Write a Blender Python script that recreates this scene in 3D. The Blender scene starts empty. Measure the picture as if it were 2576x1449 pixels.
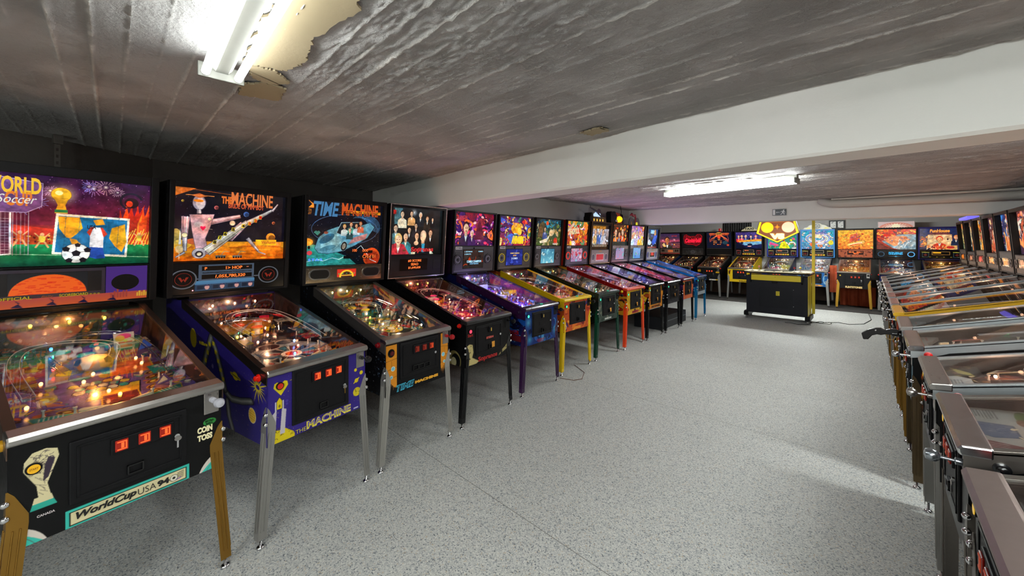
import bpy, math, random
import numpy as np
from mathutils import Vector, Matrix

scene = bpy.context.scene
# ------------------------------------------------------------------ camera, world, exposure
# room axes: +X from the left wall to the right row, +Y towards the far wall, Z up
cam_data = bpy.data.cameras.new("camera")
cam = bpy.data.objects.new("camera", cam_data)
scene.collection.objects.link(cam)
cam_data.sensor_width = 36.0
cam_data.lens = 955.0 / 2576.0 * 36.0
cam_data.shift_y = -108.9 / 2576.0
cam_data.clip_start = 0.05
cam.location = (0, 0, 1.5)
cam.rotation_euler = (math.pi / 2, 0, math.radians(43.7))
scene.camera = cam
world = bpy.data.worlds.new("world")
scene.world = world
world.use_nodes = True
world.node_tree.nodes["Background"].inputs[0].default_value = (0.5, 0.55, 0.65, 1)
world.node_tree.nodes["Background"].inputs[1].default_value = 0.0
scene.view_settings.view_transform = 'Standard'
scene.view_settings.look = 'None'
scene.view_settings.gamma = 1
scene.view_settings.use_curve_mapping = False
scene.view_settings.exposure = 0.12
scene.cycles.use_denoising = True
scene.cycles.max_bounces = 5
scene.cycles.diffuse_bounces = 3
scene.cycles.glossy_bounces = 3
scene.cycles.use_adaptive_sampling = True
scene.cycles.adaptive_threshold = 0.06
scene.cycles.adaptive_min_samples = 20
scene.cycles.transparent_max_bounces = 10
scene.cycles.sample_clamp_indirect = 6
scene.cycles.use_light_tree = True
TUBE = 205.0          # radiance of the fluorescent tubes

R = math.radians
COL = scene.collection

# ------------------------------------------------------------------ materials
def lin(c):
    return tuple(((x / 255.0) / 12.92 if x <= 10 else ((x / 255.0 + 0.055) / 1.055) ** 2.4) for x in c[:3])
MATS = {}
def mat(name, c=(128, 128, 128), rough=0.5, metal=0.0, emit=0.0, ec=None, coat=0.0, bump=None, spec=None):
    if name in MATS: return MATS[name]
    m = bpy.data.materials.new(name); m.use_nodes = True
    b = m.node_tree.nodes["Principled BSDF"]; L = lin(c) + (1,)
    b.inputs["Base Color"].default_value = L
    b.inputs["Roughness"].default_value = rough
    b.inputs["Metallic"].default_value = metal
    if spec is not None: b.inputs["Specular IOR Level"].default_value = spec
    if coat: b.inputs["Coat Weight"].default_value = coat; b.inputs["Coat Roughness"].default_value = 0.08
    if emit:
        b.inputs["Emission Color"].default_value = (lin(ec) + (1,)) if ec else L
        b.inputs["Emission Strength"].default_value = emit
    nt = m.node_tree
    tc = nt.nodes.new("ShaderNodeTexCoord"); nz = nt.nodes.new("ShaderNodeTexNoise")
    nt.links.new(tc.outputs["Object"], nz.inputs["Vector"])
    nz.inputs["Scale"].default_value = bump[0] if bump else 35.0
    nz.inputs["Detail"].default_value = 5.0
    # wear: a little roughness variation everywhere
    mr = nt.nodes.new("ShaderNodeMapRange"); mr.inputs[3].default_value = max(0.02, rough - 0.07); mr.inputs[4].default_value = min(1, rough + 0.07)
    nt.links.new(nz.outputs["Fac"], mr.inputs[0]); nt.links.new(mr.outputs[0], b.inputs["Roughness"])
    if bump:
        bp = nt.nodes.new("ShaderNodeBump"); bp.inputs["Strength"].default_value = bump[1]; bp.inputs["Distance"].default_value = bump[2]
        nt.links.new(nz.outputs["Fac"], bp.inputs["Height"]); nt.links.new(bp.outputs[0], b.inputs["Normal"])
    if emit and emit < 30: m.cycles.emission_sampling = 'NONE'
    MATS[name] = m
    return m
def print_mat(name, emit=0.0, rough=0.35, base=1.0, sample=False, coat=0.0):
    """printed artwork: colours come from the painted colour attribute of the mesh"""
    if name in MATS: return MATS[name]
    m = bpy.data.materials.new(name); m.use_nodes = True; nt = m.node_tree; b = nt.nodes["Principled BSDF"]
    a = nt.nodes.new("ShaderNodeAttribute"); a.attribute_name = "art"
    h = nt.nodes.new("ShaderNodeHueSaturation"); h.inputs["Value"].default_value = base
    nt.links.new(a.outputs["Color"], h.inputs["Color"]); nt.links.new(h.outputs[0], b.inputs["Base Color"])
    b.inputs["Roughness"].default_value = rough
    if coat: b.inputs["Coat Weight"].default_value = coat
    if emit:
        nt.links.new(a.outputs["Color"], b.inputs["Emission Color"]); b.inputs["Emission Strength"].default_value = emit
        m.cycles.emission_sampling = 'FRONT' if sample else 'NONE'
    MATS[name] = m
    return m
def glass_mat(name, tint=(250, 252, 252), refl=1.0, rough=0.012, base=0.03):
    if name in MATS: return MATS[name]
    m = bpy.data.materials.new(name); m.use_nodes = True; nt = m.node_tree; nt.nodes.clear()
    o = nt.nodes.new("ShaderNodeOutputMaterial"); t = nt.nodes.new("ShaderNodeBsdfTransparent"); g = nt.nodes.new("ShaderNodeBsdfGlossy")
    t.inputs[0].default_value = lin(tint) + (1,); g.inputs["Roughness"].default_value = rough
    f = nt.nodes.new("ShaderNodeFresnel"); f.inputs[0].default_value = 1.5
    mm = nt.nodes.new("ShaderNodeMath"); mm.operation = 'MULTIPLY_ADD'; mm.inputs[1].default_value = refl; mm.inputs[2].default_value = base; mm.use_clamp = True
    x = nt.nodes.new("ShaderNodeMixShader")
    nt.links.new(f.outputs[0], mm.inputs[0]); nt.links.new(mm.outputs[0], x.inputs[0])
    nt.links.new(t.outputs[0], x.inputs[1]); nt.links.new(g.outputs[0], x.inputs[2]); nt.links.new(x.outputs[0], o.inputs[0])
    MATS[name] = m
    return m

def concrete(name, ca, cb, dark, scale=6.0, bump=0.35, board=None, dist=0.01, pits=0.0):
    """painted board-marked concrete; board = (period, offset) of the formwork boards across Y"""
    m = bpy.data.materials.new(name); m.use_nodes = True; nt = m.node_tree; b = nt.nodes["Principled BSDF"]
    N = nt.nodes.new; K = nt.links.new
    tc = N("ShaderNodeTexCoord")
    n1 = N("ShaderNodeTexNoise"); n1.inputs["Scale"].default_value = scale * .25; n1.inputs["Detail"].default_value = 6
    K(tc.outputs["Object"], n1.inputs["Vector"])
    r = N("ShaderNodeValToRGB"); r.color_ramp.elements[0].position = 0.35; r.color_ramp.elements[1].position = 0.65
    r.color_ramp.elements[0].color = lin(ca) + (1,); r.color_ramp.elements[1].color = lin(cb) + (1,)
    K(n1.outputs["Fac"], r.inputs[0])
    n2 = N("ShaderNodeTexNoise"); n2.inputs["Scale"].default_value = scale * 9; n2.inputs["Detail"].default_value = 8; n2.inputs["Roughness"].default_value = .65
    K(tc.outputs["Object"], n2.inputs["Vector"])
    n3 = N("ShaderNodeTexNoise"); n3.inputs["Scale"].default_value = scale * .5; n3.inputs["Detail"].default_value = 4
    K(tc.outputs["Object"], n3.inputs["Vector"])
    # sparse dark specks and scars
    mp = N("ShaderNodeMapping"); mp.inputs["Scale"].default_value = (3, 14, 14); K(tc.outputs["Object"], mp.inputs[0])
    n4 = N("ShaderNodeTexNoise"); n4.inputs["Scale"].default_value = 3.2; n4.inputs["Detail"].default_value = 7; n4.inputs["Roughness"].default_value = .75
    K(mp.outputs[0], n4.inputs["Vector"])
    sp = N("ShaderNodeMapRange"); sp.inputs[1].default_value = .70 - pits; sp.inputs[2].default_value = .76 - pits; K(n4.outputs["Fac"], sp.inputs[0])
    mx = N("ShaderNodeMixRGB"); mx.inputs[2].default_value = lin(dark) + (1,); K(sp.outputs[0], mx.inputs[0]); K(r.outputs[0], mx.inputs[1]); K(mx.outputs[0], b.inputs["Base Color"])
    mm = N("ShaderNodeMath"); mm.operation = 'MULTIPLY'; K(n2.outputs["Fac"], mm.inputs[0])
    pw = N("ShaderNodeMapRange"); pw.inputs[1].default_value = .4; pw.inputs[2].default_value = .62; K(n3.outputs["Fac"], pw.inputs[0]); pw.inputs[3].default_value = .35
    K(pw.outputs[0], mm.inputs[1])
    last = mm
    if board:
        sx = N("ShaderNodeSeparateXYZ"); K(tc.outputs["Object"], sx.inputs[0])
        w = N("ShaderNodeMath"); w.operation = 'ADD'; w.inputs[1].default_value = -board[1] + 50 * board[0]
        wob = N("ShaderNodeTexNoise"); wob.inputs["Scale"].default_value = 14; wob.inputs["Detail"].default_value = 4; K(tc.outputs["Object"], wob.inputs["Vector"])
        wa = N("ShaderNodeMath"); wa.operation = 'MULTIPLY_ADD'; wa.inputs[1].default_value = .016; K(wob.outputs["Fac"], wa.inputs[0]); K(sx.outputs[1], wa.inputs[2])
        K(wa.outputs[0], w.inputs[0])
        md = N("ShaderNodeMath"); md.operation = 'PINGPONG'; md.inputs[1].default_value = board[0] / 2; K(w.outputs[0], md.inputs[0])
        rg = N("ShaderNodeMapRange"); rg.inputs[1].default_value = 0; rg.inputs[2].default_value = .007; rg.inputs[3].default_value = 1; rg.inputs[4].default_value = 0; K(md.outputs[0], rg.inputs[0])
        nb = N("ShaderNodeMath"); nb.operation = 'MULTIPLY'; K(rg.outputs[0], nb.inputs[0]); K(wob.outputs["Fac"], nb.inputs[1])
        ad = N("ShaderNodeMath"); ad.operation = 'MULTIPLY_ADD'; ad.inputs[1].default_value = 2.2; K(nb.outputs[0], ad.inputs[0]); K(mm.outputs[0], ad.inputs[2]); last = ad
        # the ridges are mixed towards a pale tone
        m2 = N("ShaderNodeMixRGB"); m2.inputs[2].default_value = lin((205, 203, 198)) + (1,)
        th = N("ShaderNodeMapRange"); th.inputs[1].default_value = .42; th.inputs[2].default_value = .52; K(nb.outputs[0], th.inputs[0]); K(th.outputs[0], m2.inputs[0])
        K(mx.outputs[0], m2.inputs[1]); K(m2.outputs[0], b.inputs["Base Color"])
    bp = N("ShaderNodeBump"); bp.inputs["Strength"].default_value = bump; bp.inputs["Distance"].default_value = dist
    K(last.outputs[0], bp.inputs["Height"]); K(bp.outputs[0], b.inputs["Normal"])
    b.inputs["Roughness"].default_value = .75; b.inputs["Specular IOR Level"].default_value = .3
    MATS[name] = m
    return m

def floor_mat():
    m = bpy.data.materials.new("speckled_floor"); m.use_nodes = True; nt = m.node_tree; b = nt.nodes["Principled BSDF"]
    N = nt.nodes.new; K = nt.links.new
    tc = N("ShaderNodeTexCoord")
    v = N("ShaderNodeTexVoronoi"); v.inputs["Scale"].default_value = 190; K(tc.outputs["Object"], v.inputs["Vector"])
    sp = N("ShaderNodeSeparateColor"); K(v.outputs["Color"], sp.inputs[0])
    r = N("ShaderNodeValToRGB"); cr = r.color_ramp; cr.interpolation = 'CONSTANT'
    pts = [(0, (118, 122, 126)), (.05, (150, 153, 156)), (.16, (180, 181, 178)), (.36, (195, 196, 191)), (.62, (207, 207, 201)), (.82, (186, 188, 185)), (.92, (216, 215, 208)), (.97, (190, 176, 156))]
    cr.elements[0].position = 0; cr.elements[0].color = lin(pts[0][1]) + (1,); cr.elements[1].position = pts[1][0]; cr.elements[1].color = lin(pts[1][1]) + (1,)
    for p, c in pts[2:]:
        e = cr.elements.new(p); e.color = lin(c) + (1,)
    K(sp.outputs[0], r.inputs[0])
    n = N("ShaderNodeTexNoise"); n.inputs["Scale"].default_value = 1.3; n.inputs["Detail"].default_value = 3; K(tc.outputs["Object"], n.inputs["Vector"])
    mr = N("ShaderNodeMapRange"); mr.inputs[3].default_value = .88; mr.inputs[4].default_value = 1.05; K(n.outputs["Fac"], mr.inputs[0])
    h = N("ShaderNodeHueSaturation"); K(r.outputs[0], h.inputs["Color"]); K(mr.outputs[0], h.inputs["Value"])
    # welded seams between the sheets
    sx = N("ShaderNodeSeparateXYZ"); K(tc.outputs["Object"], sx.inputs[0])
    pp = N("ShaderNodeMath"); pp.operation = 'PINGPONG'; pp.inputs[1].default_value = 1.0
    ad = N("ShaderNodeMath"); ad.inputs[1].default_value = 20.45; K(sx.outputs[1], ad.inputs[0]); K(ad.outputs[0], pp.inputs[0])
    lt = N("ShaderNodeMath"); lt.operation = 'LESS_THAN'; lt.inputs[1].default_value = .002; K(pp.outputs[0], lt.inputs[0])
    mx = N("ShaderNodeMixRGB"); mx.inputs[2].default_value = lin((120, 118, 114)) + (1,); K(lt.outputs[0], mx.inputs[0]); K(h.outputs[0], mx.inputs[1])
    K(mx.outputs[0], b.inputs["Base Color"])
    b.inputs["Roughness"].default_value = .55; b.inputs["Specular IOR Level"].default_value = .25
    bp = N("ShaderNodeBump"); bp.inputs["Strength"].default_value = .12; bp.inputs["Distance"].default_value = .002; K(sp.outputs[1], bp.inputs["Height"]); K(bp.outputs[0], b.inputs["Normal"])
    return m

# ------------------------------------------------------------------ mesh helpers
class MB:
    def __init__(s): s.v = []; s.f = []
    def add(s, vs, fs):
        n = len(s.v); s.v += [tuple(p) for p in vs]; s.f += [tuple(i + n for i in f) for f in fs]; return s
    def box(s, x0, x1, y0, y1, z0, z1):
        return s.add([(x0, y0, z0), (x1, y0, z0), (x1, y1, z0), (x0, y1, z0), (x0, y0, z1), (x1, y0, z1), (x1, y1, z1), (x0, y1, z1)],
                     [(0, 3, 2, 1), (4, 5, 6, 7), (0, 1, 5, 4), (1, 2, 6, 5), (2, 3, 7, 6), (3, 0, 4, 7)])
    def hexa(s, p):  # 8 corners, bottom ring then top ring
        return s.add(p, [(0, 3, 2, 1), (4, 5, 6, 7), (0, 1, 5, 4), (1, 2, 6, 5), (2, 3, 7, 6), (3, 0, 4, 7)])
    def prism(s, poly, axis, a, b):
        n = len(poly); vs = []
        for t in (a, b):
            for p, q in poly:
                vs.append((t, p, q) if axis == 0 else ((p, t, q) if axis == 1 else (p, q, t)))
        fs = [tuple(range(n))[::-1], tuple(range(n, 2 * n))] + [(i, (i + 1) % n, n + (i + 1) % n, n + i) for i in range(n)]
        return s.add(vs, fs)
    def ring(s, outer, inner, axis, a, b):
        """frame: outer and inner polygons with the same number of points"""
        n = len(outer); P = lambda t, p: (t, p[0], p[1]) if axis == 0 else ((p[0], t, p[1]) if axis == 1 else (p[0], p[1], t))
        vs = [P(a, p) for p in outer] + [P(a, p) for p in inner] + [P(b, p) for p in outer] + [P(b, p) for p in inner]
        fs = []
        for i in range(n):
            j = (i + 1) % n
            fs += [(i, j, n + j, n + i), (2 * n + i, 3 * n + i, 3 * n + j, 2 * n + j), (i, 2 * n + i, 2 * n + j, j), (n + i, n + j, 3 * n + j, 3 * n + i)]
        return s.add(vs, fs)
    def cyl(s, p0, p1, r0, r1=None, n=14, cap=True):
        p0 = Vector(p0); p1 = Vector(p1); r1 = r0 if r1 is None else r1
        d = (p1 - p0).normalized(); a = d.orthogonal().normalized(); b = d.cross(a)
        vs = [p0 + (a * math.cos(2 * math.pi * i / n) + b * math.sin(2 * math.pi * i / n)) * r0 for i in range(n)] + \
             [p1 + (a * math.cos(2 * math.pi * i / n) + b * math.sin(2 * math.pi * i / n)) * r1 for i in range(n)]
        fs = [(i, (i + 1) % n, n + (i + 1) % n, n + i) for i in range(n)]
        if cap: fs += [tuple(range(n))[::-1], tuple(range(n, 2 * n))]
        return s.add(vs, fs)
    def lathe(s, base, axis, prof, n=16):
        base = Vector(base); d = Vector(axis).normalized(); a = d.orthogonal().normalized(); b = d.cross(a); vs = []
        for r, h in prof:
            for i in range(n):
                t = 2 * math.pi * i / n; vs.append(base + d * h + (a * math.cos(t) + b * math.sin(t)) * r)
        fs = []
        for k in range(len(prof) - 1):
            for i in range(n):
                j = (i + 1) % n; fs.append((k * n + i, k * n + j, (k + 1) * n + j, (k + 1) * n + i))
        fs += [tuple(range(n))[::-1], tuple(range((len(prof) - 1) * n, len(prof) * n))]
        return s.add(vs, fs)
    def ball(s, c, r, n=12, m=8, sq=(1, 1, 1)):
        prof = [(max(1e-4, math.sin(math.pi * k / m)), -math.cos(math.pi * k / m)) for k in range(m + 1)]
        c = Vector(c); vs = []
        for rr, h in prof:
            for i in range(n):
                t = 2 * math.pi * i / n; vs.append((c.x + r * sq[0] * rr * math.cos(t), c.y + r * sq[1] * rr * math.sin(t), c.z + r * sq[2] * h))
        return s.add(vs, [(k * n + i, k * n + (i + 1) % n, (k + 1) * n + (i + 1) % n, (k + 1) * n + i) for k in range(m) for i in range(n)])
    def tube(s, pts, r, n=8):
        P = [Vector(p) for p in pts]; vs = []; a = None
        for i, p in enumerate(P):
            d = (P[min(i + 1, len(P) - 1)] - P[max(i - 1, 0)]).normalized()
            if a is None: a = d.orthogonal().normalized()
            a = (a - d * a.dot(d)).normalized(); b = d.cross(a); rr = r[i] if isinstance(r, (list, tuple)) else r
            vs += [p + (a * math.cos(2 * math.pi * k / n) + b * math.sin(2 * math.pi * k / n)) * rr for k in range(n)]
        m = len(P); fs = [(i * n + k, i * n + (k + 1) % n, (i + 1) * n + (k + 1) % n, (i + 1) * n + k) for i in range(m - 1) for k in range(n)]
        return s.add(vs, fs + [tuple(range(n))[::-1], tuple(range((m - 1) * n, m * n))])
    def mesh(s, name, m, smooth=False):
        me = bpy.data.meshes.new(name); me.from_pydata(s.v, [], s.f); me.validate()
        if m: me.materials.append(m)
        if smooth:
            me.polygons.foreach_set("use_smooth", [True] * len(me.polygons))
        return me
    def build(s, name, m, parent=None, bevel=0, smooth=False, fix=True, loc=None):
        me = s.mesh(name, m)
        if fix:
            import bmesh
            bm = bmesh.new(); bm.from_mesh(me); bmesh.ops.recalc_face_normals(bm, faces=bm.faces); bm.to_mesh(me); bm.free()
        if smooth: me.shade_smooth(); me.set_sharp_from_angle(angle=R(40))
        o = bpy.data.objects.new(name, me); COL.objects.link(o); o.parent = parent
        if loc: o.location = loc
        if bevel:
            b = o.modifiers.new("bevel", 'BEVEL'); b.width = bevel; b.segments = 2; b.limit_method = 'ANGLE'; b.angle_limit = R(50)
        return o
def thing(name, loc, rz=0, label=None, cat=None, group=None):
    o = bpy.data.objects.new(name, None); COL.objects.link(o); o.location = loc; o.rotation_euler = (0, 0, rz); o.empty_display_size = .1
    tag(o, label, cat, group); return o
def tag(o, label=None, cat=None, group=None, kind=None):
    if label: o["label"] = label
    if cat: o["category"] = cat
    if group: o["group"] = group
    if kind: o["kind"] = kind
    return o
def share(name, me, parent, loc=(0, 0, 0), rot=(0, 0, 0), sc=(1, 1, 1)):
    o = bpy.data.objects.new(name, me); COL.objects.link(o); o.parent = parent; o.location = loc; o.rotation_euler = rot; o.scale = sc; return o

# ------------------------------------------------------------------ planes of a machine: (u, v, n) -> local point
def PL(o, U, V, Nn): return (Vector(o), Vector(U), Vector(V), Vector(Nn).normalized())
def at(pl, u, v, n=0.0): return pl[0] + pl[1] * u + pl[2] * v + pl[3] * n
FRONT = PL((0, .012, 0), (1, 0, 0), (0, 0, 1), (0, -1, 0))
BBOX = PL((0, 1.034 + .079 * 1.18, 0), (1, 0, 0), (0, -.079, 1), (0, -1, -.079))
PFLD = PL((0, 0, .80), (1, 0, 0), (0, 1, .15), (0, -.15, 1))
def SIDE(x): return PL((x, 0, 0), (0, 1, 0), (0, 0, 1), (-1 if x < 0 else 1, 0, 0))

# ------------------------------------------------------------------ painting: small raster paintings turned into colour-attribute meshes
def vnoise(x, y, seed):
    """smooth value noise on arrays"""
    rs = np.random.RandomState(seed); T = rs.rand(64, 64).astype(np.float32)
    xi = np.floor(x).astype(int); yi = np.floor(y).astype(int); fx = x - xi; fy = y - yi; fx = fx * fx * (3 - 2 * fx); fy = fy * fy * (3 - 2 * fy)
    g = lambda i, j: T[(yi + j) % 64, (xi + i) % 64]
    return (g(0, 0) * (1 - fx) + g(1, 0) * fx) * (1 - fy) + (g(0, 1) * (1 - fx) + g(1, 1) * fx) * fy
class Art:
    """paints in the coordinates of a rectangle (u0,v0)-(u1,v1); res = cells per unit"""
    def __init__(s, u0, v0, u1, v1, res, bg=(0, 0, 0), bg2=None):
        s.b = (u0, v0, u1, v1); s.w = max(4, int((u1 - u0) * res)); s.h = max(4, int((v1 - v0) * res)); s.k = 2
        W, H = s.w * 2, s.h * 2
        s.U, s.V = np.meshgrid(u0 + (np.arange(W) + .5) / W * (u1 - u0), v0 + (np.arange(H) + .5) / H * (v1 - v0))
        s.c = np.zeros((H, W, 3), np.float32); s.c[:] = bg
        if bg2 is not None: s.vgrad(v0, v1, bg, bg2)
    def _win(s, a, b, c, d):
        u0, v0, u1, v1 = s.b; H, W = s.U.shape
        i0 = int(np.clip((a - u0) / (u1 - u0) * W - 1, 0, W)); i1 = int(np.clip((c - u0) / (u1 - u0) * W + 2, 0, W))
        j0 = int(np.clip((b - v0) / (v1 - v0) * H - 1, 0, H)); j1 = int(np.clip((d - v0) / (v1 - v0) * H + 2, 0, H))
        return slice(j0, j1), slice(i0, i1)
    def _put(s, w, mask, col, a=1.0):
        if mask.size == 0: return
        mk = (mask.astype(np.float32) * a)[..., None]
        s.c[w] = s.c[w] * (1 - mk) + np.array(col[:3], np.float32) * mk
    def vgrad(s, v0, v1, c0, c1):
        t = np.clip((s.V - v0) / (v1 - v0), 0, 1)[..., None]; m = ((s.V >= v0) & (s.V <= v1))[..., None]
        s.c = np.where(m, np.array(c0, np.float32) * (1 - t) + np.array(c1, np.float32) * t, s.c)
    def rect(s, a, b, c, d, col, al=1):
        w = s._win(a, b, c, d); U, V = s.U[w], s.V[w]; s._put(w, (U >= a) & (U <= c) & (V >= b) & (V <= d), col, al)
    def ell(s, p, rx, ry, col, ang=0, a=1, out=None, ow=0):
        if out is not None: s.ell(p, rx + ow, ry + ow, out, ang, a)
        q = max(rx, ry); w = s._win(p[0] - q, p[1] - q, p[0] + q, p[1] + q); x = s.U[w] - p[0]; y = s.V[w] - p[1]
        c, n = math.cos(ang), math.sin(ang); X = x * c + y * n; Y = -x * n + y * c
        s._put(w, (X / rx) ** 2 + (Y / ry) ** 2 <= 1, col, a)
    def glow(s, p, r, col, a=1.0):
        w = s._win(p[0] - r, p[1] - r, p[0] + r, p[1] + r); d = np.sqrt((s.U[w] - p[0]) ** 2 + (s.V[w] - p[1]) ** 2) / r
        s._put(w, np.clip(1 - d, 0, 1) ** 1.5, col, a)
    def poly(s, P, col, a=1, out=None, ow=0):
        xs = [p[0] for p in P]; ys = [p[1] for p in P]; w = s._win(min(xs), min(ys), max(xs), max(ys)); X, Y = s.U[w], s.V[w]
        m = np.zeros(X.shape, bool); n = len(P)
        for i in range(n):
            x0, y0 = P[i]; x1, y1 = P[(i + 1) % n]
            if y0 == y1: continue
            m ^= ((y0 > Y) != (y1 > Y)) & (X < (x1 - x0) * (Y - y0) / (y1 - y0) + x0)
        s._put(w, m, col, a)
        if out is not None: s.line(list(P) + [P[0]], ow, out)
    def line(s, P, wd, col, a=1):
        for (x0, y0), (x1, y1) in zip(P[:-1], P[1:]):
            w = s._win(min(x0, x1) - wd, min(y0, y1) - wd, max(x0, x1) + wd, max(y0, y1) + wd); X, Y = s.U[w], s.V[w]
            if X.size == 0: continue
            dx, dy = x1 - x0, y1 - y0; L = dx * dx + dy * dy + 1e-12; t = np.clip(((X - x0) * dx + (Y - y0) * dy) / L, 0, 1)
            s._put(w, (X - x0 - t * dx) ** 2 + (Y - y0 - t * dy) ** 2 <= wd * wd / 4, col, a)
    def arc(s, p, r, a0, a1, wd, col, n=14, ry=None, a=1):
        s.line([(p[0] + r * math.cos(R(a0 + (a1 - a0) * i / n)), p[1] + (ry or r) * math.sin(R(a0 + (a1 - a0) * i / n))) for i in range(n + 1)], wd, col, a)
    def stars(s, n, rnd, cols, r0=.001, r1=.003, box=None):
        a, b, c, d = box or s.b
        for _ in range(n): q = rnd.uniform(r0, r1); s.ell((rnd.uniform(a, c), rnd.uniform(b, d)), q, q, rnd.choice(cols))
    def burst(s, p, r, n, wd, col, rnd, hollow=.35):
        for i in range(n):
            t = 2 * math.pi * i / n + rnd.uniform(-.1, .1); q = r * rnd.uniform(.6, 1)
            s.line([(p[0] + math.cos(t) * r * hollow, p[1] + math.sin(t) * r * hollow), (p[0] + math.cos(t) * q, p[1] + math.sin(t) * q)], wd, col, .85)
        s.glow(p, r * .3, (255, 240, 220))
    def person(s, p, h, coat, skin, hair, face=True):
        """generic bust: shoulders, neck, head, hair; p = chin point, h = head height"""
        x, y = p
        s.poly([(x - h * .95, y - h * 1.9), (x - h * .85, y - h * .55), (x - h * .3, y - h * .2), (x + h * .3, y - h * .2), (x + h * .85, y - h * .55), (x + h * .95, y - h * 1.9)], coat)
        s.poly([(x - h * .18, y - h * .25), (x, y - h * .9), (x + h * .18, y - h * .25)], (225, 225, 215))
        s.ell((x, y - h * .05), h * .19, h * .3, [c * .8 for c in skin]); s.ell((x, y + h * .58), h * .42, h * .56, hair)
        s.ell((x, y + h * .45), h * .33, h * .46, skin); s.ell((x + h * .12, y + h * .42), h * .2, h * .4, [c * .72 for c in skin], 0, .5)
        if face:
            for e in (-.13, .13): s.ell((x + e * h, y + h * .5), h * .06, h * .035, (40, 25, 20))
            s.line([(x - .1 * h, y + h * .2), (x + .1 * h, y + h * .2)], h * .05, (130, 50, 40))
    def swirl(s, pal, rnd, n, smin, smax, box=None, dark=(15, 10, 15), outline=.35):
        a, b, c, d = box or s.b
        for _ in range(n):
            p = (rnd.uniform(a, c), rnd.uniform(b, d)); q = rnd.uniform(smin, smax); col = rnd.choice(pal); k = rnd.random(); o = dark if rnd.random() < outline else None
            if k < .35: s.ell(p, q, q * rnd.uniform(.25, .7), col, rnd.uniform(0, 3.1), out=o, ow=q * .12)
            elif k < .65:
                t = rnd.uniform(0, 6.3); P = [(p[0] + q * rnd.uniform(.5, 1.3) * math.cos(t + j * 6.28 / 5), p[1] + q * rnd.uniform(.3, 1.1) * math.sin(t + j * 6.28 / 5)) for j in range(5)]
                s.poly(P, col, out=o, ow=q * .15)
            elif k < .85: t = rnd.uniform(0, 360); s.arc(p, q * 1.3, t, t + rnd.uniform(60, 170), q * .28, col)
            else: t = rnd.uniform(0, 3.1); s.line([p, (p[0] + q * 2.2 * math.cos(t), p[1] + q * 2.2 * math.sin(t))], q * .18, col)
    def grain(s, seed, amt=.5):
        """brushwork: soft tone variation inside the printed picture"""
        u0, v0, u1, v1 = s.b; U = (s.U - u0); V = (s.V - v0)
        n = .5 * vnoise(U * 30, V * 38, seed) + .3 * vnoise(U * 75, V * 85, seed + 1) + .2 * vnoise(U * 170, V * 190, seed + 2)
        t = vnoise(U * 16 + 5, V * 20, seed + 3) - .5
        f = (1 + amt * 1.6 * (n - .5))[..., None]; h = np.stack([1 + .35 * amt * t, 1 - .1 * amt * t, 1 - .4 * amt * t], -1)
        s.c = np.clip(s.c * f * h, 0, 255); return s
    def out(s):
        H, W = s.U.shape; c = s.c.reshape(s.h, 2, s.w, 2, 3).mean((1, 3)) / 255.0
        return np.where(c <= .04045, c / 12.92, ((c + .055) / 1.055) ** 2.4)
    def build(s, name, m, parent, f, clip=None):
        """f(u, v) -> local point"""
        w, h = s.w, s.h; u0, v0, u1, v1 = s.b
        us = np.linspace(u0, u1, w); vs = np.linspace(v0, v1, h)
        o0 = np.array(f(u0, v0)); o1 = np.array(f(u1, v0)); o2 = np.array(f(u0, v1)); o3 = np.array(f(u1, v1))
        S, T = np.meshgrid(np.linspace(0, 1, w), np.linspace(0, 1, h)); S = S[..., None]; T = T[..., None]
        co = (o0 * (1 - S) + o1 * S) * (1 - T) + (o2 * (1 - S) + o3 * S) * T
        idx = np.arange(w * h).reshape(h, w); q = np.stack([idx[:-1, :-1], idx[:-1, 1:], idx[1:, 1:], idx[1:, :-1]], -1).reshape(-1, 4)
        me = bpy.data.meshes.new(name); me.vertices.add(w * h); me.vertices.foreach_set("co", co.reshape(-1).astype(np.float32))
        n = len(q); me.loops.add(n * 4); me.loops.foreach_set("vertex_index", q.reshape(-1).astype(np.int32))
        me.polygons.add(n); me.polygons.foreach_set("loop_start", np.arange(0, n * 4, 4, dtype=np.int32)); me.polygons.foreach_set("loop_total", np.full(n, 4, np.int32))
        me.update(calc_edges=True)
        ca = me.color_attributes.new("art", 'FLOAT_COLOR', 'POINT'); c4 = np.ones((w * h, 4), np.float32); c4[:, :3] = s.out().reshape(-1, 3)
        ca.data.foreach_set("color", c4.reshape(-1)); me.materials.append(m)
        ob = bpy.data.objects.new(name, me); COL.objects.link(ob); ob.parent = parent; return ob

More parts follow.
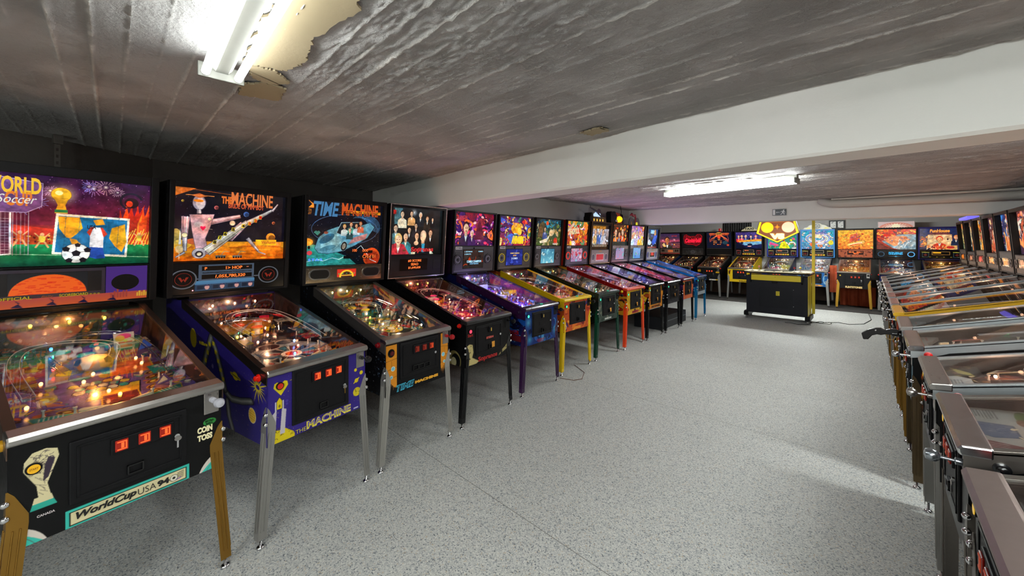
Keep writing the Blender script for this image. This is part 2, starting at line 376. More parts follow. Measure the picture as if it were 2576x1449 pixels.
# ------------------------------------------------------------------ lettering
TXT = {}
def glyphs(body, bold=0.0, shear=0.0, thick=.02, space=1.0):
    key = (body, bold, shear, space)
    if key in TXT: return TXT[key]
    cu = bpy.data.curves.new("lettering", 'FONT'); cu.body = body; cu.size = 1; cu.offset = bold; cu.shear = shear; cu.extrude = thick
    cu.align_x = 'LEFT'; cu.resolution_u = 3; cu.space_character = space; cu.space_line = .9
    o = bpy.data.objects.new("lettering", cu); COL.objects.link(o); bpy.context.view_layer.update()
    me = bpy.data.meshes.new_from_object(o.evaluated_get(bpy.context.evaluated_depsgraph_get()))
    bpy.data.objects.remove(o); n = len(me.vertices); a = np.zeros(n * 3, np.float32); me.vertices.foreach_get("co", a); a = a.reshape(-1, 3)
    TXT[key] = (me, a); return TXT[key]
def lettering(body, pl, u0, v0, u1, v1, m, parent, n=.0012, bold=0.0, shear=0.0, rise=0.0, flip=False, name="lettering", space=1.0, sag=0.0):
    """fills the rectangle (u0,v0)-(u1,v1) of plane pl; rise lifts the right end"""
    me, a = glyphs(body, bold, shear, space=space); lo = a.min(0); hi = a.max(0); t = (a - lo) / np.maximum(hi - lo, 1e-6)
    uu = t[:, 0]; 
    if flip: uu = 1 - uu
    P = np.array(pl[0])[None] + np.outer(u0 + uu * (u1 - u0), np.array(pl[1])) + np.outer(v0 + t[:, 1] * (v1 - v0) + rise * t[:, 0] + sag * 4 * t[:, 0] * (1 - t[:, 0]), np.array(pl[2])) + np.outer(n + t[:, 2] * .0012, np.array(pl[3]))
    me2 = me.copy(); me2.name = name; me2.vertices.foreach_set("co", P.reshape(-1).astype(np.float32)); me2.materials.clear(); me2.materials.append(m); me2.update()
    o = bpy.data.objects.new(name, me2); COL.objects.link(o); o.parent = parent; return o

# ------------------------------------------------------------------ the room
random.seed(4)
ceil_m = concrete("board_marked_ceiling", (170, 168, 167), (188, 186, 184), (212, 209, 205), 7, 1.0, dist=.028, pits=-.02)
_nt = ceil_m.node_tree; _at = _nt.nodes.new("ShaderNodeAttribute"); _at.attribute_name = "fin"; _mx = _nt.nodes.new("ShaderNodeMixRGB"); _mx.inputs[2].default_value = lin((226, 223, 217)) + (1,)
_bs = _nt.nodes["Principled BSDF"]; _src = _bs.inputs["Base Color"].links[0].from_socket; _nt.links.new(_at.outputs["Fac"], _mx.inputs[0]); _nt.links.new(_src, _mx.inputs[1]); _nt.links.new(_mx.outputs[0], _bs.inputs["Base Color"])
beam_m = concrete("painted_beam", (222, 222, 217), (232, 230, 226), (120, 118, 112), 5, .3, dist=.006)
wall_m = concrete("painted_wall", (176, 174, 170), (192, 190, 186), (120, 117, 112), 4, .25, dist=.006)
shaded_wall_m = concrete("shaded_wall", (70, 66, 62), (92, 88, 84), (50, 46, 42), 4, .3)  # near-left wall: the dimness away from the lamps is put into its colour
H_C = 2.25
def struct(name, mb, m, **k):
    return tag(mb.build(name, m, **k), kind="structure")
struct("floor", MB().box(-6.5, 2.6, -7, 14, -.1, 0), floor_mat())

def board_ceiling(name, x0, x1, y0, y1, sx, sy, period, off, rough_amp):
    """formwork boards run along X: each board sits a little higher or lower, with ragged concrete fins at the seams"""
    xs = np.arange(x0, x1 + sx, sx); ys = np.arange(y0, y1 + sy, sy); X, Y = np.meshgrid(xs, ys)
    Yw = Y + .010 * (vnoise(X * 1.1, Y * 2 + 7, 5) - .5)
    q = (Yw - off) / period; k = np.floor(q); fr = q - k; d = np.minimum(fr, 1 - fr) * period
    rs = np.random.RandomState(11); lvl = rs.rand(400) * .004; z = lvl[(k.astype(int) + 100) % 400]
    tilt = (rs.rand(400) - .5) * .004; z = z + tilt[(k.astype(int) + 100) % 400] * (fr - .5) * 2
    seam = np.round(q).astype(int); amp = (rs.rand(400) ** 1.5)[(seam + 100) % 400]
    rag = np.clip(vnoise(X * 26, Y * 30, 3) * .8 + vnoise(X * 4, seam * 3.7, 9) * .9 - .5, 0, 1)
    fin = np.clip(1 - d / .0068, 0, 1) * (.3 + rag + .5 * (vnoise(X * 55, seam * 1.7, 13) - .4)) * (.004 + .015 * amp)
    patch = np.clip(vnoise(X * .9 + 3, Y * 1.3, 21) * 1.9 - .75 + 1.1 * np.exp(-((X + .9) / 1.0) ** 2 - ((Y - .95) / .5) ** 2), 0, 1.3)
    rdg = lambda a, b, q: 1 - np.abs(2 * vnoise(a, b, q) - 1)
    rg = (.75 * rdg(X * 20, Y * 52, 31) ** 2 + .45 * vnoise(X * 62, Y * 78, 37) + .2 * vnoise(X * 9, Y * 22, 33) - .62) * rough_amp * (.3 + 1.3 * patch)
    Z = H_C - z - fin - rg
    w, h = len(xs), len(ys); co = np.stack([X, Y, Z], -1)
    idx = np.arange(w * h).reshape(h, w); f = np.stack([idx[:-1, :-1], idx[1:, :-1], idx[1:, 1:], idx[:-1, 1:]], -1).reshape(-1, 4)
    me = bpy.data.meshes.new(name); me.vertices.add(w * h); me.vertices.foreach_set("co", co.reshape(-1).astype(np.float32)); n = len(f)
    me.loops.add(n * 4); me.loops.foreach_set("vertex_index", f.reshape(-1).astype(np.int32)); me.polygons.add(n)
    me.polygons.foreach_set("loop_start", np.arange(0, n * 4, 4, dtype=np.int32)); me.polygons.foreach_set("loop_total", np.full(n, 4, np.int32)); me.update(calc_edges=True)
    fa = me.attributes.new('fin', 'FLOAT', 'POINT'); fa.data.foreach_set('value', np.clip((fin - .003) / .006, 0, 1).reshape(-1).astype(np.float32))
    me.materials.append(ceil_m); me.shade_smooth()
    o = bpy.data.objects.new(name, me); COL.objects.link(o); return tag(o, kind="structure")
board_ceiling("ceiling", -5.3, 2.2, -.9, 2.55, .014, .0065, .092, .03, .0055)
board_ceiling("ceiling", -4.2, 2.2, 2.4, 8.4, .03, .013, .092, .03, .004)
struct("ceiling", MB().box(-6.5, 2.6, -7, -.88, H_C, H_C + .1), ceil_m)
struct("ceiling", MB().box(-6.5, 2.6, -.9, 14, H_C + .01, H_C + .1), ceil_m)
# beams across the room; their lower arris is slightly broken
def beam(name, a, b, w, z0, n=60, wob=.004):
    """a, b: front lower edge ends; w: width"""
    mb = MB(); A = Vector((a[0], a[1], 0)); Bv = Vector((b[0], b[1], 0)); d = (Bv - A).normalized(); nrm = Vector((-d.y, d.x, 0)); rnd = random.Random(3)
    vs = []
    for i in range(n + 1):
        p = A.lerp(Bv, i / n); j = rnd.uniform(-wob, wob) * .5; ch = .010 + abs(rnd.gauss(0, wob))
        prof = [(0, H_C + .02), (j * .3, z0 + ch + .03), (j, z0 + ch), (ch, z0), (w - .006, z0), (w, z0 + .006), (w, H_C + .02)]
        vs += [tuple(p + nrm * q[0] + Vector((0, 0, q[1]))) for q in prof]
    m = 7; fs = [(i * m + k, (i + 1) * m + k, (i + 1) * m + (k + 1) % m, i * m + (k + 1) % m) for i in range(n) for k in range(m)]
    mb.add(vs, fs + [tuple(range(m)), tuple(range(n * m, n * m + m))[::-1]])
    return struct(name, mb, beam_m)
beam("trim_1", (-5.4, 2.505), (2.4, 2.175), .26, 1.92)
beam("trim_2", (-5.9, 7.56), (2.4, 8.5), .36, 1.925)
beam("trim_3", (-5.4, -3.0), (2.4, -3.0), .3, 1.92)
struct("wall_left", MB().prism([(-4.55, -7), (-3.86, -1.0), (-4.19, -.287), (-4.57, .229), (-4.75, .948), (-5.08, 2.507), (-5.08, 2.75), (-6.4, 2.75), (-6.4, -7)], 2, 0, 2.4), shaded_wall_m)
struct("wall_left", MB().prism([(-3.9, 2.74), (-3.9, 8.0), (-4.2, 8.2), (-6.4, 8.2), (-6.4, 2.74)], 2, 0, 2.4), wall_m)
struct("wall_left", MB().box(-6.4, -5.6, 8.2, 13.6, 0, 2.4), wall_m)
struct("wall_far", MB().box(-6.4, 2.6, 13.15, 13.6, 0, 2.4), wall_m)
struct("wall_right", MB().box(1.75, 2.6, -7, 14, 0, 2.4), wall_m)
struct("wall_back", MB().box(-6.4, 2.6, -7.2, -7, 0, 2.4), wall_m)
# peeled paint: thin scars of bare tan concrete with ragged outlines
peel_m = concrete("bare_tan_concrete", (150, 136, 108), (164, 150, 122), (120, 104, 78), 7, .15)
def ragged(P, amp, seed, sub=16):
    rnd = random.Random(seed); out = []
    for i in range(len(P)):
        a = P[i]; b = P[(i + 1) % len(P)]
        for k in range(sub): t = k / sub; j = amp if k else 0; out.append((a[0] + (b[0] - a[0]) * t + rnd.uniform(-j, j), a[1] + (b[1] - a[1]) * t + rnd.uniform(-j, j)))
    return out
for i, P in enumerate([[(-2.25, .42), (-2.1, .40), (-2.0, .47), (-2.02, .56), (-2.2, .58)], [(-1.98, .42), (-1.86, .38), (-1.83, .47), (-1.93, .55), (-2.0, .5)],
                       [(-1.84, .36), (-1.45, .33), (-1.2, .36), (-1.0, .38), (-1.0, .47), (-1.18, .53), (-1.45, .49), (-1.66, .53), (-1.8, .5)],
                       [(-1.40, 2.12), (-1.25, 2.10), (-1.24, 2.2), (-1.38, 2.22)]]):
    tag(MB().prism(ragged(P, .008, i), 2, H_C - .017, H_C - .008).build("paint_scar", peel_m), "ragged bare tan patch on the ceiling, " +
        ["nearest the left end of the twin tube lamp", "small one between two larger patches", "long one running beside the twin tube lamp", "small one by the front beam"][i],
        "peeled paint", "patches of peeled ceiling paint")
struct("baseboard_left", MB().box(-3.9, -3.88, 2.75, 8.2, 0, .09), mat("skirting", (60, 58, 56), .5))
struct("baseboard_far", MB().box(-5.6, 1.75, 13.12, 13.15, 0, .12), mat("skirting"))

# ------------------------------------------------------------------ fluorescent fittings
white_en = mat("white_enamel", (104, 104, 98), .45)
def tube_mat(k):
    m = mat("lit_tube_%d" % int(k * 100), (255, 255, 255), .4, emit=TUBE * k, ec=(246, 252, 250)); m.cycles.emission_sampling = 'FRONT_BACK'; return m
cap_m = mat("tube_cap", (190, 188, 182), .35, .3)
def fitting(x0, x1, y, z, label, n=2, cat="ceiling lamp", skew=0.0, k=1.0):
    """batten with n tubes along X"""
    t = thing("fluorescent_lamp", ((x0 + x1) / 2, y, 0), skew, label, cat, "fluorescent ceiling lamps"); h = (x1 - x0) / 2
    MB().prism([(-.032, H_C - .005), (-.032, z + .012), (-.02, z), (.02, z), (.032, z + .012), (.032, H_C - .005)], 0, -h, h).build("batten", white_en, t, bevel=.003)
    offs = (-.052, .052) if n == 2 else (0,)
    for s in (-1, 1):
        w = .075 if n == 2 else .03
        MB().box(s * h - .012 * (s > 0) - .0, s * h + .012 * (s < 0) + .0, -w, w, z - .028, z + .03).build("end_plate", white_en, t, bevel=.003)
        for q in offs:
            MB().cyl((s * (h - .012), q, z - .012), (s * (h - .03), q, z - .012), .011, n=14).build("lamp_holder", cap_m, t, smooth=True)
    for q in offs:
        MB().cyl((-h + .026, q, z - .012 - (.028 if n == 1 else 0)), (h - .026, q, z - .012 - (.028 if n == 1 else 0)), .0135, n=16).build("tube", tube_mat(k), t, smooth=True)
    return t
fitting(-1.90, -.5, .272, 2.185, "twin tube fluorescent batten lit white above the nearest pinball machines", 2, skew=R(-2), k=.13)
fitting(-2.06, -.58, 5.08, 2.175, "long lit fluorescent tube on the ceiling of the middle bay", 2, skew=R(-8), k=.46)
fitting(.35, 1.6, .0, 2.185, "lit fluorescent batten above the nearest end of the right row", 2, k=.5)
fitting(-2.0, -.6, 10.3, 2.185, "fluorescent batten hidden behind the far beam, lighting the back row", 2, k=1.5)
fitting(-.2, 1.2, -1.9, 2.185, "fluorescent batten behind the viewer in the nearest bay", 2, k=1.15)
fitting(-.6, .8, -4.9, 2.185, "fluorescent batten of the bay behind the viewer", 2)
fitting(.66, 1.72, 3.25, 2.185, "added fluorescent batten, out of view above the middle of the right row", 2)  # added lamp, kept out of view, for extra light in the middle bay

# pipe under the ceiling in front of the far beam
pipe_m = mat("painted_pipe", (190, 186, 178), .45)
MB().tube([(-.64, 8.06, 2.22), (-.60, 8.0, 2.19), (-.52, 7.98, 2.165), (-.4, 7.98, 2.16), (.4, 8.06, 2.155), (2.0, 8.2, 2.15)], .058, 18).build("pipe", pipe_m, smooth=True)
tag(bpy.data.objects["pipe"], "thick pale painted pipe running under the ceiling along the far beam", "pipe")
MB().tube([(-.5, 7.86, 2.22), (.3, 7.9, 2.222), (.9, 7.95, 2.215), (2.0, 8.05, 2.222)], .012, 10).build("conduit", pipe_m, smooth=True)
tag(bpy.data.objects["conduit"], "thin pale conduit above the thick ceiling pipe", "pipe")

# emergency exit sign on the far beam
sg = thing("exit_sign", (-1.213, 8.075, 2.07), R(6.5), "dark rectangular emergency exit sign with white running figure on the far beam", "sign")
MB().box(-.10, .10, -.012, .0, -.055, .055).build("sign_plate", mat("sign_grey", (62, 66, 74), .4), sg, bevel=.002)
sw = mat("sign_white", (225, 228, 230), .4); SP = PL((0, -.0125, 0), (1, 0, 0), (0, 0, 1), (0, -1, 0))
def flat(pl, polys, name, m, parent, n=.001, th=.001):
    mb = MB()
    for P in polys:
        k = len(P); mb.add([tuple(at(pl, u, v, n)) for u, v in P] + [tuple(at(pl, u, v, n + th)) for u, v in P],
                           [tuple(range(k))[::-1], tuple(range(k, 2 * k))] + [(i, (i + 1) % k, k + (i + 1) % k, k + i) for i in range(k)])
    return mb.build(name, m, parent)
def circ(u, v, r, n=18, ry=None): return [(u + r * math.cos(2 * math.pi * i / n), v + (ry or r) * math.sin(2 * math.pi * i / n)) for i in range(n)]
flat(SP, [[(-.092, -.046), (-.06, -.046), (-.06, .046), (-.092, .046)]], "sign_door", sw, sg)
flat(SP, [[(-.05, 0), (-.035, .012), (-.035, .004), (.005, .004), (.005, -.004), (-.035, -.004), (-.035, -.012)]], "sign_arrow", sw, sg)
flat(SP, [circ(.062, .032, .010), [(.03, .02), (.062, .022), (.072, .012), (.085, .0), (.078, -.006), (.062, .006), (.058, -.01), (.075, -.026), (.07, -.044), (.062, -.042), (.063, -.028), (.045, -.014), (.03, -.04), (.016, -.044), (.014, -.036), (.026, -.032), (.04, -.006), (.044, .01), (.03, .012), (.022, .0), (.015, .004)]], "sign_runner", sw, sg)

# perforated steel strap hanging near the left wall
mb = MB()
for k in range(9): mb.ring([(x, z - .045 * k) for x, z in ((-.014, 0), (.014, 0), (.014, -.045), (-.014, -.045))], [(x, z - .045 * k) for x, z in ((-.006, -.012), (.006, -.012), (.006, -.033), (-.006, -.033))], 1, -.0015, .0015)
mb.box(-.022, .022, -.02, .01, -.03, .03)
tag(mb.build("hanging_strap", mat("galvanised", (110, 108, 104), .4, .6), loc=(-4.02, -.27, 2.215)), "perforated steel strap hanging from the ceiling above the leftmost backbox", "strap")
bpy.data.objects["hanging_strap"].rotation_euler = (0, 0, R(110))

# ------------------------------------------------------------------ pinball machine
Z = lambda c, k: tuple(x * k for x in c)
steel = mat("brushed_steel", (176, 172, 168), .3, 1.0, bump=(60, .08, .001))
steel_d = mat("worn_steel", (120, 114, 108), .36, .9)
chrome = mat("chrome", (215, 215, 218), .14, 1.0)
black = mat("satin_black", (14, 14, 16), .42, spec=.2)
black_g = mat("gloss_black", (11, 11, 13), .2)
plastic_d = mat("dark_plastic", (14, 14, 16), .5, spec=.2)
pane = glass_mat("playfield_glass", refl=.45, base=.003)
clear = glass_mat("clear_plastic", (225, 232, 238), refl=1.2, base=.06)
bg_art = print_mat("backlit_artwork", emit=1.0, rough=.12, base=.12, sample=True)
bg_dim = print_mat("dim_backlit_artwork", emit=.55, rough=.12, base=.12, sample=True)
scr_art = print_mat("display_artwork", emit=.9, rough=.15, base=.08)
pf_art = print_mat("playfield_artwork", emit=.05, rough=.22, base=.8, coat=.4)
cab_art = print_mat("cabinet_artwork", rough=.38, base=.85); cab_art.node_tree.nodes["Principled BSDF"].inputs["Specular IOR Level"].default_value = .2
lit = lambda c, e=1.0: mat("lit_%d_%d_%d_%d" % (c[0], c[1], c[2], int(e * 10)), (10, 10, 10), .3, emit=e, ec=c)
ink = lambda c, r=.4: mat("ink_%d_%d_%d" % tuple(c[:3]), c, r)
def slab(mb, pl, u0, v0, u1, v1, n0, n1):
    return mb.hexa([tuple(at(pl, u, v, n0)) for u, v in ((u0, v0), (u1, v0), (u1, v1), (u0, v1))] + [tuple(at(pl, u, v, n1)) for u, v in ((u0, v0), (u1, v0), (u1, v1), (u0, v1))])
def sl(name, pl, u0, v0, u1, v1, n0, n1, m, parent, bevel=0):
    return slab(MB(), pl, u0, v0, u1, v1, n0, n1).build(name, m, parent, bevel=bevel)
def disc(name, pl, u, v, r, n0, n1, m, parent, ry=None, n=24, bevel=0):
    mb = MB(); P = circ(u, v, r, n, ry)
    mb.add([tuple(at(pl, a, b, n0)) for a, b in P] + [tuple(at(pl, a, b, n1)) for a, b in P], [tuple(range(n))[::-1], tuple(range(n, 2 * n))] + [(i, (i + 1) % n, n + (i + 1) % n, n + i) for i in range(n)])
    return mb.build(name, m, parent, bevel=bevel)
def annulus(name, pl, u, v, r, r2, n0, n1, m, parent, asp=1.0, n=28):
    mb = MB(); A = circ(u, v, r, n, r * asp); Bq = circ(u, v, r2, n, r2 * asp); k = n
    if n == 4: A = [(u + a * r, v + b * r) for a, b in ((1, 1), (-1, 1), (-1, -1), (1, -1))]; Bq = [(u + a * r2, v + b * r2) for a, b in ((1, 1), (-1, 1), (-1, -1), (1, -1))]
    vs = [tuple(at(pl, *p, n0)) for p in A] + [tuple(at(pl, *p, n0)) for p in Bq] + [tuple(at(pl, *p, n1)) for p in A] + [tuple(at(pl, *p, n1)) for p in Bq]; fs = []
    for i in range(k):
        j = (i + 1) % k; fs += [(i, j, k + j, k + i), (2 * k + i, 3 * k + i, 3 * k + j, 2 * k + j), (i, 2 * k + i, 2 * k + j, j), (k + i, k + j, 3 * k + j, 3 * k + i)]
    mb.add(vs, fs); return mb.build(name, m, parent)

SH = {}
def shared(key, fn):
    if key not in SH: SH[key] = fn()
    return SH[key]
def leg_mesh(sx, front, m, fan):
    """channel section leg: two flanges meeting at the corner; the foot stands a little outside the cabinet"""
    mb = MB(); th = .0028; st = [(.692, .004), (.672, .018), (.60, .047), (.57, .047), (.045, .041)]
    for fl in (0, 1):
        vs = []
        for z, f in st:
            k = (.57 - z) / .525 if z < .57 else 0; cx = .004 + fan * k; cy = -.004 + .004 * k
            if fl == 0: P = [(cx, cy), (cx - f, cy), (cx - f, cy + th), (cx - th, cy + th)]
            else: P = [(cx, cy), (cx, cy + f), (cx - th, cy + f), (cx - th, cy + th)]
            vs += [(sx * x, y if front else -y, z) for x, y in P]
        n = len(st); mb.add(vs, [(i * 4 + k, i * 4 + (k + 1) % 4, i * 4 + 4 + (k + 1) % 4, i * 4 + 4 + k) for i in range(n - 1) for k in range(4)] + [(3, 2, 1, 0), (n * 4 - 4, n * 4 - 3, n * 4 - 2, n * 4 - 1)])
    sy = 1 if front else -1
    for off in (.014, .030):      # pressed ribs
        for fl in (0, 1):
            a = (.004 - off, -.0055) if fl == 0 else (.0055, off)
            b = (.004 + fan - off * .93, -.0015) if fl == 0 else (.0055 + fan, off * .93)
            mb.cyl((sx * a[0], sy * a[1], .56), (sx * b[0], sy * b[1], .085), .0022, n=6)
    return mb.mesh("leg", m)
def bolt_mesh(): return MB().lathe((0, 0, 0), (0, -1, 0), [(.0115, 0), (.0115, .004), (.009, .0105), (.003, .0135)], 12).mesh("leg_bolt", chrome, True)
def foot_mesh(): return MB().lathe((0, 0, 0), (0, 0, 1), [(.019, 0), (.019, .007), (.012, .013), (.005, .015), (.005, .055)], 16).mesh("leveler", chrome, True)
def bulb_mesh(m): return MB().ball((0, 0, .006), .0065, 10, 6, (1, 1, 1.3)).mesh("bulb", m, True)

def coin_door(t, c, mode, x0, x1, z0, z1):
    d = sl("coin_door", FRONT, x0, z0, x1, z1, 0, .010, plastic_d if mode != 'plain' else black, t, .004)
    mb = MB(); w = .008
    for a in ((x0 + .018, z0 + .018, x1 - .018, z0 + .018 + w), (x0 + .018, z1 - .018 - w, x1 - .018, z1 - .018), (x0 + .018, z0 + .018, x0 + .018 + w, z1 - .018), (x1 - .018 - w, z0 + .018, x1 - .018, z1 - .018)):
        slab(mb, FRONT, *a, .010, .0135)
    mb.build("door_rim", black, d, bevel=.0015)
    if mode in ('wms', 'de'):
        zc = z1 - .062; xs = [-.035, .030, .093]
        sl("slot_plate", FRONT, -.062, zc - .030, .122, zc + .028, .010, .019, black, d, .003)
        for i, x in enumerate(xs):
            g = c.get('slot_glow', 1.0) * (1 if mode == 'wms' else (.12, .12, .6)[i])
            s = sl("coin_slot", FRONT, x - .017, zc - .021, x + .019, zc + .021, .019, .024, mat("red_lens_%d" % int(g * 10), (90, 12, 6), .25, emit=.22 * g, ec=(255, 50, 12)), d, .002)
            fr = MB()
            for a in ((x - .012, zc - .016, x + .015, zc - .012), (x - .012, zc + .012, x + .015, zc + .016), (x + .011, zc - .016, x + .015, zc + .016)): slab(fr, FRONT, *a, .024, .0255)
            slab(fr, FRONT, x - .001, zc - .010, x + .007, zc + .010, .024, .0255)
            fr.build("slot_light", mat("slot_glow_%d" % int(g * 10), (120, 20, 8), .3, emit=1.3 * g, ec=(255, 96, 40)), s)
        ret = MB(); xr, zr = .006, z0 + .055
        for q in ([0] if mode == 'wms' else [-.05, 0, .05]):
            for a in ((xr + q - .024, zr - .018, xr + q + .024, zr - .013), (xr + q - .024, zr + .013, xr + q + .024, zr + .018), (xr + q - .024, zr - .018, xr + q - .019, zr + .018), (xr + q + .019, zr - .018, xr + q + .024, zr + .018)): slab(ret, FRONT, *a, .010, .020)
        ret.build("coin_return", black_g, d, bevel=.001)
        kx, kz = (.133, z0 + .125)
        k = disc("door_lock", FRONT, kx, kz, .009, .010, .020, chrome, d)
        if mode == 'wms':
            disc("key_bow", FRONT, kx + .002, kz - .010, .012, .021, .0225, steel, d, ry=.010); sl("key_blade", FRONT, kx - .002, kz - .048, kx + .004, kz - .015, .021, .0225, chrome if not c.get('brass') else mat("brass", (170, 130, 60), .3, 1), d)
    else:
        cx = (x0 + x1) / 2
        s = sl("bill_slot", FRONT, cx - .018, z1 - .075, cx + .018, z1 - .028, .010, .022, black, d, .003)
        sl("bill_slot_light", FRONT, cx + .001, z1 - .066, cx + .011, z1 - .038, .022, .0235, mat("slot_amber", (170, 140, 60), .4, emit=.15, ec=(255, 200, 90)), s)
        mb = MB()
        for a in ((cx - .055, (z0 + z1) / 2 - .022, cx + .04, (z0 + z1) / 2 - .0195), (cx - .055, (z0 + z1) / 2 + .017, cx + .04, (z0 + z1) / 2 + .0195), (cx - .055, (z0 + z1) / 2 - .022, cx - .053, (z0 + z1) / 2 + .019)): slab(mb, FRONT, *a, .010, .0115)
        mb.build("door_seam", plastic_d, d)
        rt = MB(); zr = z0 + .05
        for a in ((cx - .02, zr - .022, cx + .016, zr - .017), (cx - .02, zr + .017, cx + .016, zr + .022), (cx - .02, zr - .022, cx - .016, zr + .022), (cx + .012, zr - .022, cx + .016, zr + .022)): slab(rt, FRONT, *a, .010, .021)
        rt.build("coin_return", black_g, d, bevel=.001)
        disc("door_lock", FRONT, x1 - .035, (z0 + z1) / 2 + .01, .010, .010, .019, chrome, d)
        if c.get('sticker', True): sl("door_sticker", FRONT, cx + .025, z0 + .035, cx + .062, z0 + .085, .0105, .0112, mat("amber_sticker", (222, 150, 45), .5), d)
    return d

def speaker(t, pl, u, v, r, ring, asp=1.0, cone=(44, 44, 48)):
    s = annulus("speaker_ring", pl, u, v, r, r * .82, .004, .010, ring, t, asp)
    disc("speaker_cone", pl, u, v, r * .82, .004, .0052, mat("speaker_cone_%d" % cone[0], cone, .5), s, ry=r * .82 * asp)
    annulus("speaker_surround", pl, u, v, r * .62, r * .5, .0052, .0075, mat("speaker_grey", (112, 112, 118), .5), s, asp)
    disc("speaker_cap", pl, u, v, r * .22, .0052, .011, mat("speaker_cap", (22, 22, 24), .35), s, ry=r * .22 * asp)

def pf_painting(pal, seed, W, res, base):
    """playfield print: lanes, arrows, inserts and a round emblem, in the palette of the machine"""
    rnd = random.Random(seed); a = Art(-W, .04, W, 1.04, res, base)
    a.swirl(pal, rnd, 60, .03, .09, outline=.2); a.swirl(pal, rnd, 130, .012, .04, outline=.6)
    for k in range(3): a.arc((0, .62 - .06 * k), W * (.95 - .14 * k), 10, 170, .010, rnd.choice(pal), ry=.30 - .05 * k)
    for k in range(9):                                            # arrow inserts fanned from the flippers
        t = R(35 + 110 * k / 8); q = .30 + .05 * (k % 2); x, y = math.cos(t) * q * .75, .16 + math.sin(t) * q
        if abs(x) > W - .03: continue
        c = pal[k % len(pal)]; dx, dy = math.cos(t) * .022, math.sin(t) * .03
        a.poly([(x - dy * .5, y + dx * .5), (x + dy * .5, y - dx * .5), (x + dx * 1.6, y + dy * 1.6)], c, out=(250, 245, 225), ow=.004)
        a.ell((x - dx * 1.5, y - dy * 1.5), .013, .016, c, out=(15, 12, 12), ow=.003)
    ec = rnd.choice(pal); a.ell((0, .36), .085, .095, ec, out=(12, 10, 12), ow=.006)
    for k in range(10): t = 2 * math.pi * k / 10; a.ell((.058 * math.cos(t), .36 + .066 * math.sin(t)), .012, .012, pal[(k + 2) % len(pal)], out=(10, 10, 10), ow=.003)
    a.ell((0, .36), .028, .032, (235, 225, 200), out=(10, 10, 10), ow=.004)
    for s in (-1, 1):
        a.poly([(s * .10, .16), (s * .185, .22), (s * .185, .34), (s * .15, .30)], pal[1], out=(240, 235, 210), ow=.005)
        for k in range(4): a.ell((s * (W - .05 - .028 * (k % 2)), .20 + .045 * k), .010, .014, pal[(k * 2 + 1) % len(pal)], out=(10, 10, 10), ow=.003)
    return a

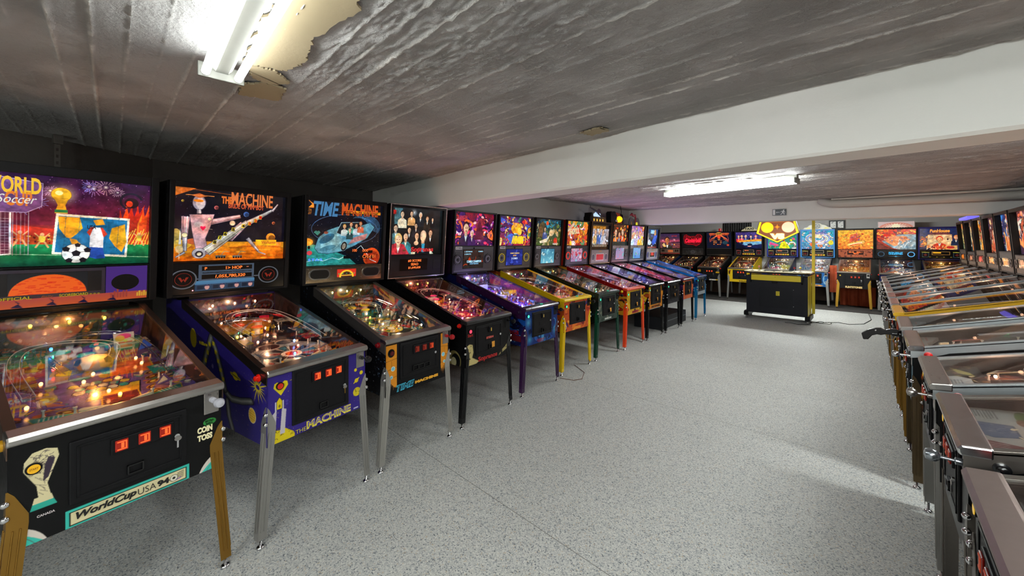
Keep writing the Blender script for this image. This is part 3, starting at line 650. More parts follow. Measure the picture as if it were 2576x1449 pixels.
def playfield(t, c, near):
    W = c['W'] - .020; pal = c['pal']; seed = c['seed']; rnd = random.Random(seed * 7 + 1); pf = lambda u, v, n=0: at(PFLD, u, v, n)
    a = c['pf'](W) if 'pf' in c else pf_painting(pal, seed, W, c['res_pf'], c.get('pf_base', (40, 34, 44)))
    a.grain(seed % 40, .5)
    p = a.build("playfield", pf_art, t, lambda u, v: pf(u, v))
    # apron with instruction cards
    ap = MB(); P = [(-W, .045), (W, .045), (W, .165), (.085, .118), (.05, .098), (-.05, .098), (-.085, .118), (-W, .165)]
    k = len(P); ap.add([tuple(pf(u, v, .004)) for u, v in P] + [tuple(pf(u, v, .028)) for u, v in P], [tuple(range(k))[::-1], tuple(range(k, 2 * k))] + [(i, (i + 1) % k, k + (i + 1) % k, k + i) for i in range(k)])
    ap = ap.build("apron", ink(c.get('apron', (16, 16, 18)), .3), t, bevel=.002)
    for s in (-1, 1):
        cc = c.get('card', (232, 226, 200)); cd = Art(-.075, .055, .075, .112, 240, cc)
        for j in range(6): cd.rect(-.068 + rnd.uniform(0, .02), .062 + .0075 * j, .055 + rnd.uniform(-.02, .01), .0645 + .0075 * j, [q * .45 for q in cc], .8)
        cd.rect(-.068, .104, .06, .109, c.get('card_title', (150, 40, 30)))
        cd.build("instruction_card", cab_art, ap, lambda u, v, s=s: pf(u + s * (W - .085), v + s * 0 + (-.004), .0292))
    L = c.get('lamp', (255, 190, 110))
    if 'sheet' in c:
        sh = c['sheet'](W); sh.build("instruction_sheet", cab_art, ap, lambda u, v: pf(u, v, .0296))
    # flippers
    fm = shared(("flip", c.get('flip', (235, 225, 190))), lambda: MB().prism([(0.012 * math.cos(R(q)), .012 * math.sin(R(q))) for q in range(90, 271, 30)] + [(.07 + .006 * math.cos(R(q)), .006 * math.sin(R(q))) for q in range(-90, 91, 30)], 2, .010, .026).mesh("flipper", ink(c.get('flip', (235, 225, 190)), .3)))
    for s in (-1, 1):
        o = share("flipper", fm, t, pf(s * .098, .185, 0), (R(8.5), 0, R(-28) if s < 0 else R(208)))
    # pop bumpers
    if c.get('bumpers', 3):
        cm = shared(("cap", pal[0]), lambda: MB().lathe((0, 0, 0), (0, 0, 1), [(.033, .040), (.034, .046), (.026, .052), (.008, .054)], 20).mesh("bumper_cap", mat("cap_%d_%d_%d" % pal[0], pal[0], .25, emit=.5, ec=pal[0]), True))
        bm_ = shared(("bump",), lambda: MB().lathe((0, 0, 0), (0, 0, 1), [(.030, 0), (.030, .006), (.021, .010), (.021, .036), (.030, .040)], 18).mesh("pop_bumper", ink((225, 220, 210), .3), True))
        for q in [(-.06, .83), (.075, .86), (.01, .74)][:c.get('bumpers', 3)]:
            o = share("pop_bumper", bm_, t, pf(*q)); share("bumper_cap", cm, o)
    # slingshots: posts, rubber, plastic
    post = shared(("post",), lambda: MB().lathe((0, 0, 0), (0, 0, 1), [(.007, 0), (.004, .006), (.004, .020), (.007, .024), (.007, .028)], 10).mesh("post", ink((230, 225, 215), .3), True))
    for s in (-1, 1):
        T = [(s * .115, .215), (s * .190, .255), (s * .190, .345)]
        sp = MB(); sp.add([tuple(pf(u, v, .030)) for u, v in T] + [tuple(pf(u, v, .033)) for u, v in T], [(2, 1, 0), (3, 4, 5), (0, 1, 4, 3), (1, 2, 5, 4), (2, 0, 3, 5)])
        sp = sp.build("slingshot", ink(pal[2 % len(pal)], .2), t)
        sp2 = MB(); cx = sum(q[0] for q in T) / 3; cy = sum(q[1] for q in T) / 3; T2 = [(cx + (u - cx) * .6, cy + (v - cy) * .6) for u, v in T]
        sp2.add([tuple(pf(u, v, .0335)) for u, v in T2], [(0, 1, 2)]); sp2.build("slingshot_print", ink(pal[(3 + (s > 0)) % len(pal)], .2), sp)
        for u, v in T: share("post", post, sp, pf(u, v))
    # printed plastics over the side lanes
    n_pl = c.get('plastics', 6)
    for i in range(n_pl):
        s = -1 if i % 2 else 1; v = .42 + .10 * i + rnd.uniform(-.02, .02); u = s * rnd.uniform(W - .10, W - .055)
        if v > .98: continue
        P = [(u + .042 * rnd.uniform(.6, 1.25) * math.cos(2 * math.pi * q / 7 + .3), v + .055 * rnd.uniform(.6, 1.2) * math.sin(2 * math.pi * q / 7 + .3)) for q in range(7)]
        pa = Art(min(q[0] for q in P), min(q[1] for q in P), max(q[0] for q in P), max(q[1] for q in P), 180 if near else 70, pal[i % len(pal)])
        pa.swirl(pal + [(245, 240, 225)], rnd, 14, .006, .02, outline=.6); h = rnd.uniform(.034, .055)
        o = pa.build("plastic", pf_art, t, lambda u, v, h=h: pf(u, v, h)); share("post", post, o, pf(u - .02, v - .02), sc=(1, 1, h / .03)); share("post", post, o, pf(u + .02, v + .02), sc=(1, 1, h / .03))
    # wire ramps / clear ramps
    def curve(P, m=26):
        out = []; P = [P[0]] + P + [P[-1]]
        for i in range(1, len(P) - 2):
            for k in range(m // (len(P) - 3)):
                q = k / (m // (len(P) - 3)); a_, b_, c_, d_ = P[i - 1], P[i], P[i + 1], P[i + 2]
                out.append(tuple(.5 * (2 * b_[j] + (c_[j] - a_[j]) * q + (2 * a_[j] - 5 * b_[j] + 4 * c_[j] - d_[j]) * q * q + (3 * b_[j] - a_[j] - 3 * c_[j] + d_[j]) * q ** 3) for j in range(3)))
        return out + [P[-1]]
    for i, rp in enumerate(c.get('ramps', [[(-.08, .60, .03), (-.13, .78, .075), (-.06, .93, .085), (.09, .95, .085), (.19, .86, .08), (.22, .60, .065), (.215, .33, .045)],
                                           [(.07, .62, .03), (.10, .74, .07), (-.02, .82, .085), (-.17, .80, .085), (-.225, .62, .07), (-.215, .34, .045)]])):
        cv = curve(rp); m_ = chrome if (i + seed) % 2 else clear; mb = MB()
        L0, L1 = [], []
        for k, q in enumerate(cv):
            e = cv[min(k + 1, len(cv) - 1)]; f_ = cv[max(k - 1, 0)]; dx, dy = e[0] - f_[0], e[1] - f_[1]; ln = math.hypot(dx, dy) + 1e-6; nx, ny = -dy / ln * .017, dx / ln * .017
            L0.append((q[0] + nx, q[1] + ny, q[2])); L1.append((q[0] - nx, q[1] - ny, q[2]))
        if m_ is chrome:
            for LL in (L0, L1): mb.tube([tuple(pf(*q)) for q in LL], .0022, 6)
            mb.tube([tuple(pf(q[0], q[1], q[2] - .010)) for q in cv], .0022, 6)
            for k in range(2, len(cv), 5): mb.tube([tuple(pf(*L0[k])), tuple(pf(cv[k][0], cv[k][1], cv[k][2] - .013)), tuple(pf(*L1[k]))], .0018, 5)
            mb.build("wire_ramp", m_, t, smooth=True)
        else:
            vs = []
            for q, l, r_ in zip(cv, L0, L1): vs += [tuple(pf(l[0], l[1], l[2] + .012)), tuple(pf(l[0], l[1], l[2] - .010)), tuple(pf(r_[0], r_[1], r_[2] - .010)), tuple(pf(r_[0], r_[1], r_[2] + .012))]
            mb.add(vs, [(k * 4 + j, k * 4 + j + 1, k * 4 + j + 5, k * 4 + j + 4) for k in range(len(cv) - 1) for j in range(3)])
            rp_o = mb.build("clear_ramp", m_, t, smooth=True, fix=False)
            rl = MB(); rl.tube([vs[k * 4] for k in range(len(cv))], .0016, 5); rl.tube([vs[k * 4 + 3] for k in range(len(cv))], .0016, 5); rl.build("ramp_edge", ink((215, 225, 235), .2), rp_o)
    # stand-up targets and light bulbs
    tm = shared(("tgt", pal[1]), lambda: MB().box(-.010, .010, -.0015, .0015, .004, .030).mesh("target", ink(pal[1], .3)))
    for i in range(6): share("target", tm, t, pf(-.13 + .052 * i, .70 + .05 * abs(i - 2.5) * .6), (0, 0, R(rnd.uniform(-25, 25))))
    for i in range(c.get('bulbs', 12)):
        col = L if rnd.random() < .72 else rnd.choice(c.get('lamps2', [(255, 60, 60), (60, 160, 255), (60, 255, 140), (255, 220, 80)]))
        bmh = shared(("bulb", col), lambda: bulb_mesh(mat("bulb_%d_%d_%d" % col, (255, 240, 220), .3, emit=9, ec=col)))
        share("bulb", bmh, t, pf(rnd.uniform(-W + .03, W - .03), rnd.uniform(.2, 1.0), .018))
    # painted panel at the back of the playfield and side blades
    bp = Art(-W, .93, W, 1.135, 220 if near else 50, Z(pal[0], .3)); bp.swirl([Z(q, .5) for q in pal], rnd, 50, .01, .035); bp.swirl(pal, rnd, 120, .003, .010, outline=.6)
    bp.build("back_panel", pf_art, t, lambda u, v: (u, 1.035, v))
    for i in range(3):
        col = c.get('bulb_top', L); bmh = shared(("bulb", col), lambda: bulb_mesh(mat("bulb_%d_%d_%d" % col, (255, 240, 220), .3, emit=9, ec=col)))
        share("bulb", bmh, t, (-.13 + .13 * i, 1.022, 1.085))
    bl = Art(.07, .80, 1.03, 1.12, 90 if near else 35, c.get('blade', (46, 34, 30)))
    bl.swirl(c.get('blade_pal', [tuple(q * .5 for q in c.get('blade', (46, 34, 30))), c.get('blade', (46, 34, 30))]), rnd, 60, .02, .12, outline=.2)
    for s in (-1, 1):
        bl.build("side_blade", cab_art, t, lambda u, v, s=s: (s * (c['W'] - .0195), u, .842 + .282 * u - (1.12 - v) * .6))
    # general illumination above the playfield
    for y, hgt in (((.30, .085), (.62, .12), (.92, .15)) if near else ((.40, .10), (.85, .15))):
        ld = shared(("gi", L, c.get('gi', 1.0)), lambda: bpy.data.lights.new("playfield_light", 'POINT')); ld.specular_factor = .15; ld.energy = 1.25 * c.get('gi', 1.0); ld.color = lin(L); ld.shadow_soft_size = .008
        lo = bpy.data.objects.new("playfield_light", ld); COL.objects.link(lo); lo.parent = t; lo.location = pf(0.02, y, hgt)
    return p

def pinball(c):
    t = thing("pinball_machine", (c['x'], c['y'], 0), R(c['rz']), c['label'], "pinball machine", c['group'])
    W, Wt = c['W'], c['Wt']; cab = mat("cabinet_%d_%d_%d" % c['cab'], c['cab'], .38, spec=.2); near = c.get('near', False)
    z0 = .49; side = [(.014, z0), (.014, .842), (.05, .855), (1.04, 1.142), (1.29, 1.142), (1.29, z0)]
    mb = MB()
    for s in (-1, 1): mb.prism(side, 0, s * W, s * (W - .019))
    mb.box(-W + .019, W - .019, .012, .031, z0, .842); mb.box(-W + .019, W - .019, 1.27, 1.29, z0, 1.142); mb.box(-W + .019, W - .019, .031, 1.27, z0 + .02, z0 + .035); mb.box(-W + .019, W - .019, 1.04, 1.27, 1.125, 1.142)
    mb.build("cabinet", cab, t)
    # painted front and sides
    if 'front' in c: c['front'](W).build("front_art", cab_art, t, lambda u, v: at(FRONT, u, v, .0015))
    if 'side' in c:
        a = c['side'](); a.build("side_art", cab_art, t, lambda u, v: (-W - .0012, u, v if v < .7 else (.84 + .278 * (max(u, .0)) )))
    # legs
    Wf = c.get('Wf', .30); fan = max(.0, Wf + .012 - W)
    lm = c['leg']
    for front in (True, False):
        for s in (-1, 1):
            me = shared(("leg", s, front, lm.name, round(fan, 3)), lambda: leg_mesh(s, front, lm, fan))
            o = share("leg", me, t, (s * W, .012 if front else 1.29, 0))
            share("leveler", shared("foot", foot_mesh), o, (s * (fan - .015), .016 if front else -.016, 0))
            for z in (.655, .607):
                share("leg_bolt", shared("bolt", bolt_mesh), o, (s * .004, -.003 if front else .003, z), (0, 0, R(45) * s if front else R(180 - 45 * s)))
    # lockdown bar and side rails
    bw = W + .006
    lb = MB().prism([(-.006, .838), (-.012, .848), (-.013, .860), (-.004, .872), (.050, .880), (.062, .880), (.062, .846)], 0, -bw, bw).build("lockdown_bar", c['bar'], t, bevel=.006)
    if c.get('bar_button'): disc("bar_button", PL((0, .03, .876), (1, 0, 0), (0, 1, 0), (0, 0, 1)), 0.02, 0, .016, 0, .012, mat("green_button", (60, 160, 130), .2, emit=.3), lb, bevel=.002)
    rh = c.get('rail_h', .045); ro = c['rail']
    for s in (-1, 1):
        mb = MB(); zt = lambda y: .868 + .282 * (y - .05)
        xi, xo = s * (W - .024), s * (W + .0045)
        mb.hexa([(xi, .05, zt(.05) - .008), (xo, .05, zt(.05) - .008), (xo, 1.03, zt(1.03) - .008), (xi, 1.03, zt(1.03) - .008), (xi, .05, zt(.05) + .006), (xo, .05, zt(.05) + .006), (xo, 1.03, zt(1.03) + .006), (xi, 1.03, zt(1.03) + .006)])
        xa = s * (W + .001)
        if c.get('armor'):       # wide coloured side armour coming down at the front
            mb.prism([(.0, .76), (.0, zt(0)), (1.03, zt(1.03)), (1.03, zt(1.03) - rh), (.30, zt(.30) - rh), (.17, .80), (.10, .76)], 0, xa, xo)
        else:
            mb.prism([(.0, zt(0) - rh - .012), (.0, zt(0)), (1.03, zt(1.03)), (1.03, zt(1.03) - rh), (.16, zt(.16) - rh), (.10, zt(0.1) - rh - .014)], 0, xa, xo)
        mb.build("side_rail", ro, t, bevel=.0015)
        fb = MB().lathe((s * (W + .004), .075, .828), (s, 0, 0), [(.019, 0), (.019, .006), (.013, .008), (.013, .020), (.009, .023)], 18).build("flipper_button", ink(c.get('button', (200, 30, 20)), .25), t, smooth=True)
    MB().hexa([(-W + .02, .056, .872), (W - .02, .056, .872), (W - .02, 1.035, 1.148), (-W + .02, 1.035, 1.148), (-W + .02, .056, .8755), (W - .02, .056, .8755), (W - .02, 1.035, 1.1515), (-W + .02, 1.035, 1.1515)]).build("playfield_glass", pane, t)
    playfield(t, c, near)
    # coin door, plunger, start button
    mode = c.get('door', 'stern'); dz = c.get('door_z', (.565, .815)); coin_door(t, c, mode, -.165, .168, *dz)
    px, pz = W - .036, .795
    pp = sl("plunger_plate", FRONT, px - .030, pz - .052, px + .026, pz + .045, .001, .006, steel if mode != 'stern' else black, t, .003)
    if c.get('gun'): pass
    else:
        MB().lathe(at(FRONT, px, pz + .008, .006), (0, -1, 0), [(.012, 0), (.012, .018), (.005, .020), (.005, .050), (.010, .052), (.018, .060), (.021, .072), (.016, .084), (.004, .088)], 20).build("plunger", c.get('knob', ink((190, 192, 200), .2)), pp, smooth=True)
    sx_, sz_ = c.get('start', (-W + .055, .785)); sb = annulus("start_button", FRONT, sx_, sz_, .019, .014, .001, .008, black, t)
    disc("start_lens", FRONT, sx_, sz_, .0145, .001, .0095, c.get('start_m', lit((60, 235, 170), 1.3)), sb)
    # backbox
    zb, ztp = 1.165, 1.90; fy = lambda z: 1.034 + .079 * (1.18 - z)
    bx = mat("cabinet_%d_%d_%d" % c.get('box', c['cab']), c.get('box', c['cab']), .38, spec=.2)
    MB().prism([(fy(zb) + c.get('rec', .03) + .008, zb), (fy(ztp) + c.get('rec', .03) + .008, ztp), (1.285, ztp), (1.285, zb)], 0, -Wt + .0, Wt).build("backbox", bx, t, bevel=.003)
    MB().box(-.24, .24, 1.07, 1.27, 1.142, zb).build("backbox_neck", black, t)
    gz0, gz1 = c.get('gz', (1.392, 1.866)); fr = c.get('frame', black); e = .016
    mb = MB(); side_w = Wt - c.get('gx', .325); rec = c.get('rec', .03)
    for a in ((-Wt, zb, -Wt + side_w, ztp), (Wt - side_w, zb, Wt, ztp), (-Wt + side_w, gz1, Wt - side_w, ztp), (-Wt + side_w, zb, Wt - side_w, zb + .014)): slab(mb, BBOX, *a, -rec - .008, .004)
    slab(mb, BBOX, -Wt + side_w, gz0 - .016, Wt - side_w, gz0 - .0045, -rec - .008, -.002)
    mb.build("backbox_frame", fr, t, bevel=.0025)
    gx = c.get('gx', .325)
    c['glass'](gx, gz0, gz1).grain(c['seed'] % 40, c.get('grain', .5)).build("backglass", c.get('bg', bg_art), t, lambda u, v: at(BBOX, u, v, -rec))
    for body, u0, v0, u1, v1, m_, kw in c.get('text', []):
        pl = {'b': BBOX, 'f': FRONT, 's': SIDE(-W - .001)}[kw.pop('pl', 'b')]
        nn = kw.pop('n', None)
        if pl is BBOX: nn = -rec + (.0008 if nn is None else .0022)
        elif nn is None: nn = .0025
        if isinstance(pl, tuple) and pl[3].x < -.5: kw['flip'] = True
        lettering(body, pl, u0, v0, u1, v1, m_, t, n=nn, **kw)
    c['panel'](t, c, gx, zb + .014, gz0)
    if 'extra' in c: c['extra'](t, c)
    if c.get('trim'):
        mb = MB()
        for a in ((-Wt - .004, zb - .002, -Wt + .008, ztp + .004), (Wt - .008, zb - .002, Wt + .004, ztp + .004), (-Wt + .008, ztp - .006, Wt - .008, ztp + .004), (-Wt + .008, zb - .002, Wt - .008, zb + .010)): slab(mb, BBOX, *a, .001, .013)
        mb.build("chrome_trim", c['trim'], t, bevel=.003)
    return t

# ------------------------------------------------------------------ speaker / display panels
def base_panel(t, pl, gx, z0, z1, m, n0=-.012, n1=-.002): return sl("speaker_panel", pl, -gx, z0, gx, z1 - .004, n0, n1, m, t, .002)
amber = lit((255, 120, 50), 1.25); redlit = lit((255, 40, 30), 1.1)
def panel_wpc(t, c, gx, z0, z1):
    p = base_panel(t, BBOX, gx, z0, z1, black); A = Art(-gx + .01, z0 + .004, gx - .01, z1 - .012, 330, (228, 90, 35), (70, 40, 130)); rnd = random.Random(3)
    A.vgrad(z0, z0 + .07, (235, 110, 45), (120, 60, 120)); A.stars(30, rnd, [(230, 220, 240)], .001, .002)
    A.rect(-gx, z0 + .045, .135, z1, (20, 18, 20)); A.rect(.135, z0 + .004, gx, z1, (84, 52, 140)); A.vgrad(z0, z0 + .05, (216, 96, 48), (190, 80, 70))
    for k in range(5): q = -.3 + .11 * k; A.poly([(q, z0 + .01), (q + .03, z0 + .03), (q + .012, z0 + .045), (q + .04, z0 + .005)], (30, 20, 60))
    for k in range(6): A.rect(.155 + .012 * k, z0 + .02, .163 + .012 * k, z0 + .045 + .012 * (k % 3), (170, 70, 60)); A.rect(.262 + .01 * k, z0 + .02, .269 + .01 * k, z0 + .04 + .01 * (k % 2), (240, 190, 60))
    A.build("panel_print", bg_dim, p, lambda u, v: at(BBOX, u, v, -.0012))
    disc("speaker_grille", BBOX, .215, z0 + .105, .058, -.001, .0, black, p, ry=.046)
    b = sl("display_bezel", BBOX, -.31, z0 + .05, .132, z1 - .015, -.001, .004, mat("bezel_purple", (48, 42, 60), .35), p, .002)
    d = sl("display_window", BBOX, -.295, z0 + .068, .118, z1 - .03, .004, .0045, mat("window_grey", (34, 34, 36), .2), p)
    D = Art(-.2, z0 + .069, .065, z1 - .034, 420, (34, 34, 36)); cx, cy, ry = -.068, z0 + .069, .098
    D.ell((cx, cy), .128, ry, (226, 92, 30)); r2 = random.Random(8)
    for k in range(60): D.rect(*(lambda x, y: (x, y, x + r2.uniform(.01, .03), y + .004))(r2.uniform(-.19, .04), r2.uniform(z0 + .069, z0 + .15)), (200, 40, 24), .7)
    H, W_ = D.U.shape; m = ((D.U - cx) / .128) ** 2 + ((D.V - cy) / ry) ** 2 > 1; D.c[m] = (34, 34, 36)
    D.build("display", scr_art, p, lambda u, v: at(BBOX, u, v, .0052))
    y = ink((216, 190, 30)); ye = lit((206, 180, 24), .55)
    lettering("OFFICIAL", BBOX, -.235, z0 + .047, -.125, z0 + .062, ye, p, n=.0046, bold=.02, name="panel_lettering")
    lettering("SCOREBOARD", BBOX, -.035, z0 + .047, .068, z0 + .062, ye, p, n=.0046, bold=.02, name="panel_lettering")
    lettering("Bally", BBOX, -.095, z0 + .047, -.055, z0 + .06, lit((180, 90, 30), .5), p, n=.0046, shear=.3, name="panel_lettering")
    lettering("* * *", BBOX, .073, z0 + .045, .112, z0 + .056, ye, p, n=.0046, bold=.03, name="panel_lettering"); lettering("* * *", BBOX, -.285, z0 + .045, -.245, z0 + .056, ye, p, n=.0046, bold=.03, name="panel_lettering")
def wlogo(pl, u, v, r, p, m, n=.006):
    annulus("speaker_logo_ring", pl, u, v, r, r * .95, n, n + .0008, m, p, .92)
    flat(pl, [[(u - r * .62, v + r * .3), (u - r * .3, v + r * .3), (u - r * .12, v - r * .1), (u, v + r * .12), (u + r * .12, v - r * .1), (u + r * .3, v + r * .3), (u + r * .62, v + r * .3), (u + r * .2, v - r * .42), (u, v - r * .05), (u - r * .2, v - r * .42)]], "speaker_logo", m, p, n)
def panel_sys11(t, c, gx, z0, z1):
    p = base_panel(t, BBOX, gx, z0, z1, black_g); gl = ink((150, 160, 175), .3); rl = lit((200, 50, 24), .35)
    for x, s in ((-.285, 1), (.222, -1)):
        annulus("speaker_ring", BBOX, x, 1.278, .070, .063, -.001, .003, lit((130, 138, 150), .35), p, .88); wlogo(BBOX, x, 1.278, .044, p, rl, -.0005)
        sl("ring_link", BBOX, min(x + s * .07, x + s * .098), 1.272, max(x + s * .07, x + s * .098), 1.279, -.001, .001, lit((130, 138, 150), .35), p)
    bl = lit((84, 130, 170), .5); sl("display_surround", BBOX, -.207, 1.262, .122, 1.368, -.001, .002, mat("slate_blue", (60, 80, 104), .4, emit=.25), p, .003)
    for v0, v1 in ((1.328, 1.358), (1.272, 1.302)): sl("display_window", BBOX, -.190, v0, .108, v1, .002, .0025, mat("window_dark", (24, 18, 14), .2), p)
    lettering("PLAYER PERFORMANCE DATA AND STORAGE DISPLAY UNIT", BBOX, -.185, 1.309, .105, 1.319, ink((14, 18, 26)), p, n=.0026, bold=.01, name="panel_lettering")
    lettering("1> HOP", BBOX, -.055, 1.332, .045, 1.353, amber, p, n=.0032, bold=.02, name="display_digits"); lettering("P", BBOX, -.175, 1.334, -.162, 1.352, amber, p, n=.0032, bold=.02, name="display_digits"); sl("display_digits", BBOX, .072, 1.343, .086, 1.346, .0028, .0035, lit((255, 150, 110), 1), p)
    lettering("1,055,780,320", BBOX, -.115, 1.274, .065, 1.298, amber, p, n=.0032, bold=.02, shear=.15, name="display_digits")
    A = Art(-.225, 1.196, .128, 1.262, 420, (44, 66, 92)); A.vgrad(1.238, 1.262, (84, 132, 176), (96, 150, 190))
    for k in range(4):
        x = -.205 + .086 * k; A.rect(x - .012, 1.2, x + .068, 1.236, (70, 96, 124)); A.rect(x - .009, 1.203, x + .065, 1.233, (52, 62, 86)); A.ell((x + .048, 1.219), .013, .016, (236, 176, 168)); A.rect(x + .035, 1.226, x + .061, 1.234, (60, 50, 90))
        for j in range(3): A.rect(x - .004, 1.208 + .008 * j, x + .026, 1.212 + .008 * j, (20, 24, 36))
    A.build("award_strip", bg_dim, p, lambda u, v: at(BBOX, u, v, -.0008))
    disc("pilot_light", BBOX, -.235, 1.203, .0035, -.001, .001, lit((255, 150, 170), 3), p)
def stadium(u, v, w, h, n=8):
    return [(u + w - h + h * math.cos(R(a)), v + h * math.sin(R(a))) for a in np.linspace(-90, 90, n)] + [(u - w + h + h * math.cos(R(a)), v + h * math.sin(R(a))) for a in np.linspace(90, 270, n)]
def panel_chrome(t, c, gx, z0, z1):
    p = sl("speaker_panel", BBOX, -gx, z0, gx, z1 - .004, -.012, -.002, mat("chrome_panel", (150, 140, 124), .2, 1.0, bump=(18, .3, .004)), t, .002)
    for x in (-.235, .235):
        flat(BBOX, [stadium(x, 1.252, .090, .045)], "speaker_bezel", chrome, p, -.002, .004); flat(BBOX, [stadium(x, 1.252, .078, .036)], "speaker_grille", black, p, .002, .001)
        for a in (-1, 1):
            for b in (-1, 1): disc("panel_screw", BBOX, x + a * .095, 1.252 + b * .045, .004, -.001, .003, chrome, p)
    annulus("panel_link", BBOX, 0, 1.25, .01, .005, -.001, 0, black, p)
    A = Art(-.09, 1.215, .09, 1.29, 300, (50, 30, 18)); A.rect(-.085, 1.22, .085, 1.285, (200, 40, 24)); A.ell((0, 1.222), .065, .055, (240, 190, 40)); A.ell((0, 1.222), .05, .042, (60, 24, 14)); A.rect(-.05, 1.228, .05, 1.236, (240, 180, 60))
    for k in range(5): A.rect(-.075 + .034 * k, 1.242, -.062 + .034 * k, 1.25, (90, 160, 90))
    A.build("panel_emblem", print_mat("emblem_print", emit=.35), p, lambda u, v: at(BBOX, u, v, .0))
def panel_soprano(t, c, gx, z0, z1):
    p = base_panel(t, BBOX, gx, z0, z1, black)
    sl("display_window", BBOX, -.215, 1.235, .125, 1.355, -.002, .001, mat("window_brown", (20, 15, 12), .15), p, .001)
    for v, s, w in ((1.322, "#3 SCORE", .082), (1.286, "SEAO", .045), (1.25, "$1,649,620", .075)): lettering(s, BBOX, -.04 - w, v, -.04 + w, v + .026, amber, p, n=.002, bold=.02, name="display_digits")
    for x in (-.275, .245): sl("speaker_grille", BBOX, x - .045, 1.235, x + .045, 1.34, -.002, .0, plastic_d, p, .004)
def panel_stern(ring, screen, tone=(70, 72, 74), logo=True, sp_r=.058, lines=None):
    def fn(t, c, gx, z0, z1):
        p = base_panel(t, BBOX, gx, z0, z1, mat("panel_%d" % tone[0], tone, .4, .2))
        sl("panel_face", BBOX, -gx + .015, z0 + .02, gx - .015, z1 - .07, -.002, .001, mat("panel_face", (38, 38, 40), .5), p, .002)
        rm = lit(ring[0], ring[1]) if ring[1] else ink(ring[0], .35)
        for x in (-.272, .222): speaker(p, BBOX, x, 1.325, sp_r, rm, 1.05)
        A = screen(); A.build("display", scr_art, p, lambda u, v: at(BBOX, u, v, .0035)); sl("display_bezel", BBOX, -.192, z0 + .035, .146, z1 - .045, -.001, .0025, black_g, p, .002)
        disc("panel_lock", BBOX, -.02, z1 - .03, .010, -.001, .004, black_g, p)
        if logo: sl("maker_plate", BBOX, -gx + .018, z1 - .042, -gx + .115, z1 - .012, -.001, .001, ink((205, 205, 205), .4), p); lettering("STERN", BBOX, -gx + .024, z1 - .036, -gx + .109, z1 - .018, black, p, n=.0012, bold=.03, name="maker_lettering")
        for body, u0, v0, u1, v1, m_ in (lines or []): lettering(body, BBOX, u0, v0, u1, v1, m_, p, n=.0042, bold=.015, name="display_digits")
    return fn
def screen(bg, bg2, pal, seed, n=40, ext=(-.185, 1.222, .139, 1.438)):
    def fn():
        A = Art(*ext, 200, bg, bg2); A.swirl(pal, random.Random(seed), n, .008, .04, outline=.1); return A
    return fn
def panel_grey_dmd(tone, txt, sp=(70, 70, 74), glow=(230, 20, 20), blue=False):
    def fn(t, c, gx, z0, z1):
        p = base_panel(t, BBOX, gx, z0, z1, mat("panel_%d" % tone[0], tone, .45))
        b = sl("display_bezel", BBOX, -.155, 1.215, .125, 1.345, -.001, .004, mat("bezel_pale", (176, 168, 156), .4), p, .004)
        sl("display", BBOX, -.135, 1.23, .105, 1.33, .004, .0045, lit(glow, .55) if not blue else black_g, p)
        for k, s in enumerate(txt): lettering(s, BBOX, -.09, 1.30 - .034 * k, .06, 1.323 - .034 * k, lit((255, 50, 40), 1.4), p, n=.005, bold=.02, name="display_digits")
        for x in (-.235, .205): flat(BBOX, [circ(x, 1.28, .050, 24, .062)], "speaker_bezel", mat("bezel_pale") if not blue else lit((90, 90, 230), .5), p, -.002, .004); flat(BBOX, [circ(x, 1.28, .042, 24, .054)], "speaker_grille", ink(sp, .6), p, .002, .002)
        sl("name_plate", BBOX, -.05, 1.375, .05, 1.392, -.001, .001, lit((210, 150, 30), .4), p)
    return fn
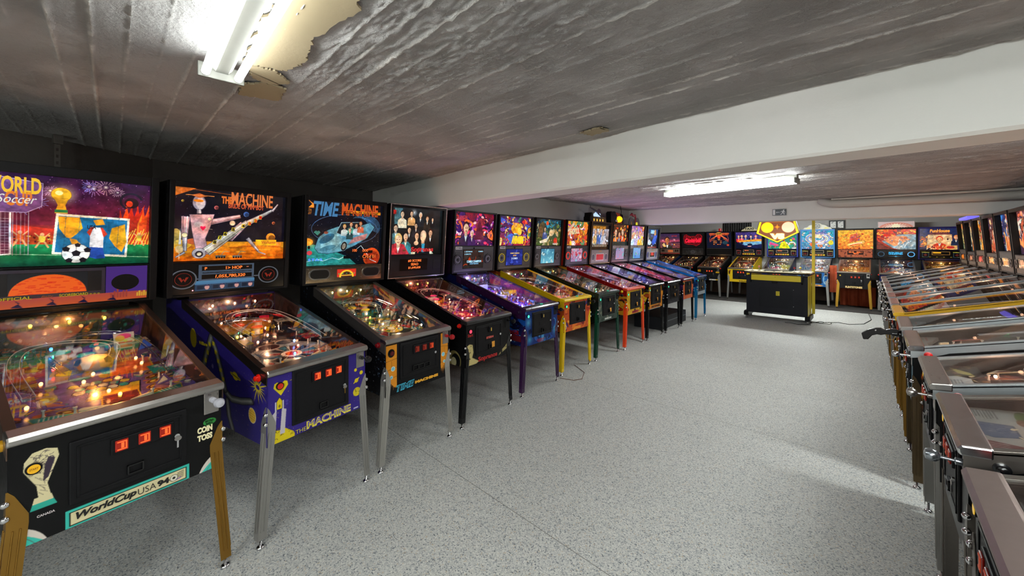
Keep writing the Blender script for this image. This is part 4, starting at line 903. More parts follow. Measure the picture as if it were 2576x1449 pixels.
def panel_old(kind):
    def fn(t, c, gx, z0, z1):
        p = base_panel(t, BBOX, gx, z0, z1, black_g)
        if kind == 'w':        # two square grilles with w logo and a central display
            for x in (-.255, .255):
                annulus("speaker_frame", BBOX, x, 1.27, .055, .049, -.001, .002, ink((120, 104, 100)), p, 1.0, 4); wlogo(BBOX, x, 1.262, .035, p, lit((190, 40, 26), .7), -.0005)
                lettering("Williams", BBOX, x - .06, 1.325, x + .06, 1.343, lit(c.get('wcol', (206, 196, 40)), .6), p, n=-.0005, bold=.04, shear=.2, name="panel_lettering")
            b = sl("display_bezel", BBOX, -.135, 1.275, .135, 1.355, -.001, .003, ink((120, 110, 96)), p, .002); sl("display_window", BBOX, -.122, 1.284, .122, 1.346, .003, .0035, ink((26, 30, 30), .2), p)
            if c.get('digits'): lettering(c['digits'], BBOX, -.1, 1.322, .0, 1.342, amber, p, n=.004, bold=.04, name="display_digits")
            for k in range(6): sl("award_lamp", BBOX, -.155 + .053 * k, 1.215, -.112 + .053 * k, 1.248, -.001, .001, lit((226, 196, 40) if k % 2 else (232, 150, 50), .8), p)
        elif kind == 'stone':
            A = Art(-gx + .01, z0 + .006, gx - .01, z1 - .01, 160, (190, 100, 66)); r = random.Random(4); A.swirl([(150, 70, 50), (210, 120, 80), (120, 50, 40)], r, 70, .01, .03, outline=.5)
            A.rect(-.16, 1.24, .17, 1.355, (200, 110, 74)); A.rect(-.145, 1.25, .155, 1.345, (60, 26, 20)); A.build("panel_print", bg_dim, p, lambda u, v: at(BBOX, u, v, -.001))
            for s, a_, v in (("04", -.12, 1.3), ("BALL 1", .03, 1.3), ("FREE PLAY", -.03, 1.262)): lettering(s, BBOX, a_, v, a_ + .10, v + .034, amber, p, n=0, bold=.04, name="display_digits")
        elif kind == 'ww':
            for x, e in ((-.25, .15), (.25, .9)): annulus("speaker_ring", BBOX, x, 1.275, .062, .045, -.001, .002, lit((90, 170, 226), e), p); disc("speaker_cone", BBOX, x, 1.275, .044, -.001, .0, black, p)
            for s, v in (("EXTRA BALL LIT", 1.298), ("UNLIMITED", 1.264)): lettering(s, BBOX, -.12, v, .115, v + .03, lit((50, 190, 255), 1.1), p, n=0, bold=.04, name="display_digits")
            flat(BBOX, [[(-.13, 1.225), (0, 1.228), (.13, 1.225), (0, 1.222)], [(-.03, 1.225), (0, 1.242), (.03, 1.225), (0, 1.208)]], "panel_ornament", lit((60, 170, 210), .6), p, -.001)
        elif kind == 'fun':
            sl("display_bezel", BBOX, -.14, 1.27, .135, 1.345, -.001, .003, ink((150, 116, 60)), p, .002); sl("display_window", BBOX, -.128, 1.28, .123, 1.335, .003, .0035, black_g, p); sl("display_glow", BBOX, -.12, 1.306, .0, 1.33, .0035, .004, lit((255, 170, 30), 1.2), p)
            for x in (-.235, .235): annulus("speaker_frame", BBOX, x, 1.268, .052, .046, -.001, .002, ink((50, 90, 120)), p, 1, 4); disc("speaker_cone", BBOX, x, 1.268, .03, -.001, .0, ink((90, 16, 20)), p, n=4); lettering("Williams", BBOX, x - .06, 1.32, x + .06, 1.338, lit((206, 196, 40), .6), p, n=-.0005, bold=.04, shear=.2, name="panel_lettering")
            for k in range(6): flat(BBOX, [[(-.28 + .105 * k, 1.215), (-.25 + .105 * k, 1.222), (-.28 + .105 * k, 1.229)]], "panel_arrow", lit((200, 180, 60), .5), p, -.001)
        elif kind == 'hs':
            for v in (z1 - .016, z0 + .012): sl("panel_trim", BBOX, -gx, v, gx, v + .007, -.001, .003, steel, p)
        elif kind == 'grey':
            sl("panel_face", BBOX, -gx + .01, z0 + .02, gx - .01, z1 - .02, -.002, .0, mat("panel_taupe", (112, 98, 92), .5), p)
            for k in range(2): lettering("SCORE 000", BBOX, -.06, 1.3 - .04 * k, .10, 1.322 - .04 * k, amber, p, n=.002, bold=.03, name="display_digits")
            for x in (-.25, -.2, .19, .25): sl("speaker_grille", BBOX, x - .02, 1.27, x + .02, 1.34, 0, .001, black, p)
            sl("panel_stripe", BBOX, -gx + .01, z0 + .022, gx - .01, z0 + .05, 0, .001, lit((150, 30, 30), .4), p)
        elif kind == 'eng':
            A = Art(-gx + .01, z0 + .006, gx - .01, z1 - .01, 170, (24, 24, 26)); r = random.Random(12)
            A.rect(-gx + .012, z1 - .02, gx - .012, z1 - .016, (150, 150, 150)); A.rect(-gx + .012, z0 + .008, gx - .012, z0 + .011, (150, 150, 150))
            for k in range(46): t_ = r.uniform(0, 360); A.arc((r.uniform(-.28, .28), r.uniform(z0 + .03, z1 - .04)), r.uniform(.01, .05), t_, t_ + 110, .003, (116, 118, 122))
            A.ell((0, 1.275), .055, .055, (60, 60, 64)); A.arc((0, 1.275), .055, 0, 360, .003, (150, 150, 154)); A.build("panel_print", print_mat("engraving", emit=.12), p, lambda u, v: at(BBOX, u, v, -.001))
    return fn

# ------------------------------------------------------------------ backglass paintings
def glass_cup(gx, z0, z1):
    A = Art(-gx, z0, gx, z1, 520, (20, 80, 50), (60, 26, 66)); r = random.Random(1)
    A.vgrad(1.55, 1.60, (196, 70, 30), (120, 34, 44)); A.vgrad(1.60, z1, (112, 30, 50), (42, 16, 52)); A.vgrad(z0, 1.50, (10, 64, 44), (30, 130, 70)); A.rect(-gx, 1.50, gx, 1.552, (190, 66, 30))
    for k in range(240): x = r.uniform(-gx, gx); y = r.uniform(1.505, 1.575); A.ell((x, y), .003, .004, r.choice([(230, 150, 50), (120, 30, 20), (240, 190, 80), (60, 20, 30), (200, 60, 40)]))
    A.line([(-gx, 1.458), (gx, 1.425)], .003, (150, 200, 150)); A.poly([(-gx, 1.56), (-.20, 1.60), (-.02, 1.575), (-.02, 1.55), (-gx, 1.535)], (196, 52, 36))
    for p, q in (((0.087,1.805), .05), ((0.069,1.814), .035), ((0.133,1.817), .05), ((-0.104,1.712), .04), ((-0.159,1.677), .035), ((0.180,1.794), .035), ((-0.066,1.776), .03)): A.burst(p, q, 18, .0022, r.choice([(190, 130, 190), (220, 170, 180), (150, 140, 220)]), r)
    A.stars(160, r, [(170, 90, 150), (210, 150, 190), (120, 80, 160)], .0008, .0018, (-gx, 1.66, gx, z1))
    # flames and comet at the right
    for k in range(16): x = .18 + .008 * k; A.poly([(x, 1.50), (x + .03, 1.60 + .012 * (k % 4)), (x + .012 + .02 * (k % 3), 1.70 + .012 * (k % 5)), (x + .006, 1.62)], r.choice([(226, 70, 22), (240, 120, 30), (190, 40, 24)]))
    A.ell((0.239,1.739), .030, .030, (36, 18, 26)); A.arc((0.238,1.748), .045, 20, 240, .010, (30, 24, 40)); A.ell((0.230,1.734), .014, .018, (220, 60, 30))
    for k in range(9): A.line([(.2 + .014 * k, 1.50), (.235 + .012 * k, 1.57 + .01 * (k % 3))], .004, (244, 180, 60))
    for p in ((-.30, 1.52), (-.16, 1.53), (-.09, 1.52), (.275, 1.53)):        # generic players
        c1 = r.choice([(226, 90, 40), (240, 190, 60)]); A.ell((p[0], p[1] + .03), .007, .009, (220, 150, 100)); A.poly([(p[0] - .012, p[1] + .022), (p[0] + .012, p[1] + .022), (p[0] + .009, p[1] - .01), (p[0] - .009, p[1] - .01)], c1)
        for s in (-1, 1): A.line([(p[0] + s * .008, p[1] - .008), (p[0] + s * .020, p[1] - .035)], .007, (220, 150, 90)); A.line([(p[0] + s * .01, p[1] + .018), (p[0] + s * .024, p[1] + .036)], .005, (220, 150, 90))
    # goal with net
    g = [(-0.290,1.703), (-0.190,1.679), (-0.189,1.453), (-0.288,1.446)]; A.poly(g, (90, 40, 60))
    for k in range(14): A.line([(g[0][0] + k * .012, g[0][1] - .002), (g[0][0] + k * .012, g[3][1])], .0014, (190, 160, 170)); A.line([(g[0][0], g[3][1] + k * .014), (g[2][0], g[3][1] + k * .0138)], .0014, (190, 160, 170))
    A.line([g[0], g[1], g[2]], .006, (236, 226, 226)); A.line([g[2], (g[3][0], g[3][1] - .004)], .005, (236, 226, 226))
    # postage stamp with map
    st = [(-0.041,1.656), (0.229,1.644), (0.219,1.432), (-0.054,1.454)]; cx = sum(p[0] for p in st) / 4; cy = sum(p[1] for p in st) / 4
    A.poly([(cx + (p[0] - cx) * 1.03, cy + (p[1] - cy) * 1.05) for p in st], (238, 226, 200)); A.poly([(cx + (p[0] - cx) * .96, cy + (p[1] - cy) * .94) for p in st], (26, 104, 150))
    A.poly([(-0.038,1.646), (0.038,1.644), (0.049,1.587), (0.027,1.554), (0.007,1.533), (-0.009,1.537), (-0.034,1.584)], (228, 158, 30)); A.poly([(0.002,1.533), (0.027,1.525), (0.054,1.486), (0.043,1.448), (0.020,1.459), (0.011,1.501)], (224, 150, 30))
    A.poly([(0.160,1.591), (0.213,1.616), (0.221,1.513), (0.202,1.456), (0.173,1.490), (0.150,1.535)], (228, 160, 34)); A.poly([(0.087,1.632), (0.123,1.641), (0.133,1.610), (0.099,1.604)], (214, 150, 40))
    for k in range(5): A.line([(st[0][0] + .03 + .05 * k, st[0][1] - .006), (st[3][0] + .035 + .05 * k, st[3][1] + .006)], .0012, (14, 70, 110))
    # plain pennants where the stamp is busiest, a whistle and a shirt-like banner
    A.poly([(0.064,1.566), (0.079,1.595), (0.124,1.592), (0.143,1.557), (0.128,1.539), (0.126,1.446), (0.075,1.451), (0.076,1.545)], (236, 226, 222)); A.poly([(0.064,1.566), (0.079,1.595), (0.090,1.595), (0.076,1.545)], (206, 60, 40)); A.poly([(0.124,1.592), (0.143,1.557), (0.128,1.539), (0.115,1.594)], (206, 60, 40))
    A.poly([(0.074,1.486), (0.126,1.481), (0.136,1.423), (0.099,1.420), (0.075,1.430)], (36, 70, 150))
    # golden cup
    g0 = (-0.028,1.760); A.glow(g0, .075, (255, 236, 190), .95); A.ell(g0, .034, .034, (240, 176, 40), out=(150, 90, 20), ow=.002); A.ell((g0[0] - .008, g0[1] + .008), .013, .012, (255, 236, 150))
    A.poly([(g0[0] - .026, g0[1] - .016), (g0[0] + .026, g0[1] - .016), (g0[0] + .014, g0[1] - .055), (g0[0] + .018, g0[1] - .078), (g0[0] - .018, g0[1] - .078), (g0[0] - .012, g0[1] - .055)], (232, 160, 34)); A.rect(g0[0] - .022, g0[1] - .094, g0[0] + .022, g0[1] - .078, (40, 110, 60)); A.rect(g0[0] - .022, g0[1] - .098, g0[0] + .022, g0[1] - .094, (240, 190, 60))
    # football
    b = (0.027,1.452); q = .050; A.ell(b, q, q, (232, 226, 216), out=(40, 34, 40), ow=.002)
    for ux, uy, rr in ((0, 0, .36), (.82, .35, .3), (-.72, .45, .3), (.5, -.72, .3), (-.5, -.75, .28), (.1, .88, .24)): A.poly([(b[0] + q * (ux + rr * math.cos(R(90 + 72 * k))), b[1] + q * (uy + rr * math.sin(R(90 + 72 * k)))) for k in range(5)], (26, 24, 30))
    for k in range(5): a = R(90 + 72 * k); A.line([(b[0] + q * .36 * math.cos(a), b[1] + q * .36 * math.sin(a)), (b[0] + q * .72 * math.cos(a), b[1] + q * .72 * math.sin(a))], .002, (60, 56, 60))
    pl = (-0.123,1.730); A.poly([(-0.301,1.838), (-0.090,1.809), (-0.093,1.693), (-0.141,1.659), (-0.300,1.657)], (110, 70, 120)); A.line([(-0.301,1.838), (-0.090,1.809), (-0.093,1.693), (-0.141,1.659), (-0.300,1.657)], .003, (190, 160, 200))
    return A
def glass_machine(gx, z0, z1):
    A = Art(-gx, z0, gx, z1, 520, (196, 96, 20), (16, 12, 22)); r = random.Random(2)
    A.vgrad(1.52, z1, (14, 10, 24), (12, 12, 20)); A.vgrad(z0, 1.52, (206, 92, 12), (214, 132, 26)); A.poly([(-gx, z1), (-.22, z1), (-.26, 1.84), (-gx, 1.80)], (196, 100, 30))
    A.stars(120, r, [(150, 140, 160), (90, 90, 120)], .0007, .0014, (-gx, 1.55, gx, z1)); A.line([(-gx, 1.86), (.10, 1.835)], .003, (160, 80, 30))
    for p, q, c in (((-0.109,1.747), .013, (190, 90, 90)), ((0.072,1.714), .018, (60, 90, 150)), ((0.258,1.661), .011, (200, 100, 60)), ((-0.290,1.776), .007, (220, 170, 60)), ((0.242,1.553), .032, (224, 130, 36))): A.ell(p, q, q, c); A.ell((p[0] + q * .25, p[1] - q * .2), q * .75, q * .75, Z(c, .55)); 
    for k in range(26): x = r.uniform(-gx, gx); y = r.uniform(z0 + .01, 1.5); A.ell((x, y), r.uniform(.02, .06), .006, r.choice([(180, 70, 10), (236, 160, 40), (150, 60, 10)]), 0, .6)
    A.ell((-.29, 1.50), .05, .03, (240, 170, 50)); A.ell((-.22, 1.52), .05, .02, (190, 80, 40)); A.ell((-.32, 1.55), .03, .05, (240, 200, 90), 0, .7)
    A.poly([(-.305, 1.50), (-.298, 1.60), (-.291, 1.50)], (236, 226, 216)); A.poly([(.10, 1.49), (.30, 1.49), (.30, 1.52), (.20, 1.505)], (214, 130, 50))
    # chrome machine arm and torso of plain plates and joints (generic)
    sil, sh, rose = (176, 160, 162), (90, 76, 86), (206, 150, 150)
    def limb(a, b, w0, w1, c, edge=sh):
        dx, dy = b[0] - a[0], b[1] - a[1]; L = math.hypot(dx, dy); nx, ny = -dy / L, dx / L
        A.poly([(a[0] + nx * w0, a[1] + ny * w0), (b[0] + nx * w1, b[1] + ny * w1), (b[0] - nx * w1, b[1] - ny * w1), (a[0] - nx * w0, a[1] - ny * w0)], c, out=edge, ow=.003); A.line([(a[0] + nx * w0 * .4, a[1] + ny * w0 * .4), (b[0] + nx * w1 * .4, b[1] + ny * w1 * .4)], w1 * .35, (232, 214, 206)); A.line([(a[0] - nx * w0 * .6, a[1] - ny * w0 * .6), (b[0] - nx * w1 * .6, b[1] - ny * w1 * .6)], w1 * .4, Z(c, .6))
    limb((-0.272,1.678), (-0.275,1.565), .022, .016, rose); limb((-0.274,1.552), (-0.272,1.459), .013, .009, sil); limb((-0.272,1.451), (-0.317,1.419), .007, .004, sil)
    limb((-0.033,1.543), (0.057,1.643), .03, .024, rose); limb((-0.150,1.646), (0.035,1.697), .018, .012, rose)
    A.poly([(-0.254,1.692), (-0.119,1.701), (-0.139,1.620), (-0.165,1.541), (-0.144,1.435), (-0.209,1.437), (-0.234,1.566)], rose, out=sh, ow=.003); A.ell((-0.204,1.631), .025, .016, (226, 186, 176)); A.ell((-0.185,1.494), .026, .028, (196, 146, 150)); A.ell((-0.197,1.442), .036, .032, sil, out=sh, ow=.003); A.ell((-0.196,1.437), .022, .021, (50, 40, 46)); A.ell((-0.196,1.437), .012, .011, (226, 196, 150))
    for k in range(8): A.line([(-0.235,1.617), (-0.127,1.600)], .0012, (240, 220, 200))
    limb((-0.158,1.452), (0.082,1.658), .030, .018, (186, 172, 150)); limb((0.082,1.652), (0.245,1.755), .017, .008, (186, 172, 160)); limb((0.246,1.749), (0.284,1.803), .008, .004, sil); limb((0.086,1.544), (0.160,1.452), .012, .007, sil); A.line([(0.161,1.446), (0.208,1.428)], .008, sil)
    A.ell((-0.275,1.560), .014, .014, (236, 206, 150), out=sh, ow=.003); A.ell((-0.012,1.648), .016, .016, (226, 190, 150), out=sh, ow=.003); A.ell((-0.145,1.668), .010, .010, (240, 214, 170), out=sh, ow=.002)
    # plain mirrored helmet (no face)
    hd = (-0.204,1.772); A.ell(hd, .034, .046, (150, 132, 140), out=(60, 46, 60), ow=.003); A.ell((hd[0] + .006, hd[1] - .004), .024, .038, (206, 176, 170)); A.ell((hd[0] - .004, hd[1] + .012), .027, .009, (236, 130, 20)); A.poly([(hd[0] - .045, hd[1] + .045), (hd[0], hd[1] + .060), (hd[0] + .045, hd[1] + .045), (hd[0], hd[1] + .030)], (180, 90, 40)); A.line([(hd[0] - .07, hd[1] + .045), (hd[0] + .08, hd[1] + .048)], .004, (196, 120, 60)); limb((hd[0], hd[1] - .045), (hd[0] + .002, hd[1] - .07), .010, .012, sil)
    for p in ((-0.113,1.515), (-0.084,1.547), (-0.053,1.572), (-0.006,1.604), (0.055,1.631), (0.095,1.650), (0.134,1.672), (0.165,1.697)): A.poly([(p[0] - .012, p[1] - .012), (p[0] + .008, p[1] - .014), (p[0] + .012, p[1] + .012), (p[0] - .008, p[1] + .013)], (222, 186, 40) if p[0] < .17 else (200, 150, 110))
    h = (-0.180,1.608); A.poly([(h[0], h[1] - .018), (h[0] - .016, h[1] + .003), (h[0] - .012, h[1] + .013), (h[0] - .003, h[1] + .011), (h[0], h[1] + .006), (h[0] + .003, h[1] + .011), (h[0] + .012, h[1] + .013), (h[0] + .016, h[1] + .003)], (236, 30, 80))
    for p in ((-0.076,1.420), (0.025,1.418)): A.rect(p[0] - .03, p[1] - .006, p[0] + .03, p[1] + .006, (90, 90, 84)); [A.ell((p[0] - .022 + .015 * k, p[1] - .008), .006, .006, (20, 20, 20)) for k in range(4)]; A.line([(p[0], p[1]), (p[0] + .02, p[1] + .035), (p[0] + .05, p[1] + .03)], .004, (120, 110, 90))
    A.rect(*(0.140,1.493), *(0.283,1.535), (240, 176, 30)); A.line([(-.30, 1.405), (-.30, 1.45)], .002, (226, 200, 160)); A.ell((-.30, 1.47), .02, .024, (226, 190, 140), 0, .8)
    return A
def glass_time(gx, z0, z1):
    A = Art(-gx, z0, gx, z1, 480, (8, 14, 22), (8, 10, 22)); r = random.Random(3)
    A.stars(240, r, [(120, 150, 190), (70, 90, 130), (190, 190, 200)], .0007, .0018); A.poly([(-gx, 1.49), (-.28, 1.50), (-.10, 1.44), (.02, 1.39), (.10, z0), (-gx, z0)], (40, 130, 124)); A.ell((-.33, 1.52), .045, .03, (240, 120, 30)); A.glow((-.31, 1.515), .06, (255, 190, 60), .9)
    A.ell((.25, 1.385), .085, .085, (196, 70, 24)); A.ell((.26, 1.37), .07, .07, (150, 44, 20)); A.arc((0, 1.63), .30, 0, 360, .004, (60, 90, 130), 40, ry=.13)
    for k in range(14): A.arc((.17, 1.66), .05 + .008 * k, -30, 60 + 6 * k, .0018, (90, 150, 200), 16, ry=.03 + .006 * k)
    # plain teal pod car with passengers (generic)
    A.poly([(-.27, 1.47), (-.24, 1.56), (-.17, 1.62), (-.08, 1.655), (.10, 1.66), (.22, 1.70), (.27, 1.66), (.20, 1.56), (.08, 1.49), (-.04, 1.44), (-.16, 1.42), (-.24, 1.43)], (86, 140, 158), out=(24, 50, 66), ow=.004)
    A.ell((-.13, 1.52), .10, .055, (120, 172, 186), R(28)); A.ell((-.17, 1.55), .07, .03, (40, 90, 116), R(30)); A.ell((-.16, 1.47), .07, .02, (60, 110, 130), R(15)); A.poly([(-.09, 1.60), (.02, 1.56), (.16, 1.62), (.12, 1.70), (-.05, 1.69)], (24, 30, 36), out=(160, 190, 200), ow=.003)
    A.ell((-.02, 1.485), .026, .040, (20, 20, 22), R(-15), out=(120, 150, 160), ow=.003); A.ell((-.02, 1.485), .016, .027, (130, 130, 120), R(-15)); A.poly([(.02, 1.50), (.18, 1.55), (.20, 1.60), (.06, 1.56)], (176, 110, 104))
    for x, y, c, h_ in ((-.02, 1.64, (190, 190, 180), (190, 140, 50)), (.04, 1.66, (70, 130, 110), (120, 60, 30)), (.09, 1.65, (200, 200, 200), (90, 60, 40)), (.13, 1.67, (180, 90, 60), (170, 90, 40)), (.03, 1.61, (30, 60, 60), (60, 40, 30))): A.person((x, y), .034, c, (214, 160, 120), h_)
    A.poly([(-.28, 1.60), (-.265, 1.615), (-.25, 1.61), (-.24, 1.617), (-.225, 1.60), (-.25, 1.575)], (60, 130, 120)); A.ell((-.18, 1.60), .018, .012, (150, 80, 60)); A.ell((-.31, 1.43), .022, .018, (190, 60, 70)); A.ell((-.315, 1.475), .010, .014, (20, 20, 26))
    for P in ([(-gx, 1.355), (-.24, 1.375), (-.20, 1.36), (-.12, 1.385), (-.06, 1.37), (0, 1.40)], [(.10, 1.46), (.14, 1.49), (.19, 1.43), (.24, 1.36), (.30, 1.335)]): A.line(P, .004, (190, 220, 230))
    A.rect(-.02, 1.375, .10, 1.40, (12, 12, 14)); A.rect(.0, 1.42, .10, 1.446, (12, 10, 12)); A.rect(.135, 1.37, .27, 1.398, (30, 18, 14)); A.rect(.135, 1.42, .26, 1.446, (30, 18, 14)); A.rect(.155, 1.80, .32, 1.845, (16, 10, 8)); A.rect(-.02, 1.775, .325, 1.80, (206, 130, 26))
    A.poly([(-.33, 1.80), (-.30, 1.83), (-.33, 1.86), (-.325, 1.86), (-.29, 1.835), (-.29, 1.86), (-.285, 1.80)], (220, 130, 40))
    return A
def glass_family(gx, z0, z1):
    A = Art(-gx, z0, gx, z1, 430, (14, 16, 16), (22, 30, 34)); r = random.Random(4)
    A.rect(-.28, 1.70, -.19, z1 - .01, (60, 100, 110)); A.glow((-.05, 1.83), .05, (220, 220, 220), .9); A.poly([(-.2, 1.43), (0, 1.47), (.16, 1.47), (.22, z0), (-.22, z0)], (226, 216, 180)); sk = (222, 178, 142)
    P = [((-.19, 1.775), .058, (206, 200, 176), (40, 28, 22)), ((-.08, 1.79), .05, (196, 150, 96), (30, 22, 20)), ((.03, 1.78), .05, (30, 34, 40), (170, 165, 160)), ((.12, 1.75), .05, (44, 36, 30), (50, 34, 26)), ((.19, 1.75), .034, (20, 18, 20), (30, 20, 18)),
         ((-.26, 1.63), .065, (70, 116, 120), (30, 20, 18)), ((-.10, 1.62), .055, (24, 24, 28), (24, 18, 18)), ((-.02, 1.67), .048, (36, 36, 44), (20, 16, 16)), ((-.14, 1.545), .075, (50, 120, 130), (22, 20, 24)), ((-.005, 1.555), .07, (20, 20, 24), (34, 22, 18)), ((.17, 1.59), .068, (16, 14, 16), (60, 26, 16))]
    for p, h, c, hc in P: A.person(p, h, c, sk, hc)
    A.person((.075, 1.535), .105, (20, 22, 26), (226, 184, 150), (70, 50, 40)); A.ell((.078, 1.60), .036, .05, (228, 186, 152)); A.poly([(.06, 1.51), (.10, 1.51), (.095, 1.42), (.065, 1.42)], (40, 150, 190)); A.ell((-.01, 1.515), .028, .022, (222, 176, 140))
    A.poly([(-gx, z0), (-gx, 1.49), (-.24, 1.52), (-.16, 1.50), (-.09, z0)], (176, 44, 54)); A.person((-.225, 1.50), .10, (180, 46, 56), (232, 196, 160), (214, 180, 110))
    A.rect(-.292, 1.80, -.262, 1.84, (170, 30, 26)); A.ell((-.15, 1.44), .02, .01, (120, 60, 40)); return A
def glass_generic(bgs, pal, seed, fig=(), res=300, n1=40, n2=90, extra=None):
    def fn(gx, z0, z1):
        A = Art(-gx, z0, gx, z1, res, bgs[0], bgs[1]); r = random.Random(seed)
        A.swirl(pal, r, n1, .03, .09, outline=.15); A.swirl(pal, r, n2, .008, .03, outline=.5)
        for u, v, h, c, hc in fig: A.person((gx * u, z0 + (z1 - z0) * v), h, c, (228, 180, 144), hc)
        if extra: extra(A, r, gx, z0, z1)
        return A
    return fn
def front_flat(W, c, pal=None, seed=0, n=60, extra=None, z0=.491, z1=.838, res=260):
    A = Art(-W, z0, W, z1, res, c); r = random.Random(seed)
    if pal: A.swirl(pal, r, n, .012, .05, outline=.3)
    if extra: extra(A, r)
    return A

# ------------------------------------------------------------------ cabinet artwork of the nearest machines
def front_cup(W):
    A = Art(-W, .491, W, .838, 620, (14, 14, 15)); cr = (226, 214, 168); r = random.Random(5)
    # trophy drawing
    A.poly([(-.262, .770), (-.245, .795), (-.215, .80), (-.19, .79), (-.186, .765), (-.200, .72), (-.212, .68), (-.205, .64), (-.232, .64), (-.236, .68), (-.250, .71), (-.264, .74)], cr)
    for k in range(60):
        t = r.uniform(0, 360); p = (-.226 + r.uniform(-.022, .022), .752 + r.uniform(-.03, .034)); A.arc(p, r.uniform(.004, .012), t, t + r.uniform(40, 120), .0014, (70, 60, 70), a=.8)
    for k in range(9): A.line([(-.236 + r.uniform(-.004, .02), .72 - .008 * k), (-.216 + r.uniform(-.012, .006), .70 - .007 * k)], .0013, (80, 70, 70), .8)
    A.poly([(-.21, .77), (-.195, .76), (-.21, .70), (-.222, .69), (-.218, .74)], (60, 50, 64)); A.poly([(-.245, .62), (-.198, .62), (-.190, .60), (-.250, .60)], (50, 170, 150)); A.poly([(-.241, .64), (-.203, .64), (-.198, .62), (-.245, .62)], cr)
    # baseball corners
    for s in (-1, 1):
        c = (s * (W + .03), .45); A.ell(c, .12, .12, (222, 212, 200)); A.poly([(s * W, .491), (s * W, .55), (s * (W - .045), .52), (s * (W - .075), .491)], (60, 190, 172)); A.arc(c, .095, 0, 360, .0015, (90, 80, 80), 50)
    A.poly([(-.172, .488), (.178, .488), (.178, .555), (-.172, .555)], (60, 190, 172)); A.rect(-.163, .497, .169, .546, (20, 20, 20)); A.rect(-.160, .500, .166, .543, cr)
    q = (.135, .521)
    for k in range(5): A.line([(q[0] + .001 * k, q[1] - .012 + .006 * k), (q[0] + .024, q[1] - .008 + .006 * k)], .002, (20, 20, 20))
    A.ell((q[0] - .008, q[1] - .002), .012, .012, (236, 230, 210), out=(20, 20, 20), ow=.0015); A.ell((q[0] - .008, q[1] - .002), .005, .005, (20, 20, 20)); A.poly([(q[0] - .008, q[1] - .016), (q[0] + .016, q[1] - .006), (q[0] + .014, q[1] - .012)], (130, 70, 170))
    A.ell((.252, .706), .024, .015, (50, 140, 60)); return A
def front_machine(W):
    A = Art(-W, .491, W, .838, 560, (52, 38, 126)); r = random.Random(6); Y = (222, 200, 30); A.stars(120, r, [(206, 186, 60), (120, 110, 190), (206, 190, 120)], .0006, .0016)
    h = (-0.219,0.769); A.poly([(h[0], h[1] - .042), (h[0] - .036, h[1] + .004), (h[0] - .032, h[1] + .024), (h[0] - .018, h[1] + .030), (h[0], h[1] + .018), (h[0] + .018, h[1] + .030), (h[0] + .032, h[1] + .024), (h[0] + .036, h[1] + .004)], Y)
    for p, q in (((0.220,0.733), .010), ((0.260,0.707), .012), ((0.229,0.599), .026), ((-0.189,0.690), .007), ((-0.189,0.675), .006)): A.ell(p, q, q, Y if p[0] > 0 else (70, 60, 150))
    m = (0.229,0.599); A.swirl([(150, 136, 30), (236, 220, 90)], r, 26, .003, .008, (m[0] - .018, m[1] - .018, m[0] + .018, m[1] + .018)); s = (0.226,0.668); A.ell(s, .013, .013, Y); A.ell(s, .026, .005, Y, R(35))
    A.poly([(-W, .491), (-W, .585), (-.262, .575), (-.25, .56), (-.23, .553), (-.20, .556), (-.18, .54), (-.155, .52), (-.148, .505), (-.15, .491)], Y)
    for k in range(26): A.arc((r.uniform(-W, -.16), r.uniform(.495, .56)), .008, r.uniform(0, 90), r.uniform(120, 200), .0016, (60, 50, 20))
    A.poly([(-.262, .64), (-.24, .66), (-.244, .56), (-.266, .56)], (196, 190, 196)); A.poly([(-.214, .66), (-.192, .65), (-.20, .53), (-.224, .53)], (196, 190, 196)); A.poly([(-.24, .66), (-.24, .70), (-.226, .72), (-.213, .70), (-.213, .66)], Y, out=(40, 30, 30), ow=.002); A.ell((-.226, .675), .005, .008, (120, 100, 30)); A.rect(-.248, .65, -.242, .70, (210, 206, 210)); A.rect(-.211, .65, -.205, .70, (210, 206, 210))
    for p in ((0.269,0.504), (-0.162,0.791)): A.line([(p[0] - .009, p[1]), (p[0] + .009, p[1])], .0025, Y); A.line([(p[0], p[1] - .012), (p[0], p[1] + .012)], .0025, Y)
    A.rect(.206, .500, .238, .508, (200, 198, 220)); return A
